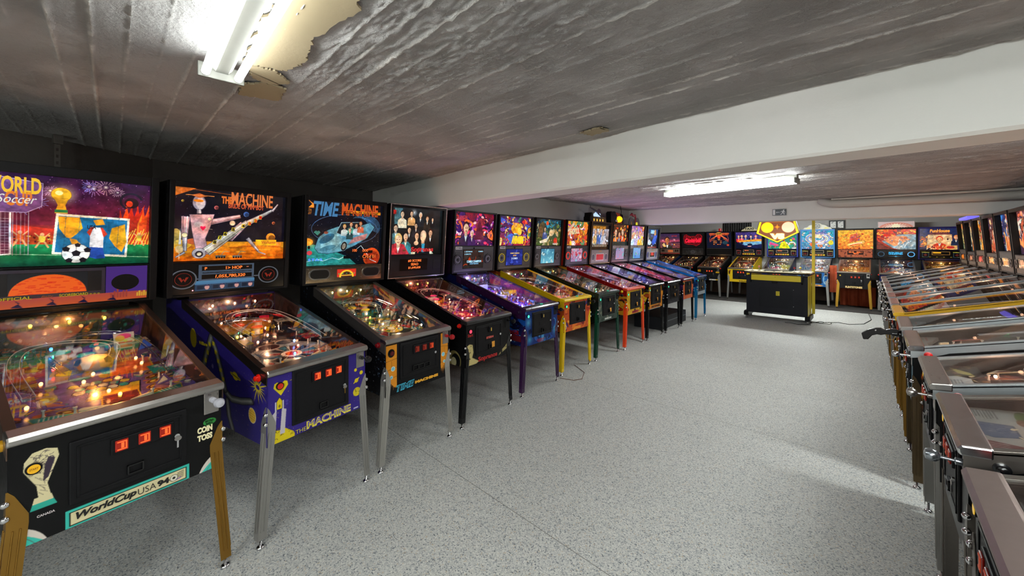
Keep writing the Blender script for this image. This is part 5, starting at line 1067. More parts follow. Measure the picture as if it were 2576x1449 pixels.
def side_machine():
    A = Art(.0, .491, 1.28, 1.12, 260, (44, 34, 116)); r = random.Random(7); Y = (206, 186, 26); G = (96, 96, 96); A.stars(300, r, [(196, 180, 70), (110, 100, 180), (200, 190, 140)], .001, .0026)
    f = lambda u, z: (u, .491 + (z - .491) * (.629) / (.84 + .278 * u - .491))       # the side is a trapezoid
    p = f(.15, .62); A.ell(p, .034, .058, (226, 180, 60), out=(236, 226, 190), ow=.004)
    for k in range(4): A.line([(p[0] - .03, p[1] + .03 - .02 * k), (p[0] + .03, p[1] + .036 - .02 * k)], .003, (150, 100, 40))
    s = f(.33, .79); A.ell(s, .03, .03, Y); A.ell(s, .06, .014, Y); A.ell((s[0], s[1]), .06, .004, (70, 60, 20)); c = f(.095, .775)
    for k in range(15): t = 2 * math.pi * k / 15; q = r.uniform(.06, .15); A.poly([(c[0] + .02 * math.cos(t - .3), c[1] + .02 * math.sin(t - .3)), (c[0] + q * math.cos(t), c[1] + q * 1.2 * math.sin(t)), (c[0] + .02 * math.cos(t + .3), c[1] + .02 * math.sin(t + .3))], Y)
    # grey machine limbs in plain segments
    def seg(P, w):
        A.line(P, w, (20, 18, 24)); A.line(P, w * .78, G); A.line(P, w * .3, (150, 150, 146))
    seg([f(.16, .69), f(.26, .67), f(.37, .66), f(.45, .69)], .055); seg([f(.45, .70), f(.50, .80), f(.56, .90), f(.62, .96)], .06); seg([f(.62, .96), f(.68, .86), f(.74, .74)], .06); seg([f(.42, .64), f(.40, .56), f(.36, .50)], .05)
    for k in range(5): a = f(.47 + .03 * k, .75 + .045 * k); A.rect(a[0] - .014, a[1] - .014, a[0] + .014, a[1] + .014, Y); 
    for k in range(4): a = f(.64 + .025 * k, .92 - .05 * k); A.rect(a[0] - .014, a[1] - .014, a[0] + .014, a[1] + .014, Y)
    A.ell(f(.86, .93), .045, .06, Y); A.ell(f(.60, .80), .012, .016, (140, 130, 190)); A.ell(f(.95, .80), .03, .04, (90, 80, 170)); return A
def front_time(W):
    A = Art(-W, .491, W, .838, 520, (13, 13, 15)); O = (214, 138, 36); D = (20, 16, 14); r = random.Random(2)
    for s, xo, xi, zl in ((-1, -.272, -.189, .535), (1, .268, .197, .56)):
        A.poly([(xo, .825), (xi, .825), (xi, zl + .01), (xi - s * .012 * -1, zl), (xo, zl + .07)], O)
        for k in range(6): x = xo + (xi - xo) * (.25 + .14 * k); A.poly([(x - .005, .60), (x + .005, .60), (x + .001, .515 + .012 * (k % 3))], O)
        for z in (.72, .66, .60): A.line([(xo, z), (xi, z + .01)], .0016, D)
        A.line([((xo + xi) / 2, .72), ((xo + xi) / 2, .66)], .0016, D)
        for x, z, q in (((xo * .35 + xi * .65), .665, .013), ((xo * .5 + xi * .5), .61, .009)): A.ell((x, z), q, q, (120, 190, 206), out=(236, 236, 230), ow=.003)
    A.ell((-.232, .772), .026, .028, D); return A
def stars_side(c, cols, n, extra=None):
    def fn():
        A = Art(.0, .491, 1.28, 1.12, 190, c); r = random.Random(n); A.stars(n, r, cols, .0015, .005)
        if extra: extra(A, r)
        return A
    return fn
def swirl_side(c, pal, seed, n=60, extra=None, res=150):
    def fn():
        A = Art(.0, .491, 1.28, 1.12, res, c); r = random.Random(seed); A.swirl(pal, r, n, .03, .12, outline=.2); A.swirl(pal, r, n, .01, .04, outline=.3)
        if extra: extra(A, r)
        return A
    return fn

def pf_cup(W):
    P, Y, T, K, Wh, O, Br = (110, 84, 150), (206, 170, 30), (40, 150, 140), (24, 18, 22), (226, 218, 196), (200, 100, 40), (110, 40, 26)
    A = Art(-W, .04, W, 1.04, 420, P); r = random.Random(9)
    A.rect(-W, .04, W, .20, T); A.swirl([Y, O, Br, T, P, (150, 110, 60)], r, 90, .02, .05, (-W, .55, W, 1.04), outline=.5); A.swirl([Y, O, Br, T], r, 60, .01, .02, (-W, .2, -.12, .6), outline=.7); A.swirl([Y, T, Wh, O], r, 50, .01, .02, (.12, .2, W, .6), outline=.7)
    A.poly([(.05, .52), (.20, .50), (.22, .68), (.08, .68)], O, out=Y, ow=.006); A.poly([(-.07, .30), (.09, .28), (.12, .40), (-.03, .42)], Y, out=K, ow=.005)
    A.poly([(-.04, .22), (.08, .21), (.09, .31), (-.02, .32)], Br, out=Y, ow=.005)
    for k in range(6): A.line([(-.035 + .0 * k, .225 + .014 * k), (.08, .218 + .014 * k)], .003, (70, 20, 16))
    for i in range(3):
        for j in range(5):
            x = -.075 + .035 * j + .012 * (i % 2); y = .40 + .040 * i; A.poly([(x + .019 * math.cos(R(60 * k)), y + .022 * math.sin(R(60 * k))) for k in range(6)], [Wh, T, Y][(i + j) % 3], out=K, ow=.003)
    for s in (-1, 1):
        for k in range(5): x = s * (.13 + .012 * k); y = .25 + .055 * k; A.ell((x, y), .026, .014, Br, R(s * 30), out=Y, ow=.004); A.ell((x, y), .013, .007, (240, 200, 80), R(s * 30))
        A.poly([(s * .04, .16), (s * .22, .22), (s * .23, .27), (s * .05, .20)], T, out=Y, ow=.004)
        for k in range(6): A.line([(s * (.15 + .012 * k), .20), (s * (.14 + .012 * k), .245)], .004, Wh)
    A.ell((0, .145), .06, .022, (60, 150, 190), out=K, ow=.005); A.ell((-.05, .66), .05, .03, (226, 190, 60), out=K, ow=.004)
    return A
def pf_wheel(W):
    K, Wh = (20, 16, 22), (196, 190, 178); A = Art(-W, .04, W, 1.04, 380, (44, 36, 40)); r = random.Random(10)
    A.swirl([(120, 60, 50), (70, 70, 80), (150, 140, 130), (40, 60, 90), (130, 90, 60)], r, 150, .015, .05, (-W, .5, W, 1.04), outline=.6)
    A.ell((0, .30), .225, .20, Wh, out=K, ow=.006)
    for q in (.20, .165, .13): A.arc((0, .31), q, 0, 360, .004, (90, 90, 96), 50, ry=q * .85)
    for k in range(12): t = 2 * math.pi * k / 12; A.poly([(.06 * math.cos(t - .2), .31 + .05 * math.sin(t - .2)), (.15 * math.cos(t - .18), .31 + .125 * math.sin(t - .18)), (.15 * math.cos(t + .18), .31 + .125 * math.sin(t + .18)), (.06 * math.cos(t + .2), .31 + .05 * math.sin(t + .2))], [(60, 110, 130), (40, 36, 50), (130, 40, 40)][k % 3], out=K, ow=.004)
    A.ell((0, .31), .034, .03, (150, 20, 24), out=Wh, ow=.008)
    A.ell((-.05, .47), .06, .04, (70, 26, 34), out=Wh, ow=.012); A.ell((.06, .50), .05, .035, (60, 70, 90), out=Wh, ow=.01)
    for s in (-1, 1): A.poly([(s * .06, .14), (s * .235, .20), (s * .235, .24), (s * .06, .17)], (206, 170, 30), out=K, ow=.004)
    for k in range(7): A.ell((-.15 + .05 * k, .20 + .012 * abs(k - 3)), .012, .016, [(200, 60, 30), (230, 190, 60)][k % 2], out=K, ow=.003)
    return A

blackm = ink((14, 14, 16), .35); gold = mat("gold_leg", (150, 112, 48), .38, .85, bump=(30, .1, .001)); silver_leg = mat("grey_steel_leg", (158, 156, 152), .38, .75, bump=(30, .1, .001))
def paint(n, c, r=.25): return mat(n, c, r, coat=.3)
red_l = lit((255, 60, 90), 1.5)
sunset = [lit((240, 190, 40), .95), lit((214, 60, 30), .9)]
def cup_extra(t, c):
    pass
def ball_toy(t, c):
    """large football dome over the playfield"""
    o = MB().ball(tuple(at(PFLD, .02, .66, .028)), .052, 20, 12, (1.25, 1.1, .8)).build("ball_dome", ink((190, 170, 120), .35), t, smooth=True)
    cx = Vector(at(PFLD, .02, .66, .028))
    for a, b in ((90, 30), (200, 25), (310, 20), (150, 70), (30, 65)):
        d = Vector((math.cos(R(a)) * math.cos(R(b)), math.sin(R(a)) * math.cos(R(b)), math.sin(R(b)))); n = Vector((d.x / 1.25, d.y / 1.1, d.z / .8)).normalized(); p = cx + Vector((d.x * 1.25, d.y * 1.1, d.z * .8)) * .0525; q = n.orthogonal().normalized(); w = n.cross(q)
        mb = MB(); mb.add([tuple(p + n * .0012 + (q * math.cos(R(72 * k)) + w * math.sin(R(72 * k))) * .018) for k in range(5)] + [tuple(p - n * .004 + (q * math.cos(R(72 * k)) + w * math.sin(R(72 * k))) * .018) for k in range(5)], [(0, 1, 2, 3, 4), (9, 8, 7, 6, 5)] + [(k, (k + 1) % 5, 5 + (k + 1) % 5, 5 + k) for k in range(5)]); mb.build("ball_patch", ink((70, 60, 50), .4), o)
    # card shaped plastic standing at the right
    s = Art(.12, 0, .20, .13, 420, (206, 200, 170)); s.ell((.16, .10), .028, .022, (226, 60, 110)); s.ell((.145, .085), .018, .026, (220, 180, 40)); s.rect(.135, .045, .19, .055, (200, 70, 40)); s.rect(.132, .01, .19, .03, (210, 110, 60)); s.ell((.165, .062), .008, .01, (200, 210, 60))
    s.build("target_card", print_mat("lit_card", emit=.22), t, lambda u, v: (u, .80 + v * .15, .945 + v * .62))
    MB().prism([(.205, .93), (.262, .945), (.225, .985)], 1, .76, .764).build("blue_flag_plastic", mat("flag_blue", (50, 90, 190), .3, emit=.25), t)
def tower(t, c, col, pos, size, name="toy_tower", e=0.0):
    p = at(PFLD, pos[0], pos[1], 0); MB().box(p.x - size[0] / 2, p.x + size[0] / 2, p.y - size[1] / 2, p.y + size[1] / 2, p.z, p.z + size[2]).build(name, mat("toy_%d_%d_%d" % col, col, .35, emit=e), t, bevel=.004)
G_L = "pinball machines along the left wall"; G_F = "pinball machines along the far wall"; G_R = "pinball machines of the right row"
WP = (235, 232, 226)
M = [
 dict(x=-2.096, y=.050, rz=102.22, W=.296, Wf=.322, Wt=.352, label="black pinball machine with bronze legs, trophy drawing and cream WorldCup sign, leftmost of all",
  cab=(15, 15, 17), leg=gold, bar=steel, rail=mat("brown_steel_rail", (104, 84, 72), .34, .85, bump=(40, .1, .001)), near=True, door='wms', door_z=(.572, .797), slot_glow=1.0, seed=1, res_pf=400, pf=pf_cup,
  pal=[(40, 150, 140), (206, 170, 30), (110, 84, 150), (200, 100, 40), (226, 218, 196)], front=front_cup, glass=glass_cup, panel=panel_wpc, gx=.318, gz=(1.388, 1.850), start=(-.243, .744), start_m=lit((250, 190, 20), .75), button=(200, 150, 30),
  lamp=(255, 170, 90), gi=1.0, bulb_top=(255, 210, 50), blade=(70, 44, 34), apron=(150, 190, 190), card=(214, 206, 160), knob=ink((176, 176, 184), .25), extra=ball_toy, pf_base=(110, 84, 150),
  text=[("WORLD", *(-0.270,1.751), *(-0.095,1.834), sunset[0], dict(bold=.03)), ("CUP", *(-0.207,1.690), *(-0.124,1.763), lit((228, 120, 34), .9), dict(bold=.03)), ("Soccer", *(-0.233,1.703), *(-0.109,1.745), lit((226, 226, 216), .9), dict(shear=.4, n=-.004)),
        ("USA", *(0.065,1.583), *(0.099,1.606), lit((30, 20, 30), .2), dict(n=-.004, bold=.02)),
        ("WorldCup", -.148, .505, .012, .538, ink((14, 14, 14)), dict(pl='f', bold=.035, shear=.28)), ("USA", .016, .508, .070, .532, ink((30, 30, 30)), dict(pl='f', bold=-.01)), ("94", .074, .508, .112, .532, ink((14, 14, 14)), dict(pl='f', bold=.05)),
        ("COIN", .207, .666, .262, .693, ink((236, 226, 180)), dict(pl='f', bold=.06)), ("TOSS", .207, .632, .262, .659, ink((236, 226, 180)), dict(pl='f', bold=.06)),
        ("EXTRA", .236, .707, .268, .716, ink((10, 40, 14)), dict(pl='f', bold=.03)), ("BALL", .239, .696, .265, .704, ink((10, 40, 14)), dict(pl='f', bold=.03)), ("START", -.2525, .7405, -.2335, .7475, ink((150, 90, 10)), dict(pl='f', bold=.03, n=.0100)),
        ("CANADA", -.236, .572, -.196, .580, ink((200, 190, 190)), dict(pl='f', bold=.03))]),
 dict(x=-2.238, y=.805, rz=102.73, W=.289, Wf=.312, Wt=.366, label="purple pinball machine with yellow heart, rocket and planets on its cabinet and grey steel legs",
  cab=(48, 36, 118), box=(15, 15, 17), leg=silver_leg, bar=steel, rail=mat("dark_steel_rail", (60, 52, 50), .34, .85), near=True, door='wms', door_z=(.548, .838), slot_glow=1.0, brass=True, seed=2, res_pf=360, pf=pf_wheel,
  pal=[(190, 40, 40), (206, 180, 40), (70, 110, 140), (150, 140, 140), (226, 218, 200)], front=front_machine, side=side_machine, glass=glass_machine, panel=panel_sys11, gx=.338, gz=(1.392, 1.862), start=(-.226, .778), start_m=ink((190, 40, 16), .25), button=(220, 30, 14),
  lamp=(255, 185, 140), gi=1.1, blade=(60, 44, 44), apron=(206, 170, 30), card=(214, 206, 170), knob=ink((20, 20, 22), .2), extra=lambda t, c: [tower(t, c, (90, 90, 90), (-.12, .72), (.05, .07, .05)), tower(t, c, (200, 196, 180), (-.10, .60), (.03, .004, .04), "toy_sign", .2), disc("red_dome", PL(at(PFLD, .13, .90, .03), (1, 0, 0), (0, 1, 0), (0, 0, 1)), 0, 0, .03, 0, .03, mat("red_dome", (120, 10, 20), .2, emit=.5, ec=(230, 20, 60)), t)],
  text=[("THE", *(-0.082,1.778), *(-0.018,1.828), lit((226, 110, 40), .9), dict(bold=.05)), ("MACHINE", *(-0.024,1.773), *(0.247,1.868), lit((226, 120, 60), .9), dict(bold=.02, rise=-.004)), ("BRIDE OF PIN*BOT", *(-0.040,1.750), *(0.186,1.786), lit((220, 90, 50), .8), dict(bold=.02)),
        *[(str(8 - k), p[0] - .009, p[1] - .010, p[0] + .009, p[1] + .010, ink((16, 14, 14)) if k < 5 else lit((220, 30, 20), .8), dict(bold=.05, n=-.004)) for k, p in enumerate(((-0.113,1.515), (-0.084,1.547), (-0.053,1.572), (-0.006,1.604), (0.055,1.631), (0.095,1.650), (0.134,1.672), (0.165,1.697)))],
        ("Williams", *(0.180,1.505), *(0.278,1.526), lit((190, 40, 30), .8), dict(n=-.004, shear=.2)),
        ("THE", -.145, .497, -.09, .517, ink((206, 196, 60)), dict(pl='f', bold=-.01)), ("MACHINE", -.086, .497, .186, .541, ink((222, 206, 70)), dict(pl='f', bold=.05)), ("MACHINE", -.080, .509, .180, .536, ink((90, 80, 170)), dict(pl='f', bold=-.01, n=.0042)),
        ("Williams", .66, .905, .77, .925, ink((206, 186, 26)), dict(pl='s', bold=.02, shear=.2, rise=0))]),
 dict(x=-2.350, y=1.511, rz=95.28, W=.281, Wf=.305, Wt=.372, label="black pinball machine with orange strips beside its door and TIME MACHINE on its front",
  cab=(13, 13, 16), leg=mat("pale_steel_leg", (176, 174, 168), .36, .75, bump=(30, .1, .001)), bar=steel, rail=mat("grey_steel_rail", (120, 114, 108), .34, .85), near=True, door='de', door_z=(.58, .825), slot_glow=.6, seed=3, res_pf=300, gz=(1.322, 1.862), gx=.345,
  pal=[(206, 170, 40), (40, 120, 150), (200, 60, 60), (60, 130, 70), (200, 200, 200)], pf_base=(24, 34, 36), front=front_time, side=stars_side((13, 13, 16), [(200, 206, 220), (120, 160, 200), (90, 90, 110)], 420), glass=glass_time, panel=panel_chrome, rail_h=.07,
  start=(-.231, .772), start_m=mat("dark_red_lens", (80, 12, 14), .2), button=(120, 12, 20), lamp=(255, 220, 170), gi=.8, bulb_top=(255, 230, 140), lamps2=[(255, 40, 40), (60, 110, 255), (230, 230, 60)], blade=(60, 60, 90), blade_pal=[(40, 90, 150), (170, 60, 60), (200, 180, 60), (206, 150, 120), (30, 30, 40)], apron=(24, 24, 28), card=(50, 52, 60), card_title=(206, 160, 40), knob=ink((150, 20, 24), .25),
  text=[("TIME", *(-0.291,1.739), *(-0.076,1.858), lit((70, 130, 180), .8), dict(bold=.03, shear=.2)), ("MACHINE", *(-0.051,1.754), *(0.298,1.864), lit((206, 80, 24), .9), dict(bold=.03)), ("WHERE YOU GO BACK IN TIME", *(-0.044,1.751), *(0.298,1.793), lit((30, 20, 10), .2), dict(n=-.004)),
        ("DATA", *(-0.355,1.773), *(-0.306,1.793), lit((220, 130, 40), .8), {}), ("EAST", *(-0.354,1.748), *(-0.305,1.767), lit((220, 130, 40), .8), {}), ("S T A R", *(-0.319,1.362), *(-0.201,1.382), lit((60, 110, 255), 2.2), dict(bold=.05, n=-.004)),
        ("100", *(0.061,1.435), *(0.102,1.459), amber, dict(n=-.004)), ("000", *(0.157,1.433), *(0.212,1.458), amber, dict(n=-.004)), ("CrEd 01", *(0.160,1.375), *(0.288,1.405), amber, dict(n=-.004)),
        ("TIME", -.195, .500, -.045, .545, ink((60, 170, 200)), dict(pl='f', bold=.06, shear=.3, rise=.006)), ("TIME", -.187, .508, -.050, .540, ink((14, 14, 16)), dict(pl='f', bold=-.005, shear=.3, n=.0042, rise=.006)), ("MACHINE", -.04, .515, .17, .535, ink((222, 160, 40)), dict(pl='f', bold=.09))]),
 dict(x=-2.428, y=2.262, rz=94.33, W=.283, Wf=.308, Wt=.351, label="all black pinball machine with black legs, chrome-edged backbox of seated people and red start button",
  cab=(13, 13, 14), leg=black_g, bar=mat("black_powder", (24, 23, 24), .34, coat=.2), rail=black_g, armor=False, rail_h=.05, near=True, door='stern', seed=4, res_pf=260, gz=(1.40, 1.872), gx=.318, trim=chrome,
  pal=[(200, 60, 120), (206, 170, 50), (180, 40, 40), (120, 60, 140), (226, 200, 180)], pf_base=(80, 30, 40), glass=glass_family, panel=panel_soprano,
  front=lambda W: front_flat(W, (14, 14, 15), extra=lambda A, r: [A.poly([(-.27, .50), (-.27, .66), (-.235, .675), (-.20, .665), (-.19, .60), (-.205, .56), (-.15, .53), (-.12, .515), (-.16, .50)], (196, 180, 120)), A.swirl([(40, 34, 26)], r, 8, .004, .008, (-.26, .52, -.21, .66), outline=0), A.poly([(.12, .505), (.27, .56), (.27, .66), (.25, .60), (.21, .57), (.16, .545)], (170, 156, 104)), A.swirl([(30, 26, 20)], r, 16, .006, .014, (.15, .52, .27, .62), outline=0)]),
  side=stars_side((13, 13, 14), [(16, 16, 16)], 3, extra=lambda A, r: [(A.ell((x, z), .075, .13, (150, 134, 80)), A.ell((x - .012, z - .005), .055, .10, (14, 14, 14)), A.ell((x + .012, z - .02), .032, .06, (206, 196, 150))) for x, z in ((.30, .80), (.52, .85), (.78, .88), (.14, .56))]),
  start=(-.229, .780), start_m=red_l, button=(200, 30, 20), lamp=(255, 150, 110), gi=1.3, bulb_top=(255, 200, 70), lamps2=[(255, 60, 60), (255, 90, 200), (255, 120, 60)], blade=(50, 40, 34), apron=(180, 170, 40), card=(190, 180, 50), knob=black, ramps=[[(-.08, .60, .03), (-.13, .78, .075), (-.06, .93, .085), (.09, .95, .085), (.19, .86, .08), (.22, .60, .065), (.215, .33, .045)]],
  extra=lambda t, c: [tower(t, c, (222, 218, 212), (.0, .80), (.11, .07, .045), "toy_boat", .15), tower(t, c, (210, 196, 160), (-.05, .86), (.12, .006, .035), "toy_sign", .4)],
  text=[("The", .02, 1.455, .06, 1.468, lit((200, 40, 36), .8), dict(n=-.004)), ("Sopranos", -.07, 1.41, .215, 1.475, lit((200, 34, 36), .95), dict(bold=.035, n=-.004)), ("Start", -.258, .735, -.198, .762, ink((150, 24, 20)), dict(pl='f', bold=.03)), ("Sopranos", -.135, .498, .105, .548, ink((170, 26, 26)), dict(pl='f', bold=.035)), ("STERN", -.045, .685, .045, .704, ink((200, 90, 80)), dict(pl='f', bold=.05, n=.0118))]),
 dict(x=-2.494, y=3.069, rz=92.61, W=.282, Wf=.305, Wt=.350, label="pinball machine with dark violet legs and rails, blue cosmic cabinet and magenta backglass",
  cab=(30, 12, 34), leg=paint("violet_leg", (52, 22, 62)), bar=paint("violet_bar", (46, 20, 54)), rail=paint("violet_rail", (44, 16, 50)), armor=True, rail_h=.075, bar_button=True, near=True, door='stern', seed=5, res_pf=240, gz=(1.488, 1.880), gx=.325,
  pal=[(110, 60, 200), (240, 150, 40), (60, 160, 240), (220, 50, 110), (200, 190, 255)], pf_base=(60, 30, 90), sticker=False,
  glass=glass_generic([(60, 20, 80), (120, 20, 40)], [(220, 50, 90), (240, 110, 50), (150, 40, 150), (60, 20, 90), (250, 180, 190), (30, 14, 50)], 5, [(-.42, .38, .12, (40, 20, 60), (60, 20, 30)), (-.12, .28, .07, (60, 30, 90), (210, 160, 190))], 380, extra=lambda A, r, gx, z0, z1: [A.glow((.08, z0 + .09), .07, (255, 200, 240), .95), A.glow((.08, 1.74), .12, (250, 120, 60), .5), A.poly([(0, 1.56), (.05, 1.76), (.08, 1.80), (.11, 1.76), (.17, 1.56)], (90, 24, 50)), A.line([(.25, 1.58), (.22, 1.68)], .004, (120, 200, 255))]),
  panel=panel_stern(((40, 40, 44), 0), screen((40, 34, 32), (60, 40, 34), [(180, 60, 30), (60, 50, 46), (30, 26, 26)], 5, 26), (62, 64, 66), lines=[("COMBO CHAMPION", -.13, 1.285, .105, 1.312, lit((170, 226, 255), 1.2)), ("STEFTMANN", -.08, 1.262, .06, 1.280, lit((120, 180, 220), 1)), ("1. STEFTMANN", -.175, 1.41, -.05, 1.425, lit((150, 210, 236), 1)), ("2. CHARLOTTE", -.175, 1.38, -.07, 1.395, lit((150, 210, 236), 1)), ("COMBO", .05, 1.41, .13, 1.425, lit((150, 210, 236), 1))]),
  front=lambda W: front_flat(W, (16, 44, 110), [(30, 80, 160), (20, 30, 90), (60, 140, 200), (10, 20, 60)], 5, 40, lambda A, r: [A.glow((-.22, .72), .08, (90, 190, 220), .8), A.glow((-.20, .55), .07, (80, 190, 210), .8), A.glow((.24, .58), .08, (90, 200, 230), .8), A.glow((.0, .51), .06, (110, 210, 230), .6)]),
  side=swirl_side((14, 20, 70), [(16, 40, 120), (10, 14, 50), (20, 70, 150)], 5, 50, lambda A, r: [A.stars(70, r, [(140, 190, 236)], .003, .008), A.glow((.50, .93), .09, (70, 190, 220), .9), A.glow((.22, .80), .06, (60, 160, 210), .8), A.glow((.16, .60), .10, (90, 180, 200), .6), A.rect(.05, .56, .30, .66, (120, 20, 24), .9)]),
  start_m=lit((70, 240, 190), 1.6), button=(40, 20, 50), lamp=(190, 160, 255), gi=2.2, bulb_top=(255, 250, 255), lamps2=[(90, 120, 255), (255, 80, 160), (60, 220, 255)], blade=(130, 40, 90), blade_pal=[(150, 40, 90), (190, 70, 120), (110, 30, 80), (170, 60, 60)], apron=(14, 14, 18), card=(60, 60, 40), knob=black,
  extra=lambda t, c: [tower(t, c, (170, 176, 226), (-.10, .78), (.15, .012, .12), "projection_screen", .55), tower(t, c, (160, 170, 214), (.02, .62), (.05, .16, .03), "toy_ramp", .25), lettering("WHISPER?", PL((0, .48, 0), (1, 0, 0), (0, 0, 1), (0, -1, 0)), .01, .945, .14, .985, lit((255, 170, 40), 1), t, bold=.08)],
  text=[("STRANGER", *(-0.317,1.799), *(-0.123,1.842), lit((206, 40, 24), .9), dict(bold=.02)), ("THINGS", *(-0.291,1.773), *(-0.140,1.808), lit((206, 40, 24), .9), dict(bold=.02)), ("STRANGER", -.085, .516, .04, .532, ink((170, 40, 30)), dict(pl='f')), ("THINGS", -.07, .498, .025, .513, ink((170, 40, 30)), dict(pl='f')), ("STRANGER", .08, .60, .28, .64, ink((150, 20, 24)), dict(pl='s', bold=.03))]),
 dict(x=-2.564, y=3.826, rz=90.37, W=.282, Wf=.298, Wt=.347, label="pinball machine with bright yellow legs, rails and lockdown bar",
  cab=(120, 50, 24), box=(16, 14, 16), leg=paint("yellow_leg", (222, 186, 12)), bar=paint("yellow_bar", (226, 190, 14)), rail=paint("yellow_rail", (206, 168, 10)), armor=True, rail_h=.10, bar_button=True, near=True, seed=6, res_pf=200, gz=(1.488, 1.880), gx=.322, sticker=False,
  pal=[(210, 60, 60), (220, 170, 40), (80, 50, 150), (40, 90, 120), (230, 120, 60)], pf_base=(40, 44, 60),
  glass=glass_generic([(150, 30, 60), (60, 40, 90)], [(240, 160, 40), (70, 90, 190), (200, 40, 50), (120, 60, 140), (70, 130, 90), (240, 200, 120)], 6, res=330, extra=lambda A, r, gx, z0, z1: [A.ell((.02, 1.72), .10, .075, (240, 160, 36)), A.ell((.0, 1.775), .035, .045, (230, 150, 70)), A.poly([(-.05, 1.80), (0, 1.87), (.05, 1.80)], (90, 60, 140)), A.ell((.09, 1.68), .045, .05, (246, 190, 60)), A.ell((-.08, 1.60), .07, .05, (60, 90, 190)), A.rect(-.02, 1.64, .05, 1.655, (150, 200, 230))]),
  panel=panel_stern(((210, 180, 40), .45), screen((40, 50, 140), (30, 40, 120), [(50, 60, 160), (30, 36, 100), (60, 80, 190)], 6, 20), (66, 68, 70), lines=[("COMBO CHAMPION", -.11, 1.375, .07, 1.393, lit((226, 190, 90), 1)), ("$750", -.05, 1.34, .01, 1.362, lit((240, 180, 40), 1)), ("21 COMBOS", -.08, 1.30, .04, 1.325, lit((200, 220, 255), 1))]),
  front=lambda W: front_flat(W, (190, 80, 30), [(226, 120, 40), (150, 40, 24), (60, 50, 120), (240, 180, 70), (120, 30, 30)], 6, 50, lambda A, r: [A.ell((-.245, .55), .022, .03, (226, 220, 230)), A.ell((-.245, .55), .016, .022, (60, 60, 140))]),
  side=swirl_side((170, 70, 24), [(214, 110, 30), (150, 40, 20), (222, 180, 30), (30, 44, 110)], 6, 50), start_m=lit((60, 240, 170), 1.4), button=(20, 18, 18), lamp=(255, 200, 170), gi=1.2, bulb_top=(90, 255, 170), lamps2=[(60, 255, 140), (120, 160, 255), (255, 90, 60)], blade=(40, 40, 60), blade_pal=[(50, 60, 90), (150, 120, 50), (110, 50, 60), (30, 30, 44)], apron=(20, 20, 24), card=(60, 60, 66), knob=black,
  text=[("AVENGERS", *(-0.067,1.509), *(0.186,1.621), lit((250, 210, 30), 1), dict(bold=.08, shear=.25)), ("INFINITY QUEST", *(0.045,1.520), *(0.177,1.537), lit((240, 150, 30), 1), {}), ("AVENGERS", -.075, .50, .075, .53, ink((222, 150, 40)), dict(pl='f', bold=.05))]),
 dict(x=-2.574, y=4.578, rz=90.77, W=.273, Wf=.300, Wt=.338, label="pinball machine with dark green legs and rails and jungle backglass",
  cab=(16, 30, 22), box=(14, 16, 16), leg=paint("green_leg", (10, 62, 44)), bar=paint("green_bar", (12, 34, 28)), rail=paint("green_rail", (12, 26, 22)), armor=True, rail_h=.06, bar_button=True, near=True, seed=7, res_pf=170, gz=(1.488, 1.880), gx=.315,
  pal=[(60, 110, 60), (220, 150, 60), (60, 90, 130), (180, 60, 40), (240, 210, 160)], pf_base=(40, 44, 40),
  glass=glass_generic([(60, 70, 30), (20, 60, 80)], [(90, 110, 50), (60, 80, 30), (140, 120, 70), (40, 60, 40), (170, 150, 110)], 7, res=300, extra=lambda A, r, gx, z0, z1: [A.swirl([(24, 60, 80), (40, 130, 150), (12, 24, 36)], r, 40, .02, .06, (-gx, 1.76, gx, z1)), A.poly([(-.25, 1.62), (-.22, 1.80), (-.14, 1.85), (-.08, 1.80), (-.12, 1.72), (-.10, 1.60)], (90, 70, 44), out=(30, 22, 16), ow=.005), A.person((-.08, 1.70), .06, (60, 80, 140), (222, 170, 130), (50, 30, 20)), A.poly([(-.20, 1.55), (-.02, 1.60), (.05, 1.66), (-.02, 1.54), (-.18, 1.52)], (220, 200, 170)), A.ell((.08, 1.68), .06, .05, (190, 170, 130)), A.ell((-.03, 1.82), .03, .03, (220, 70, 30)), A.ell((.19, 1.56), .045, .05, (190, 50, 30)), A.rect(.13, 1.50, .25, 1.525, (220, 210, 200))]),
  panel=panel_stern(((50, 50, 52), 0), screen((110, 190, 210), (60, 120, 150), [(140, 210, 220), (90, 160, 190), (200, 230, 230)], 7, 30)),
  front=lambda W: front_flat(W, (56, 70, 62), [(80, 90, 80), (36, 48, 44), (110, 110, 96), (30, 60, 60)], 7, 60), side=swirl_side((14, 26, 24), [(16, 60, 70), (10, 20, 20), (30, 50, 30)], 7, 30),
  start_m=lit((60, 235, 180), 1.4), button=(16, 50, 36), lamp=(255, 210, 170), gi=1.6, bulb_top=(255, 230, 80), blade=(50, 60, 60), blade_pal=[(60, 80, 90), (120, 100, 90), (40, 50, 50)], apron=(24, 22, 22), card=(180, 170, 60), knob=black,
  text=[("JURASSIC PARK", -.10, .502, .08, .530, ink((206, 206, 200)), dict(pl='f', bold=.04)), ("JURASSIC PARK", .135, 1.505, .245, 1.52, lit((150, 40, 30), .8), dict(n=-.004))]),
 dict(x=-2.545, y=5.307, rz=90.46, W=.283, Wf=.299, Wt=.339, label="pinball machine with orange-red legs, red rails and yellow front",
  cab=(130, 24, 14), box=(120, 26, 16), leg=paint("orange_leg", (222, 66, 22)), bar=paint("orange_bar", (206, 66, 30)), rail=paint("red_rail", (140, 16, 12)), armor=True, rail_h=.06, near=True, seed=8, res_pf=150, gz=(1.488, 1.880), gx=.318,
  pal=[(220, 40, 40), (240, 190, 40), (80, 60, 170), (240, 120, 60), (240, 230, 240)], pf_base=(120, 40, 50),
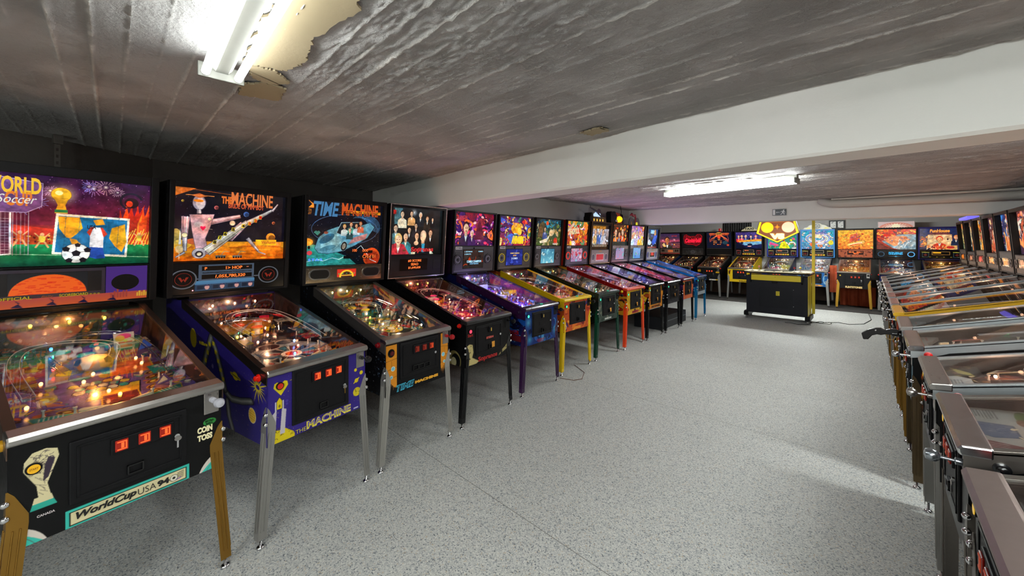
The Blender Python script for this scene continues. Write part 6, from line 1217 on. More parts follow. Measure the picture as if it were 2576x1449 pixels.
  glass=glass_generic([(150, 30, 30), (226, 160, 40)], [(220, 40, 34), (246, 190, 50), (150, 50, 130), (30, 20, 30), (240, 120, 40), (70, 120, 80), (240, 220, 230)], 8, res=280, extra=lambda A, r, gx, z0, z1: [A.poly([(-.31, 1.68), (-.12, 1.80), (-.10, 1.76), (-.29, 1.64)], (226, 90, 50)), A.poly([(-.31, 1.73), (-.10, 1.87), (-.08, 1.82), (-.29, 1.69)], (190, 170, 150)), A.ell((.03, 1.72), .05, .07, (200, 30, 30)), A.ell((.03, 1.80), .025, .03, (190, 30, 30))]),
  panel=panel_stern(((236, 50, 30), .9), screen((160, 130, 170), (200, 150, 170), [(220, 190, 210), (120, 100, 150), (190, 60, 80), (120, 190, 210)], 8, 40), (30, 30, 32)),
  front=lambda W: front_flat(W, (206, 160, 30), [(226, 180, 40), (190, 60, 30), (150, 110, 30), (60, 30, 24)], 8, 40, lambda A, r: A.rect(-.10, .50, .10, .535, (170, 40, 50))), side=swirl_side((200, 140, 30), [(222, 170, 30), (180, 40, 20), (60, 24, 20), (230, 110, 30)], 8, 40),
  start_m=lit((60, 240, 170), 1.4), button=(200, 170, 30), lamp=(240, 210, 255), gi=2.0, bulb_top=(190, 220, 255), lamps2=[(255, 60, 60), (255, 180, 60), (120, 190, 255)], blade=(90, 50, 60), blade_pal=[(150, 90, 110), (120, 60, 60), (90, 60, 120)], apron=(30, 24, 24), card=(200, 180, 40), knob=black,
  text=[("DEADPOOL", *(-0.246,1.651), *(0.065,1.755), lit((226, 200, 160), 1), dict(bold=.05, rise=.03)), ("DEADPOOL", -.085, .506, .085, .530, ink((120, 20, 40)), dict(pl='f', bold=.03))]),
 dict(x=-2.538, y=6.019, rz=90.22, W=.285, Wf=.294, Wt=.348, label="black-legged pinball machine with yellow front border, castle and winged dragon topper",
  cab=(17, 15, 16), leg=black_g, bar=paint("black_bar", (26, 24, 24)), rail=black_g, near=True, seed=9, res_pf=130, gz=(1.415, 1.850), gx=.300, trim=mat("bronze_trim", (120, 92, 60), .35, .8), armor=True, rail_h=.06,
  pal=[(120, 90, 200), (226, 200, 60), (60, 90, 160), (200, 60, 60), (220, 220, 240)], pf_base=(60, 50, 80),
  glass=glass_generic([(60, 40, 20), (200, 200, 220)], [(190, 190, 215), (150, 150, 180), (220, 215, 230)], 9, [(-.5, .62, .09, (190, 150, 90), (40, 30, 28)), (-.06, .66, .10, (40, 80, 150), (226, 210, 180)), (.36, .62, .09, (180, 180, 190), (26, 22, 22))], 260, 30, 30, extra=lambda A, r, gx, z0, z1: [A.rect(-gx, z0, gx, z0 + .09, (46, 28, 16)), A.rect(-gx, z1 - .07, gx, z1, (40, 30, 24))] + [A.poly([(-.22 + .05 * k, z0 + .05), (-.215 + .05 * k, z0 + .15), (-.205 + .05 * k, z0 + .05)], (222, 210, 190)) for k in range(10)]),
  panel=panel_grey_dmd((120, 112, 102), []), front=lambda W: front_flat(W, (216, 140, 30), [(226, 170, 40), (206, 110, 30), (190, 80, 30)], 9, 40, lambda A, r: [A.rect(-.2, .55, .2, .838, (20, 18, 18)), A.rect(-W, .78, -.19, .838, (220, 190, 30))]), side=swirl_side((180, 150, 30), [(40, 30, 24), (206, 170, 30), (150, 60, 24)], 9, 40),
  start_m=lit((160, 230, 190), .8), lamp=(220, 200, 255), gi=2.0, bulb_top=(255, 240, 255), blade=(70, 60, 110), blade_pal=[(90, 80, 140), (130, 110, 150), (60, 50, 90)], apron=(24, 22, 22), card=(206, 190, 40), knob=black,
  text=[("GAME OF THRONES", -.27, 1.775, .18, 1.83, lit((200, 130, 30), .9), dict(bold=.05)), ("GAME OF THRONES", -.17, .50, .15, .535, ink((60, 26, 12)), dict(pl='f', bold=.04)), ("STERN", -.04, 1.377, .04, 1.39, black, dict(n=.004))]),
 dict(x=-2.529, y=6.737, rz=89.87, W=.284, Wf=.296, Wt=.348, label="black pinball machine with orange backglass and flame topper with glowing yellow lamp",
  cab=(20, 20, 24), leg=black_g, bar=mat("black_chrome", (60, 60, 64), .15, .9), rail=paint("black_rail", (18, 16, 18)), armor=True, rail_h=.06, near=True, seed=10, res_pf=120, gz=(1.488, 1.880), gx=.31,
  pal=[(220, 60, 150), (190, 70, 80), (120, 60, 180), (230, 160, 80), (230, 220, 240)], pf_base=(130, 50, 60),
  glass=glass_generic([(30, 30, 36), (50, 26, 24)], [(220, 100, 30), (200, 60, 30), (60, 60, 80), (240, 170, 60), (30, 24, 30)], 10, [(-.55, .45, .13, (210, 110, 30), (60, 26, 16)), (.3, .5, .13, (200, 80, 30), (60, 30, 20)), (-.1, .4, .1, (60, 60, 90), (30, 24, 24))], 250, 30, 60, extra=lambda A, r, gx, z0, z1: A.rect(-gx, z0, gx, z0 + .07, (26, 40, 40))),
  panel=panel_stern(((60, 56, 60), 0), screen((180, 150, 180), (150, 130, 180), [(200, 130, 150), (150, 150, 200), (120, 180, 190)], 10, 30), (120, 112, 110)), front=lambda W: front_flat(W, (44, 44, 50), [(60, 56, 60), (30, 30, 36), (80, 60, 50)], 10, 40), side=swirl_side((20, 20, 26), [(40, 36, 60), (90, 50, 30)], 10, 30),
  start_m=lit((60, 240, 170), 1.4), lamp=(255, 150, 210), gi=2.6, bulb_top=(255, 230, 250), blade=(150, 60, 70), blade_pal=[(170, 70, 80), (190, 100, 90), (140, 50, 100)], apron=(30, 26, 30), card=(190, 180, 40), knob=black, text=[]),
 dict(x=-2.540, y=7.480, rz=90.08, W=.285, Wf=.297, Wt=.349, label="pinball machine with pink and orange front, bright comic backglass and two domes on top",
  cab=(24, 16, 34), box=(60, 30, 70), leg=black_g, bar=paint("plum_bar", (70, 26, 60)), rail=paint("black_rail2", (18, 14, 20)), armor=True, rail_h=.06, near=True, seed=11, res_pf=110, gz=(1.488, 1.880), gx=.315,
  pal=[(240, 200, 60), (120, 90, 200), (90, 120, 200), (200, 60, 80), (230, 230, 220)], pf_base=(90, 80, 140),
  glass=glass_generic([(230, 220, 120), (150, 90, 170)], [(236, 236, 240), (246, 210, 60), (150, 110, 210), (240, 130, 60), (200, 230, 246), (200, 50, 60)], 11, [(-.5, .4, .10, (200, 220, 240), (200, 190, 120)), (0, .45, .13, (180, 170, 220), (120, 110, 170)), (.45, .4, .12, (246, 180, 60), (200, 90, 40))], 240, 30, 60),
  panel=panel_stern(((60, 56, 60), 0), screen((90, 150, 220), (120, 170, 220), [(120, 190, 170), (170, 150, 210), (60, 110, 190)], 11, 30), (120, 112, 110)), front=lambda W: front_flat(W, (220, 110, 50), [(226, 70, 120), (240, 160, 50), (200, 50, 110)], 11, 40), side=swirl_side((40, 20, 60), [(90, 40, 110), (20, 14, 30)], 11, 30),
  start_m=lit((60, 240, 170), 1.4), lamp=(220, 210, 255), gi=2.2, bulb_top=(230, 250, 255), blade=(90, 90, 150), blade_pal=[(120, 120, 180), (190, 170, 90), (150, 110, 130)], apron=(70, 60, 60), card=(200, 190, 150), knob=black, text=[]),
 dict(x=-2.553, y=8.287, rz=91.25, W=.286, Wf=.295, Wt=.349, label="glossy blue pinball machine with blue legs, last of the left row",
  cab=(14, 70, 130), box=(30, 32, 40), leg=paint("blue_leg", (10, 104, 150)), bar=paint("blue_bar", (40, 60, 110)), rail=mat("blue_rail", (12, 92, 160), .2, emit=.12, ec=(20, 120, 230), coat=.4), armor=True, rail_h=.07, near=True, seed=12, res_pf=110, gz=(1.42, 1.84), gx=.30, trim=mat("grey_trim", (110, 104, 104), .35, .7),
  pal=[(80, 120, 230), (90, 80, 90), (60, 190, 240), (240, 90, 40), (220, 220, 230)], pf_base=(90, 84, 92),
  glass=glass_generic([(30, 24, 30), (40, 60, 110)], [(40, 60, 140), (26, 26, 40), (190, 210, 240)], 12, res=220, n1=10, n2=16, extra=lambda A, r, gx, z0, z1: [A.rect(-.10, 1.74, .10, 1.82, (150, 190, 220)), A.ell((.14, 1.76), .05, .07, (190, 130, 80)), A.poly([(-.02, 1.55), (.10, 1.70), (.26, 1.72), (.22, 1.56), (.05, 1.48)], (50, 90, 200)), A.ell((-.14, 1.54), .11, .045, (190, 220, 246)), A.poly([(-.26, 1.75), (-.22, 1.55), (-.18, 1.55), (-.21, 1.75)], (190, 180, 190)), A.rect(-.25, z0 + .005, .25, z0 + .04, (110, 30, 24))]),
  panel=panel_grey_dmd((150, 142, 132), ["REPLAY", "000"], blue=True), front=lambda W: front_flat(W, (50, 74, 96), [(120, 140, 150), (40, 60, 90), (30, 40, 50)], 12, 40, lambda A, r: A.rect(-W, .491, W, .56, (150, 160, 166))), side=swirl_side((16, 60, 110), [(20, 40, 90), (40, 110, 170), (120, 160, 190)], 12, 30),
  start_m=lit((60, 220, 170), 1.4), lamp=(150, 180, 255), gi=2.0, bulb_top=(120, 150, 255), blade=(100, 96, 110), blade_pal=[(110, 110, 150), (130, 110, 110)], apron=(110, 40, 40), card=(220, 110, 60), knob=black, text=[]),
]
for c in M: c['group'] = G_L; pinball(c)

# ------------------------------------------------------------------ far row
steel_bar = mat("far_steel", (150, 140, 130), .35, .85)
def hs_paint(gx, z0, z1):
    A = Art(-gx, z0, gx, z1, 260, (12, 16, 38), (16, 18, 40)); O = (240, 130, 50)
    A.rect(-.26, 1.785, .26, 1.80, (226, 80, 30)); A.ell((0, 1.83), .09, .04, (226, 150, 60)); A.rect(-.07, 1.815, .07, 1.845, (30, 24, 24))
    for s in (-1, 1):
        for k in range(5): A.line([(s * .05, 1.79 - .01 * k), (s * (.12 + .03 * k), 1.74 - .02 * k), (s * (.13 + .03 * k), 1.66 - .02 * k)], .008, (236, 140 - 14 * k, 60)); 
        A.line([(s * .22, 1.79), (s * .26, 1.68), (s * .25, 1.60)], .006, (230, 90, 60))
    A.poly([(-.06, 1.78), (.06, 1.78), (.03, 1.68), (-.03, 1.68)], (226, 70, 40)); A.poly([(-.04, 1.66), (.04, 1.66), (0, 1.63)], (246, 180, 70))
    for u, v, w in ((-.11, 1.60, .10), (-.11, 1.55, .10), (.05, 1.60, .05), (.05, 1.55, .05), (-.14, 1.50, .04), (-.03, 1.50, .04), (.03, 1.50, .04)): A.rect(u - w / 2, v, u + w / 2, v + .016, (250, 130, 50))
    A.ell((.17, 1.56), .07, .05, (30, 60, 74)); A.ell((.24, 1.49), .035, .028, (226, 80, 50)); return A
def taxi_paint(gx, z0, z1):
    A = Art(-gx, z0, gx, z1, 260, (20, 26, 60), (60, 44, 110)); r = random.Random(3); A.stars(40, r, [(200, 180, 220)], .002, .004, (-gx, 1.65, gx, z1))
    for x, c, hc in ((-.25, (200, 40, 60), (90, 30, 30)), (-.17, (220, 60, 70), (226, 190, 120)), (-.07, (60, 70, 120), (200, 190, 170)), (.06, (24, 22, 28), (30, 26, 30)), (.18, (190, 50, 70), (220, 60, 60))): A.person((x, 1.70), .07, c, (222, 180, 150), hc)
    A.poly([(-.30, 1.62), (gx, 1.66), (gx, 1.59), (-.2, 1.56)], (232, 150, 34)); A.poly([(-.24, 1.57), (gx, 1.60), (gx, 1.52), (.1, 1.49), (-.10, 1.48)], (110, 160, 186)); A.ell((.03, 1.50), .06, .035, (24, 30, 50)); A.ell((-.17, 1.55), .04, .03, (24, 30, 50)); A.poly([(-gx, z0), (-gx, 1.60), (-.1, 1.44), (0, z0)], (14, 16, 34)); A.ell((.02, 1.455), .05, .014, (220, 160, 150)); return A
def whirl_paint(gx, z0, z1):
    A = Art(-gx, z0, gx, z1, 260, (80, 130, 170), (40, 150, 170)); r = random.Random(5)
    for k in range(6): A.arc((.02, 1.66), .26 - .035 * k, 0, 360, .02, [(226, 190, 170), (150, 150, 200), (230, 210, 190)][k % 3], 40, ry=.15 - .02 * k)
    A.swirl([(226, 190, 160), (150, 150, 200), (220, 120, 80), (240, 220, 200), (120, 160, 190)], r, 90, .01, .04, outline=.2); A.ell((-.10, 1.50), .05, .05, (226, 100, 60)); A.ell((.27, 1.55), .05, .06, (216, 200, 50)); A.poly([(-.1, 1.70), (.0, 1.76), (.12, 1.74), (.05, 1.66)], (240, 220, 180)); return A
def flint_paint(gx, z0, z1):
    A = Art(-gx, z0, gx, z1, 260, (236, 120, 40), (240, 170, 50)); r = random.Random(6); A.swirl([(246, 200, 80), (220, 90, 30), (250, 180, 60), (150, 60, 30), (240, 140, 50)], r, 170, .008, .03, outline=.25)
    A.poly([(-.11, 1.56), (-.09, 1.74), (.02, 1.78), (.10, 1.70), (.06, 1.60)], (200, 80, 50)); A.swirl([(120, 80, 140), (230, 150, 60), (200, 60, 40)], r, 26, .01, .025, (-.10, 1.60, .08, 1.76), outline=.3)
    A.poly([(-.14, 1.52), (.10, 1.60), (.17, 1.60), (.18, 1.54), (-.08, 1.44), (-.14, 1.46)], (240, 190, 90), out=(110, 50, 20), ow=.005); A.poly([(-.10, 1.48), (.12, 1.555), (.12, 1.53), (-.09, 1.46)], (226, 80, 40)); return A
def ww_paint(gx, z0, z1):
    A = Art(-gx, z0, gx, z1, 260, (170, 60, 40), (200, 50, 30)); r = random.Random(7); A.swirl([(226, 90, 30), (200, 40, 24), (246, 150, 50), (110, 40, 50)], r, 90, .02, .06, (-gx, 1.66, gx, z1), outline=.2)
    A.poly([(-gx, 1.60), (-.15, 1.45), (.0, z0), (-gx, z0)], (110, 50, 40)); A.poly([(-.24, 1.58), (-.05, 1.42), (.05, z0), (gx, z0), (gx, 1.74), (.05, 1.74)], (130, 150, 156)); A.poly([(-.2, 1.60), (-.02, 1.46), (.22, 1.62), (.14, 1.70), (-.1, 1.70)], (226, 140, 90)); A.swirl([(240, 170, 120), (200, 90, 50), (226, 120, 60), (120, 90, 140)], r, 70, .008, .025, (-.2, 1.52, .24, 1.70), outline=.3)
    A.swirl([(180, 190, 190), (110, 130, 140), (210, 210, 206)], r, 40, .01, .04, (.05, z0, gx, 1.6), outline=0); return A
def fun_paint(gx, z0, z1):
    A = Art(-gx, z0, gx, z1, 260, (40, 36, 60), (34, 44, 84)); r = random.Random(8); A.swirl([(206, 90, 40), (150, 60, 50), (230, 150, 60)], r, 40, .01, .04, (-gx, 1.45, -.15, 1.68), outline=.3)
    A.poly([(-.22, z0), (-.20, 1.72), (0, 1.78), (.16, 1.72), (.18, z0)], (222, 180, 130), out=(90, 50, 40), ow=.006); A.poly([(-.16, 1.77), (0, 1.82), (.12, 1.77), (.14, 1.72), (-.18, 1.72)], (110, 60, 60))
    for k in range(6): A.line([(-.16 + .022 * k, 1.62), (-.16 + .022 * k, 1.71)], .005, (150, 90, 60))
    A.person((-.02, 1.56), .12, (206, 60, 40), (236, 170, 110), (200, 60, 40)); A.ell((.10, 1.62), .014, .02, (60, 30, 40)); A.person((.22, 1.62), .08, (34, 40, 60), (226, 160, 120), (220, 130, 60)); A.rect(.07, z0, .24, 1.48, (226, 160, 90)); A.ell((.14, 1.44), .06, .03, (206, 50, 40))
    A.swirl([(30, 30, 44), (226, 130, 50), (190, 70, 40), (240, 190, 120)], r, 60, .008, .022, (-.2, z0, .07, 1.48), outline=.3); return A
def grn_paint(gx, z0, z1):
    A = Art(-gx, z0, gx, z1, 260, (60, 150, 120), (40, 120, 110)); r = random.Random(9); A.swirl([(226, 60, 110), (220, 210, 40), (230, 230, 220), (40, 130, 110), (200, 60, 40)], r, 80, .01, .05, outline=.4)
    A.poly([(-.07, 1.40), (-.03, 1.55), (.06, 1.60), (.16, 1.44), (.17, 1.40)], (206, 206, 30)); A.arc((.22, 1.50), .07, 0, 180, .03, (226, 220, 214)); A.poly([(-.3, 1.5), (-.28, 1.58), (-.08, 1.50), (-.1, 1.46)], (226, 70, 120)); return A
def dh_paint(gx, z0, z1):
    A = Art(-gx, z0, gx, z1, 230, (120, 60, 60), (50, 34, 70)); r = random.Random(10); A.vgrad(1.58, 1.68, (206, 80, 90), (110, 50, 90)); A.rect(.03, 1.57, gx, 1.60, (60, 24, 50)); A.person((-.09, 1.55), .19, (50, 44, 40), (206, 120, 74), (50, 26, 20)); A.poly([(-.26, 1.50), (-.20, 1.56), (-.12, 1.44), (-.2, 1.42)], (226, 170, 100)); A.glow((.14, 1.66), .05, (255, 200, 180), .9); A.glow((-.23, 1.64), .05, (255, 160, 160), .9); A.ell((.14, 1.50), .022, .022, (240, 160, 70)); A.ell((.07, 1.51), .018, .018, (120, 140, 170)); return A
def red_paint(gx, z0, z1):
    A = Art(-gx, z0, gx, z1, 230, (12, 10, 12), (12, 10, 12)); R_ = (170, 16, 24); P = [(-.26, 1.55), (-.28, 1.70), (-.26, 1.80), (-.19, 1.82), (-.13, 1.76), (.08, 1.76), (.13, 1.82), (.22, 1.82), (.27, 1.76), (.26, 1.60), (.20, 1.52), (.10, 1.46), (0, 1.50), (-.18, 1.51)]
    A.poly(P, (90, 8, 16), out=(200, 20, 34), ow=.006); A.swirl([(150, 14, 26), (60, 6, 12), (200, 30, 40)], random.Random(4), 50, .01, .03, (-.22, 1.53, .22, 1.76), outline=.3); return A
wht = lit((236, 236, 230), .8)
F = [
 dict(x=-4.90, label="pinball machine with a man's portrait on crimson backglass, leftmost along the far wall", cab=(20, 50, 90), box=(16, 15, 18), pal=[(110, 50, 60), (150, 140, 130), (200, 120, 60), (60, 60, 80)], glass=dh_paint, panel=panel_old('grey'), leg=silver_leg, text=[("DIRTY HARRY", .06, 1.765, .24, 1.80, lit((206, 50, 60), .8), dict(bold=.02))]),
 dict(x=-4.18, label="black pinball machine with scarlet scribbled backglass title on black glass", cab=(16, 15, 16), pal=[(150, 60, 30), (190, 180, 160), (60, 40, 40), (90, 30, 20)], glass=red_paint, panel=panel_old('eng'), leg=silver_leg, gi=.5, text=[("Centerball", -.24, 1.56, .25, 1.70, lit((250, 30, 60), 1), dict(bold=.06, shear=.25, rise=.01))]),
 dict(x=-3.43, label="black and yellow HIGH SPEED pinball machine with red beacon on top", cab=(15, 15, 17), pal=[(200, 50, 40), (230, 200, 170), (200, 120, 60), (60, 60, 60)], glass=hs_paint, panel=panel_old('hs'), leg=silver_leg, gi=1.2, door='wms', gx=.335, gz=(1.40, 1.875),
      front=lambda W: front_flat(W, (16, 16, 18), extra=lambda A, r: [A.rect(-W, .72, -.20, .78, (206, 160, 20)), A.rect(.19, .70, W, .74, (206, 160, 20)), A.rect(.17, .50, W, .53, (206, 160, 20))], res=150),
      text=[("HIGH-", -.27, 1.815, -.09, 1.85, lit((255, 110, 40), 1), dict(bold=.05)), ("SPEED", .09, 1.815, .28, 1.85, lit((255, 110, 40), 1), dict(bold=.05)), ("SPEED", .02, .495, .20, .528, ink((220, 216, 206)), dict(pl='f', bold=.06))]),
 dict(x=-2.65, label="yellow TAXI pinball machine with arched cream TAXI sign on its backbox", cab=(214, 178, 20), box=(14, 14, 20), pal=[(206, 60, 50), (200, 160, 60), (60, 110, 80), (226, 210, 180)], glass=taxi_paint, panel=panel_old('w'), wcol=(170, 36, 40), digits="0055 00", leg=silver_leg, door='wms', gi=1.3, rail=mat("yellow_metal", (206, 170, 24), .3, .2),
      front=lambda W: front_flat(W, (216, 180, 24), extra=lambda A, r: [A.line([(-.24, .52), (-.24, .80)], .006, (150, 110, 10)), A.line([(-.24, .53), (.2, .53)], .005, (150, 110, 10)), A.ell((-.245, .74), .02, .05, (60, 44, 10))], res=150),
      text=[("TAXI", -.02, .50, .16, .535, ink((60, 40, 10)), dict(pl='f', bold=.05))]),
 dict(x=-1.85, label="blue-framed pinball machine with pink, green and yellow comic backglass behind the VS sign", cab=(24, 30, 90), frame=mat("royal_blue", (26, 42, 130), .35), pal=[(200, 160, 90), (90, 110, 170), (200, 200, 190), (170, 60, 60)], glass=grn_paint, panel=panel_old('w'), digits="OOO", leg=silver_leg, gi=1.8, lamp=(255, 235, 210), text=[]),
 dict(x=-1.09, label="WHIRLWIND pinball machine with light blue frame and round fan topper", cab=(40, 90, 140), frame=mat("sky_blue", (34, 110, 176), .35), pal=[(200, 70, 80), (190, 190, 190), (140, 130, 160), (200, 180, 80)], glass=whirl_paint, panel=panel_old('w'), leg=silver_leg, door='wms', gi=2.4, lamp=(255, 250, 245),
      front=lambda W: front_flat(W, (30, 84, 140), [(60, 120, 170), (20, 60, 110)], 5, 30, lambda A, r: [A.arc((.23, .66), .03, 60, 300, .012, (150, 190, 210), ry=.10), A.arc((.24, .60), .02, 0, 360, .008, (190, 210, 220)), A.poly([(-.15, .50), (.14, .50), (.2, .52), (.12, .54), (-.15, .54)], (220, 150, 60))], res=150),
      text=[("WHIRLWIND", -.18, 1.775, .20, 1.845, lit((40, 50, 150), 1), dict(bold=.05, shear=.2)), ("WHIRLWIND", -.13, .508, .11, .530, ink((30, 30, 40)), dict(pl='f', bold=.04))]),
 dict(x=-.355, label="black pinball machine with gold legs and orange stone-age backglass", cab=(17, 16, 18), pal=[(206, 150, 70), (190, 170, 80), (150, 70, 50), (120, 110, 70)], glass=flint_paint, panel=panel_old('stone'), leg=mat("yellow_gold_leg", (190, 146, 50), .4, .6), door='wms', slot_glow=.35, gi=1.8, start_m=lit((230, 190, 40), .9),
      text=[("FLINTSTONES", -.14, .50, .15, .545, ink((236, 200, 130)), dict(pl='f', bold=.05)), ("THE FLINTSTONES", -.11, 1.49, .13, 1.515, lit((250, 235, 200), 1), dict(bold=.04, rise=.05))]),
 dict(x=.36, label="dark blue pinball machine with river scene backglass and pale mirrored topper", cab=(16, 22, 66), box=(14, 18, 70), pal=[(60, 70, 170), (200, 150, 90), (180, 90, 70), (190, 180, 170)], glass=ww_paint, panel=panel_old('ww'), leg=silver_leg, gi=1.8, lamp=(255, 215, 170), text=[]),
 dict(x=1.07, label="dark blue FUNHOUSE pinball machine, rightmost of the far wall row", cab=(16, 20, 84), frame=mat("deep_blue", (16, 20, 100), .35), pal=[(226, 150, 50), (190, 70, 40), (230, 190, 90), (120, 50, 40)], glass=fun_paint, panel=panel_old('fun'), leg=silver_leg, gi=2.0, lamp=(255, 190, 100), text=[("FunHouse", -.17, 1.775, .13, 1.845, lit((250, 160, 60), 1), dict(bold=.045, shear=.1))]),
]
for i, c in enumerate(F):
    c.setdefault('frame', black); c.setdefault('gx', .325)
    base = dict(y=11.66 + .01 * i, rz=0, W=.285, Wf=.298, Wt=.352, bar=steel_bar, rail=steel_bar, res_pf=70, seed=20 + i, plastics=4, bulbs=7, gz=(1.39, 1.862), rail_h=.035, door='wms', group=G_F, apron=(60, 40, 30), near=False, start_m=lit((200, 60, 40), .5), knob=black, blade=(60, 40, 34))
    base.update(c); F[i] = pinball(base)

def sheet_paper(W):
    A = Art(-W + .01, .052, W - .01, .235, 420, (196, 198, 194)); r = random.Random(2)
    for j in range(9): A.rect(-.24, .07 + .008 * j, -.13 + r.uniform(-.03, .0), .0735 + .008 * j, (120, 124, 122))
    A.poly([(-.10, .06), (.02, .06), (.06, .10), (.04, .16), (-.08, .16)], (110, 128, 160), out=(70, 90, 120), ow=.003); A.swirl([(70, 90, 130), (150, 160, 180)], r, 40, .002, .006, (-.08, .075, .02, .15), outline=0)
    A.poly([(.08, .052), (.25, .052), (.25, .14), (.12, .15)], (132, 66, 70))
    for j in range(8): A.line([(.11 + .015 * j, .065), (.12 + .015 * j, .12)], .005, (206, 190, 186))
    A.ell((.06, .21), .06, .04, (140, 110, 100)); A.ell((-.17, .20), .08, .02, (120, 140, 90)); A.ell((-.12, .19), .04, .015, (150, 110, 90)); A.poly([(.18, .16), (.25, .17), (.25, .20), (.2, .19)], (190, 180, 60)); return A
def sheet_card(W):
    A = Art(-W + .01, .052, W - .01, .20, 360, (58, 52, 50)); r = random.Random(3); A.swirl([(110, 80, 70), (150, 120, 90), (70, 60, 60), (130, 120, 70)], r, 40, .01, .03, outline=.3)
    A.poly([(-.02, .055), (.21, .055), (.23, .08), (.22, .13), (.18, .15), (.0, .15), (-.04, .11)], (206, 214, 216))
    for j in range(5): A.rect(.03, .07 + .011 * j, .16 + r.uniform(-.04, .0), .074 + .011 * j, (110, 116, 120))
    A.poly([(-.22, .10), (-.10, .12), (-.05, .17), (-.12, .16)], (190, 180, 110)); return A
def sheet_dark(W):
    A = Art(-W + .01, .052, W - .01, .22, 360, (30, 30, 31)); r = random.Random(4)
    for a in (-.24, .02):
        A.rect(a, .06, a + .21, .19, (38, 38, 40))
        for j in range(8): A.rect(a + .01, .07 + .013 * j, a + .01 + r.uniform(.08, .18), .0735 + .013 * j, (150, 150, 148))
    A.line([(-.26, .20), (.26, .205)], .003, (150, 150, 150)); return A

# ------------------------------------------------------------------ right row, seen from its player ends
rr = random.Random(77)
RY = [1.37, 2.13, 2.86, 3.71, 4.46, 5.27, 6.0, 6.72, 7.43, 8.14, 8.85, 9.56, 10.3]
RL = ["nearest pinball machine of the right row, with worn brown-grey lockdown bar", "second machine of the right row, shiny steel lockdown bar and silver plunger ball",
      "third machine of the right row, wide steel bar with white card under the glass", "fourth machine of the right row, pale chrome lockdown bar and bare grey playfield",
      "machine of the right row with black revolver grip launcher at its front", "pinball machine of the right row with yellow rails and lockdown bar",
      "machine of the right row just behind the yellow-railed one", "second machine behind the yellow-railed one in the right row", "third machine behind the yellow-railed one in the right row",
      "fourth machine behind the yellow-railed one in the right row", "fifth machine behind the yellow-railed one in the right row", "last but one machine at the far end of the right row", "last machine of the right row, beside the dark blue funhouse machine"]
RX = [.19, .20, .19, .16, .15, .135, .13, .125, .12, .115, .11, .105, .10]
PALS = [[(60, 60, 62), (150, 140, 130), (200, 60, 50), (90, 90, 90)], [(200, 190, 170), (150, 60, 60), (90, 110, 150), (190, 160, 60)], [(150, 90, 90), (200, 120, 90), (190, 180, 150), (110, 60, 60)], [(150, 136, 130), (120, 110, 110), (170, 90, 80), (90, 96, 110)],
        [(200, 120, 90), (190, 150, 130), (110, 130, 140), (160, 90, 70)], [(226, 120, 60), (200, 60, 40), (240, 190, 120), (110, 120, 150)], [(226, 120, 50), (190, 80, 60), (240, 170, 90), (60, 50, 80)], [(220, 100, 70), (240, 150, 90), (70, 60, 110), (200, 120, 110)],
        [(230, 120, 60), (60, 120, 200), (190, 100, 90), (240, 180, 120)], [(200, 90, 60), (236, 150, 80), (90, 70, 90), (230, 190, 140)], [(226, 140, 50), (170, 70, 50), (210, 190, 60), (60, 90, 130)], [(206, 120, 60), (150, 90, 60), (230, 190, 130), (90, 60, 60)], [(206, 160, 90), (190, 100, 60), (90, 80, 60), (240, 200, 120)]]
worn = mat("worn_brown_bar", (120, 104, 98), .42, .7, bump=(25, .15, .002))
bright = mat("bright_steel", (206, 206, 208), .22, 1.0)
rail_s = mat("right_rail_steel", (176, 182, 184), .32, .75)
RB = [worn, bright, steel, chrome, steel, paint("mustard_bar", (206, 160, 30)), bright, bright, steel, bright, bright, steel, steel]
RLg = [steel_d, steel_d, silver_leg, mat("dark_bronze_leg", (90, 74, 52), .4, .8), gold, gold, silver_leg, gold, silver_leg, silver_leg, silver_leg, silver_leg, silver_leg]
BGS = [((30, 40, 60), (60, 60, 90)), ((20, 60, 60), (20, 90, 80)), ((60, 40, 30), (110, 60, 40)), ((40, 20, 40), (90, 40, 70)), ((200, 160, 60), (60, 130, 190)), ((60, 60, 60), (90, 70, 60)), ((30, 70, 50), (60, 90, 120)), ((60, 40, 60), (110, 60, 60)),
       ((30, 30, 50), (60, 60, 110)), ((110, 60, 40), (90, 50, 60)), ((200, 160, 90), (120, 90, 60)), ((40, 60, 60), (60, 60, 60)), ((60, 80, 60), (150, 120, 60))]
disp = [((255, 150, 40), .9), ((255, 140, 40), .9), ((226, 150, 110), .8), ((255, 70, 60), .9)]
def panel_right(i):
    tone = [(60, 58, 56), (90, 78, 70), (54, 56, 60)][i % 3]; g = disp[(i * 3 + 1) % 4]
    def fn(t, c, gx, z0, z1):
        p = base_panel(t, BBOX, gx, z0, z1, mat("panel_%d" % tone[0], tone, .45)); sl("display_bezel", BBOX, -.17, 1.235, .17, 1.345, -.001, .003, black_g, p, .002)
        A = Art(-.155, 1.245, .155, 1.335, 90, (30, 14, 8)); r = random.Random(i); A.swirl([g[0], Z(g[0], .8), Z(g[0], .3)], r, 26, .012, .04, outline=0); A.rect(-.09, 1.26, .09, 1.32, g[0], .85); A.build("display", scr_art, p, lambda u, v: at(BBOX, u, v, .0038))
        for x in (-.25, .25): speaker(p, BBOX, x, 1.285, .05, ink((120, 110, 100)), 1.0)
    return fn
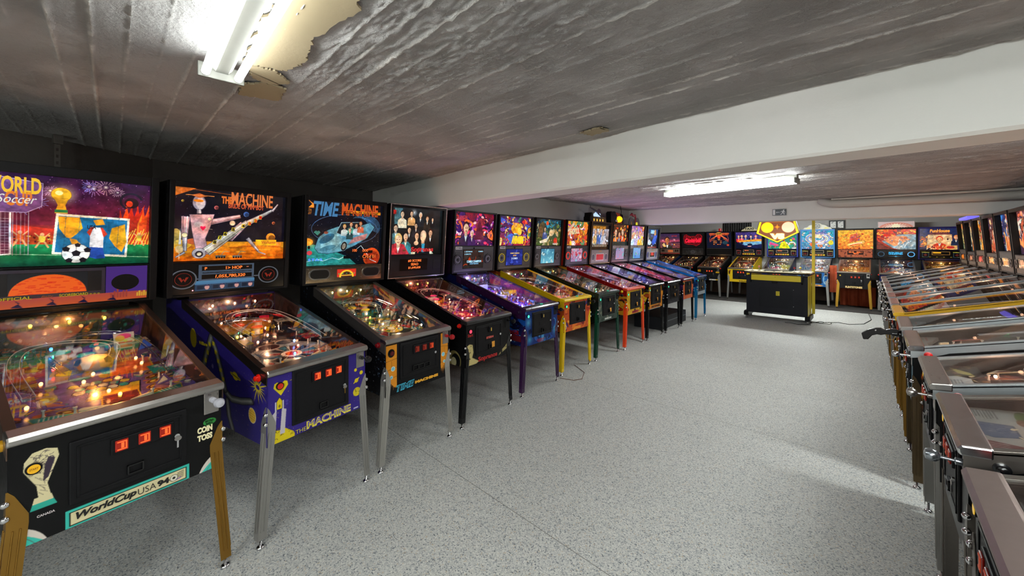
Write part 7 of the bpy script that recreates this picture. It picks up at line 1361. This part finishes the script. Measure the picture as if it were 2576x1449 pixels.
for i, y in enumerate(RY):
    pal = PALS[i]; near = i < 5
    ytop = i == 5
    c = dict(x=RX[i], y=y, rz=-90, W=.292 if i < 4 else .288, Wf=.30, Wt=.345, label=RL[i], group=G_R, cab=[(16, 15, 17), (15, 15, 16), (17, 16, 18), (14, 14, 16)][i % 4] if not ytop else (150, 60, 30),
             leg=RLg[i], bar=RB[i], rail=paint("mustard_rail", (190, 146, 24)) if ytop else (rail_s if i not in (0, 1) else steel_d), res_pf=170 if i in (1, 2, 3) else (110 if near else 80), seed=50 + i, pal=pal, near=near, door='wms' if i < 6 else 'stern',
             slot_glow=.14, door_z=(.565, .815), gz=(1.39, 1.862) if i % 2 else (1.42, 1.866), gx=.315, glass=glass_generic(BGS[i], pal + [(230, 220, 200)], 60 + i, [(-.3, .45, .10, pal[0], (60, 40, 30)), (.35, .5, .09, pal[1], (40, 30, 30))], 140, 30, 70), panel=panel_right(i),
             pf_base=(44, 42, 44), apron=[(34, 33, 34), (150, 150, 140), (150, 140, 130), (120, 112, 106)][i % 4] if near else (90, 60, 44), card=[(60, 60, 60), (190, 186, 176), (214, 220, 222), (170, 160, 150)][i % 4], lamp=(255, 190, 150), gi=[.5, .6, 1.1, .5, .8, 1.2, 1.4, 1.4, 1.4, 1.4, 1.4, 1.4, 1.4][i],
             start_m=lit((240, 190, 40), .6), knob=[steel, mat("ball_knob", (150, 156, 162), .2, .9), steel, chrome][i % 4] if near else chrome, button=[(200, 30, 30), (20, 20, 22), (190, 40, 40)][i % 3], rail_h=.045, rec=.05, gun=(i == 4), blade=(54, 48, 46), plastics=6 if near else 4, bulbs=8, text=[])
    if i in (1, 2): c['front'] = lambda W, i=i: front_flat(W, (40, 40, 44), [(150, 150, 150), (90, 90, 90), (20, 20, 22)], i, 30, lambda A, r: A.arc((-.24, .72), .05, 90, 300, .012, (226, 90, 30)), res=200)
    if i == 3: c['front'] = lambda W: front_flat(W, (30, 90, 110), [(60, 160, 180), (20, 20, 30)], 3, 30, res=160)
    if i == 1: c['side'] = swirl_side((30, 30, 32), [(60, 60, 60), (20, 20, 20)], 4, 20, res=60)
    if i < 3: c['sheet'] = (sheet_dark, sheet_paper, sheet_card)[i]
    if i in (4, 5, 2): c['side'] = swirl_side((30, 26, 90) if i == 4 else (60, 40, 30), [(60, 60, 190), (20, 20, 60)] if i == 4 else [(222, 110, 30), (236, 170, 40)], i, 20, res=60)
    t = pinball(c)
    if i == 4:       # launcher shaped like a revolver grip
        g = MB(); P = [(0, .02), (.035, .035), (.07, .03), (.10, .02), (.125, .032), (.16, .028), (.21, .008), (.25, -.022), (.238, -.066), (.205, -.062), (.18, -.03), (.15, -.018), (.125, -.02), (.10, -.012), (.07, -.01), (.0, -.012)]
        g.prism([(-.0 - a * .92, .80 + b * 1.1) for a, b in P], 0, .205, .237); gr = g.build("grip_launcher", mat("gun_black", (24, 22, 22), .3, .4), t, bevel=.006)
        annulus("trigger_guard", PL((.221, -.06, .772), (0, 1, 0), (0, 0, 1), (1, 0, 0)), 0, 0, .026, .021, -.004, .004, mat("guard_brass", (150, 124, 70), .3, .8), gr); MB().lathe((.221, -.002, .80), (0, -1, 0), [(.030, 0), (.030, .012), (.020, .02), (.020, .05)], 16).build("grip_collar", black_g, gr, smooth=True)
        MB().lathe((.2385, -.145, .812), (1, 0, 0), [(.006, -.002), (.006, .002), (.003, .003)], 10).build("grip_screw", chrome, gr, smooth=True)

# ------------------------------------------------------------------ toppers (parts of their machines)
def find(lbl): return next(o for o in bpy.data.objects if o.get("label") == lbl)
mk = {i: find(c['label']) for i, c in enumerate(M)}
# castle wall and winged dragon
t = thing("castle_topper", (0, 0, 0)); t.parent = mk[8]; t.location = (0, 1.10, 1.90)
MB().prism([(-.24, 0), (-.24, .075)] + sum([[(-.24 + .06 * k, .075), (-.24 + .06 * k, .10), (-.21 + .06 * k, .10), (-.21 + .06 * k, .075)] for k in range(8)], []) + [(.24, .075), (.24, 0)], 1, -.06, -.03).build("castle_wall", mat("castle_gold", (110, 84, 50), .4, .3, bump=(40, .6, .01)), t)
for k in range(4): sl("castle_window", PL((0, -.0605, 0), (1, 0, 0), (0, 0, 1), (0, -1, 0)), -.19 + .10 * k, .02, -.165 + .10 * k, .06, 0, .002, lit((255, 190, 70), 1.4), t)
MB().prism([(-.34, 0), (-.34, .09), (-.32, .09), (-.32, .12), (-.31, .12), (-.31, .16), (-.295, .14), (-.28, .165), (-.265, .14), (-.25, .16), (-.25, 0)], 1, -.08, .05).build("castle_tower", black, t)
d = MB().tube([(-.30, -.05, .30), (-.27, -.05, .27), (-.29, -.05, .25), (-.22, -.05, .235), (-.10, -.05, .20), (.0, -.05, .15), (.10, -.05, .09)], [.003, .006, .008, .014, .018, .014, .004], 10).build("dragon_body", mat("dragon_grey", (50, 48, 56), .4), t, smooth=True)
MB().add([(-.08, -.05, .20), (.06, -.02, .255), (.14, .0, .24), (.17, .01, .16), (.12, -.01, .17), (.07, -.02, .15), (.02, -.04, .165)] + [(-.08, -.044, .20), (.06, -.014, .255), (.14, .006, .24), (.17, .016, .16), (.12, -.004, .17), (.07, -.014, .15), (.02, -.034, .165)], [tuple(range(7)), tuple(range(13, 6, -1))] + [(k, (k + 1) % 7, 7 + (k + 1) % 7, 7 + k) for k in range(7)]).build("dragon_wing", mat("dragon_wing", (80, 60, 74), .5), d)
MB().prism([(-.06, .09), (-.07, .15), (.0, .19), (.09, .16), (.10, .09)], 1, -.03, .02).build("lit_crag", lit((190, 220, 255), 1.0), t)
# flame topper with a glowing globe
t = thing("flame_topper", (0, 1.10, 1.90)); t.parent = mk[9]; r = random.Random(5)
MB().prism([(-.30, 0), (-.31, .20), (-.27, .23), (-.24, .21), (-.16, .235), (-.12, .22), (-.12, 0)], 1, -.05, .05).build("black_flames", black, t)
MB().prism([(-.12, 0), (-.11, .22), (.02, .225), (.13, .21), (.20, .12), (.24, .0)], 1, .0, .05).build("flame_board", mat("flame_board", (120, 44, 22), .5, emit=.15, bump=(20, .4, .01)), t)
for k in range(9): x = .02 + .032 * k; MB().prism([(x, .0), (x - .004, .14), (x + .004, .22 - .006 * abs(k - 5)), (x + .02, .12), (x + .026, 0)], 1, .03 - .002 * k, .06).build("black_flame", black, t)
MB().ball((.07, -.02, .095), .060, 18, 12).build("glowing_globe", mat("amber_globe", (255, 180, 30), .3, emit=2.2, ec=(255, 180, 10)), t, smooth=True)
MB().ball((-.05, .0, .14), .055, 14, 10, (1, .6, 1.2)).build("horned_helmet", mat("helmet_metal", (70, 64, 60), .25, .9), t, smooth=True)
MB().ball((-.09, -.03, .05), .04, 14, 10).build("metal_shoulder", chrome, t, smooth=True)
# pair of domed plates with figures-free red scroll
t = thing("dome_topper", (0, 1.10, 1.90)); t.parent = mk[10]
for k, x in enumerate((-.16, .13)):
    A = Art(-.10, 0, .10, .16, 160, (70, 66, 74)); A.swirl([(110, 100, 110), (40, 36, 44), (200, 160, 60), (160, 90, 110)], random.Random(k), 22, .01, .03)
    mb = MB(); P = [(x + .10 * math.cos(R(a)), .165 * math.sin(R(a))) for a in np.linspace(0, 180, 17)]; mb.prism(P, 1, -.03, -.015); o = mb.build("dome_plate", mat("dome_grey", (90, 86, 92), .35), t)
    flat(PL((0, -.031, 0), (1, 0, 0), (0, 0, 1), (0, -1, 0)), [[(x - .03, .0), (x - .025, .05), (x - .012, .075), (x + .012, .075), (x + .025, .05), (x + .03, 0)]], "dome_print", ink((190, 150, 60) if k == 0 else (170, 90, 100)), o)
MB().tube([(-.20, -.02, .20), (-.14, -.03, .225), (-.06, -.03, .19), (.0, -.03, .215), (.03, -.03, .17), (.02, -.03, .05)], [.008, .03, .02, .022, .018, .012], 12).build("red_scroll", mat("red_scroll", (170, 60, 70), .3), t, smooth=True)
disc("yellow_badge", PL((0, -.035, .035), (1, 0, 0), (0, 0, 1), (0, -1, 0)), .06, 0, .034, 0, .012, lit((230, 220, 40), .8), t)
# spot lights of those toppers washing the ceiling
def wash(x, y, col, e, aim, size=R(75)):
    ld = bpy.data.lights.new("topper_light", 'SPOT'); ld.energy = e; ld.color = lin(col); ld.spot_size = size; ld.spot_blend = .8; ld.shadow_soft_size = .03
    o = bpy.data.objects.new("topper_light", ld); COL.objects.link(o); o.location = (x, y, 2.02); dv = Vector(aim) - Vector((x, y, 2.02)); o.rotation_euler = dv.to_track_quat('-Z', 'Y').to_euler()
wash(-3.60, 5.95, (150, 180, 255), 2.2, (-3.35, 5.95, 2.25)); wash(-3.62, 6.75, (255, 60, 60), 3.0, (-3.4, 7.1, 2.25)); wash(-3.60, 6.45, (230, 230, 255), 1.6, (-3.3, 6.5, 2.25))
# hanging hook above the flame topper
tag(MB().tube([(0, 0, 0), (.0, 0, -.02), (.015, 0, -.10), (.012, 0, -.20)], .006, 8).build("ceiling_hook", black, loc=(-3.55, 6.75, 2.245)), "thin black rod hanging from the ceiling above the glowing globe topper", "hook")

fb = lambda i: F[i]
# red beacon, TAXI sign, fan topper, river topper
b = MB().lathe((-.0, 1.15, 1.90), (0, 0, 1), [(.05, 0), (.05, .012), (.043, .014), (.043, .085), (.03, .10)], 20).build("red_beacon", mat("red_beacon", (120, 8, 12), .15, emit=.25, ec=(220, 20, 20)), fb(2), smooth=True)
A_ = [(-.20, .0), (-.185, .035), (-.13, .055), (-.12, .085), (-.07, .11), (.0, .12), (.07, .11), (.12, .085), (.13, .055), (.185, .035), (.20, .0)]
tx = MB().prism([(u + .02, 1.90 + v) for u, v in A_], 1, 1.00, 1.02).build("arched_sign", ink((206, 196, 156), .5), fb(3), bevel=.003)
lettering("TAXI", PL((0, .999, 0), (1, 0, 0), (0, 0, 1), (0, -1, 0)), -.10, 1.93, .13, 1.99, ink((24, 40, 30)), tx, n=.001, bold=.04)
wv = MB().prism([(-.30, 1.90), (-.27, 1.95), (-.21, 1.965), (-.17, 2.01), (-.10, 2.02), (-.06, 2.055), (.06, 2.055), (.10, 2.02), (.17, 2.01), (.21, 1.965), (.27, 1.95), (.30, 1.90)], 1, 1.0, 1.02).build("cloud_topper", ink((206, 206, 190), .5), fb(5), bevel=.003)
FP = PL((0, .999, 0), (1, 0, 0), (0, 0, 1), (0, -1, 0))
disc("fan_housing", FP, 0, 1.985, .075, 0, .03, ink((50, 54, 50)), wv); annulus("fan_rim", FP, 0, 1.985, .08, .07, 0, .035, ink((214, 210, 190)), wv)
for k in range(5): a = R(72 * k); disc("fan_blade", FP, .038 * math.cos(a), 1.985 + .038 * math.sin(a), .022, .03, .033, ink((120, 124, 116)), wv, n=10)
for s in (-1, 1): flat(FP, [[(s * .13, 1.92), (s * .24, 1.92), (s * .22, 1.945), (s * .16, 1.955)]], "cloud_print", ink((214, 200, 80)), wv)
tp = Art(-.30, 1.905, .30, 2.045, 120, (190, 170, 170)); tp.ell((0, 1.90), .28, .12, (200, 120, 100)); tp.ell((0, 1.90), .25, .10, (220, 190, 176))
for k in range(15): a = R(12 * k + 6); tp.line([(.19 * math.cos(a), 1.90 + .075 * math.sin(a)), (.25 * math.cos(a), 1.90 + .10 * math.sin(a))], .010, (180, 90, 70))
tp.ell((0, 1.93), .07, .06, (236, 226, 190)); wt = MB().box(-.31, .31, .99, 1.06, 1.90, 2.05).build("river_topper", mat("topper_mirror", (200, 190, 184), .2, .7), fb(7), bevel=.004)
tp.build("river_print", print_mat("topper_print", emit=.35), wt, lambda u, v: (u, .988, v))
for k in range(14): share("topper_lamp", shared(("tl",), lambda: MB().ball((0, 0, 0), .014, 10, 6).mesh("topper_lamp", ink((24, 22, 22), .3), True)), wt, (-.29 + .045 * k, .985, 1.898))
# purple lit strip on top of the last right-row backboxes
tag(MB().box(-.06, .06, -.38, .38, 0, .035).build("lit_tube_topper", lit((120, 110, 250), 1.1), loc=(1.08, 9.4, 1.905)), "glowing violet light strip lying on top of the far right backboxes", "light strip")

# ------------------------------------------------------------------ head-to-head arcade table with VS sign
t = thing("arcade_table", (-1.41, 8.98, 0), R(0), "black and yellow head-to-head arcade table with joysticks and lit VS sign on poles", "arcade machine")
dk = mat("charcoal_panel", (24, 25, 31), .5, bump=(120, .1, .001), spec=.2); ylw = mat("signal_yellow", (206, 186, 30), .35); cream = mat("cream_top", (226, 214, 170), .35)
MB().box(-.50, .50, .0, .50, .13, .88).build("cabinet", dk, t, bevel=.004)
sl("front_door", PL((0, 0, 0), (1, 0, 0), (0, 0, 1), (0, -1, 0)), -.27, .26, .27, .66, 0, .003, mat("charcoal_door", (21, 23, 28), .5, spec=.2), t, .001)
TP = PL((0, 0, 0), (1, 0, 0), (0, 0, 1), (0, -1, 0))
sl("cash_slot", TP, -.06, .74, .03, .80, 0, .012, black_g, t, .002); lk = sl("tag_label", TP, .005, .50, .065, .585, .004, .006, ylw, t)
lettering("PLAYER\nONE", TP, .012, .512, .058, .572, ink((110, 100, 20)), lk, n=.0065)
for z in (.31, .63): disc("door_screw", TP, .285, z, .006, .0, .006, chrome, t)
sl("yellow_panel", TP, -.41, .79, .41, .90, .0, .045, ylw, t, .004); disc("panel_screw", TP, 0, .865, .005, .045, .049, black, t)
for s in (-1, 1): MB().prism([(-.005, .74), (-.06, .79), (-.06, .93), (-.005, .93)], 0, s * .43, s * .405).build("panel_bracket", black, t)
MB().prism([(-.50, -.02), (-.56, .03), (-.56, .46), (-.50, .52), (.50, .52), (.56, .46), (.56, .03), (.50, -.02), (.47, -.06), (-.47, -.06)], 2, .925, .955).build("table_edge", black_g, t, bevel=.003)
MB().prism([(-.49, -.01), (-.55, .04), (-.55, .45), (-.49, .51), (.49, .51), (.55, .45), (.55, .04), (.49, -.01), (.46, -.05), (-.46, -.05)], 2, .955, .972).build("table_top", cream, t, bevel=.002)
MB().box(-.24, .24, .10, .42, .972, .978).build("table_screen", black_g, t)
for x, y, c in ((-.30, .12, (200, 110, 90)), (-.40, .03, (40, 110, 120)), (.30, .0, (170, 40, 50)), (.38, .10, (222, 190, 30))):
    j = disc("joystick_base", PL((x, y, .972), (1, 0, 0), (0, 1, 0), (0, 0, 1)), 0, 0, .03, 0, .006, black, t); MB().cyl((x, y, .978), (x, y, 1.04), .005, n=10).build("joystick_shaft", chrome, j); MB().ball((x, y, 1.055), .019, 14, 10).build("joystick_ball", ink(c, .2), j, smooth=True)
for k in range(6): disc("play_button", PL((-.18 + .075 * k, .02, .972), (1, 0, 0), (0, 1, 0), (0, 0, 1)), 0, 0, .014, 0, .008, ink((210, 206, 190) if k % 2 else (60, 60, 60), .25), t)
for s in (-1, 1):
    ft = MB().prism([(-.03, .06), (-.04, .12), (.0, .15), (.46, .15), (.50, .12), (.50, .06)], 0, s * .50 - .04, s * .50 + .04).build("foot", black, t, bevel=.004)
    for y in (.01, .43): c_ = MB().cyl((s * .50 - .012, y, .032), (s * .50 + .012, y, .032), .031, n=18).build("caster", mat("caster_grey", (120, 118, 114), .4), ft, smooth=True)
    MB().box(s * .515, s * .562, .50, .54, .14, 2.04 if s > 0 else 1.60).build("pole", ylw, t, bevel=.002) if s > 0 else None
MB().box(-.50, .54, .50, .53, 2.04, 2.065).build("sign_arm", ylw, t, bevel=.002); MB().box(.503, .508, .0, .5, .13, .90).build("side_edge", ylw, t)
# pentagon sign
SP2 = PL((-.02, .30, 0), (1, 0, 0), (0, 0, 1), (0, -1, 0)); PEN = [(-.30, 2.03), (.29, 2.03), (.36, 1.74), (.0, 1.535), (-.37, 1.735)]
sh_ = lambda k, P=PEN: [((u + .0) * k, 1.80 + (v - 1.80) * k) for u, v in P]
MB().prism([(u - .02, v) for u, v in sh_(1.0)], 1, .30, .38).build("sign_box", mat("sign_brown", (60, 34, 20), .4), t)
sgn = bpy.data.objects[-1] if False else [o for o in t.children if o.name.startswith("sign_box")][0]
A = Art(-.38, 1.52, .38, 2.04, 330, (110, 60, 34)); A.poly(sh_(.97), (250, 226, 30)); A.poly(sh_(.87), (120, 66, 36)); A.rect(-.2, 1.96, .2, 2.04, (200, 110, 40)); A.rect(-.13, 1.985, .11, 2.03, (235, 235, 235))
A.ell((-.17, 1.85), .105, .105, (250, 220, 20), out=(150, 80, 20), ow=.006); A.ell((.18, 1.85), .105, .105, (246, 206, 170), out=(150, 80, 30), ow=.006)
for k in range(8): a = R(45 * k); q = .06 if k % 2 == 0 else .035; A.poly([(.01 * math.cos(a + 1.57), 1.86 + .01 * math.sin(a + 1.57)), (q * math.cos(a), 1.86 + q * math.sin(a)), (-.01 * math.cos(a + 1.57), 1.86 - .01 * math.sin(a + 1.57))], (250, 150, 40))
m_ = (np.array(sh_(.985))); A.build("sign_face", print_mat("lit_sign_face", emit=1.0), sgn, lambda u, v: at(SP2, u, v, .002)) if False else None
# sign face cut to the pentagon: grid cells outside are dropped
ob = A.build("sign_face", print_mat("lit_sign_face", emit=1.0, sample=True), sgn, lambda u, v: at(SP2, u, v, .0015))
import bmesh
bm = bmesh.new(); bm.from_mesh(ob.data); P5 = sh_(.985)
def inside(x, y, P):
    c = False
    for i in range(len(P)):
        x0, y0 = P[i]; x1, y1 = P[(i + 1) % len(P)]
        if (y0 > y) != (y1 > y) and x < (x1 - x0) * (y - y0) / (y1 - y0) + x0: c = not c
    return c
bmesh.ops.delete(bm, geom=[v for v in bm.verts if not inside(v.co.x + .02, v.co.z, P5)], context='VERTS'); bm.to_mesh(ob.data); bm.free()
lettering("VS", SP2, -.135, 1.60, .135, 1.74, lit((226, 150, 40), 1), sgn, n=.003, bold=.16); lettering("VS", SP2, -.125, 1.61, .125, 1.73, lit((255, 250, 200), 1.2), sgn, n=.0045, bold=.09)
cable_m = mat("black_cable", (20, 20, 20), .5)
rc = random.Random(2)
def cable(name, pts, label, m=cable_m, r=.005):
    o = MB().tube(pts, r, 8).build(name, m, smooth=True); tag(o, label, "cable"); return o
def loops(x, y, n, rx, ry, seed):
    q = random.Random(seed); return [(x + rx * math.cos(k * .7) * (1 + q.uniform(-.3, .3)) + .012 * k, y + ry * math.sin(k * .7) * (1 + q.uniform(-.3, .3)), .007 + .002 * (k % 3)) for k in range(n)]
cable("power_cable", [(-.89, 9.2, .02), (-.86, 9.25, .007)] + loops(-.78, 9.35, 14, .08, .12, 3) + [(-.5, 9.6, .007), (-.35, 9.5, .007), (-.15, 9.75, .007), (-.05, 10.4, .007), (-.1, 11.3, .007)], "coiled black cable lying on the floor to the right of the arcade table")
cable("power_cable", [(-1.25, 8.9, .007), (-1.15, 8.93, .007), (-1.05, 8.86, .007), (-.98, 8.92, .007), (-.86, 8.95, .007)], "short black cable lying on the floor before the right foot of the arcade table")
cable("extension_cable", [(-2.55, 3.45, .005), (-2.40, 3.5, .005), (-2.36, 3.6, .005), (-2.46, 3.8, .005), (-2.7, 3.95, .005)], "thin brown cable curving on the floor between violet and yellow legged machines", mat("brown_cable", (110, 70, 56), .5), .003)

# ------------------------------------------------------------------ far end clutter
cloth = mat("orange_cloth", (150, 58, 20), .8, bump=(9, .8, .03)); ccloth = MB()
def drape(name, x0, x1, y, z0, z1, m, label, cat, seed, amp=.03, n=60):
    q = random.Random(seed); mb = MB(); ph = [q.uniform(0, 6) for _ in range(3)]
    f = lambda x, z: y + amp * (math.sin(x * 26 + ph[0] + z * 2) + .6 * math.sin(x * 61 + ph[1]) + .3 * math.sin(x * 11 + z * 9 + ph[2])) * (1.1 - z / (z1 + .2) * .6)
    nz = 8; vs = []
    for s in (0, .006):
        for j in range(nz + 1):
            for i in range(n + 1): x = x0 + (x1 - x0) * i / n; z = z0 + (z1 - z0) * j / nz; vs.append((x, f(x, z) + s, z))
    K = (n + 1) * (nz + 1); fs = []
    for j in range(nz):
        for i in range(n): a = j * (n + 1) + i; fs += [(a, a + 1, a + n + 2, a + n + 1), (K + a, K + a + n + 1, K + a + n + 2, K + a + 1)]
    o = mb.add(vs, fs).build(name, m, smooth=True, fix=False); return tag(o, label, cat)
drape("hanging_cloth", -.62, .02, 12.4, .02, .48, cloth, "rust-orange cloth hanging under the gold-legged far machine", "cloth", 1)
drape("hanging_cloth", -.795, -.66, 12.0, .35, 1.0, cloth, "orange cloth corner hanging between the whirlwind and stone-age machines", "cloth", 2, .02, 20)
drape("hanging_cloth", .82, 1.4, 13.13, .05, 1.3, mat("dark_cloth", (44, 22, 20), .85, bump=(9, .8, .03)), "dark maroon cloth hanging behind the rightmost far machines", "cloth", 3)
MB().box(-4.6, .8, 13.09, 13.11, .0, .62).build("back_board", mat("brown_board", (66, 42, 24), .6, bump=(12, .4, .01))); tag(bpy.data.objects["back_board"], "dark brown wooden board standing behind the legs of the far row", "board")
o = MB().box(-5.5, .9, 11.3, 13.05, .0, .012).build("floor_mat", mat("dark_mat", (58, 54, 52), .8)); tag(o, "dark floor covering under the far row of machines", "floor mat")
bl = thing("louvre_panel", (-3.04, 13.13, 1.98), 0, "dark corrugated louvre panel on the far wall above the machines", "panel"); mb = MB(); mb.box(-.38, .38, -.02, 0, -.19, .19); mb.build("panel_back", black, bl)
for k in range(12): MB().cyl((-.34 + .062 * k, -.022, -.18), (-.34 + .062 * k, -.022, .18), .024, n=10).build("panel_slat", mat("slat_grey", (46, 46, 46), .5), bl)
o = thing("picture_frame", (-.72, 13.12, 2.02), 0, "dark picture frame with two white sketches on the far wall", "picture"); MB().box(-.16, .16, -.03, 0, -.10, .12).build("frame", black, o, bevel=.003)
for x in (-.075, .075):
    A = Art(-.055, -.08, .055, .09, 120, (196, 196, 190)); A.swirl([(90, 90, 90), (60, 60, 60), (230, 230, 226)], random.Random(int(x * 100)), 24, .006, .02, outline=0); A.build("sketch", print_mat("sketch_print"), o, lambda u, v, x=x: (x + u, -.031, v))
o = MB().box(0, .02, -.09, .09, -.045, .045).build("orange_plate", mat("orange_plate", (190, 120, 30), .5), loc=(-5.60, 11.9, 2.06)); tag(o, "small orange plate on the left wall of the far bay", "sign")
o = MB().box(0, .02, -.035, .035, -.045, .045).build("wall_box", mat("wall_box", (110, 106, 100), .5), loc=(-5.60, 11.2, 2.06)); tag(o, "small grey switch box on the left wall of the far bay", "switch box")
o = MB().box(-.08, .08, -2.1, 2.1, -.04, .04).build("wall_duct", mat("duct_cream", (214, 212, 204), .5), loc=(-5.52, 10.8, 1.93)); tag(o, "pale cable duct along the left wall of the far bay", "duct")
ps = thing("subwoofer_box", (-2.95, 6.9, 0), 0, "dark low box standing on the floor under the last left row machines", "box"); MB().box(-.25, .25, -.3, .9, .0, .22).build("box_body", mat("box_dark", (18, 20, 26), .5), ps, bevel=.006)
MB().box(.25, .256, -.28, .88, .12, .135).build("box_trim", mat("box_trim", (100, 104, 110), .4, .6), ps)
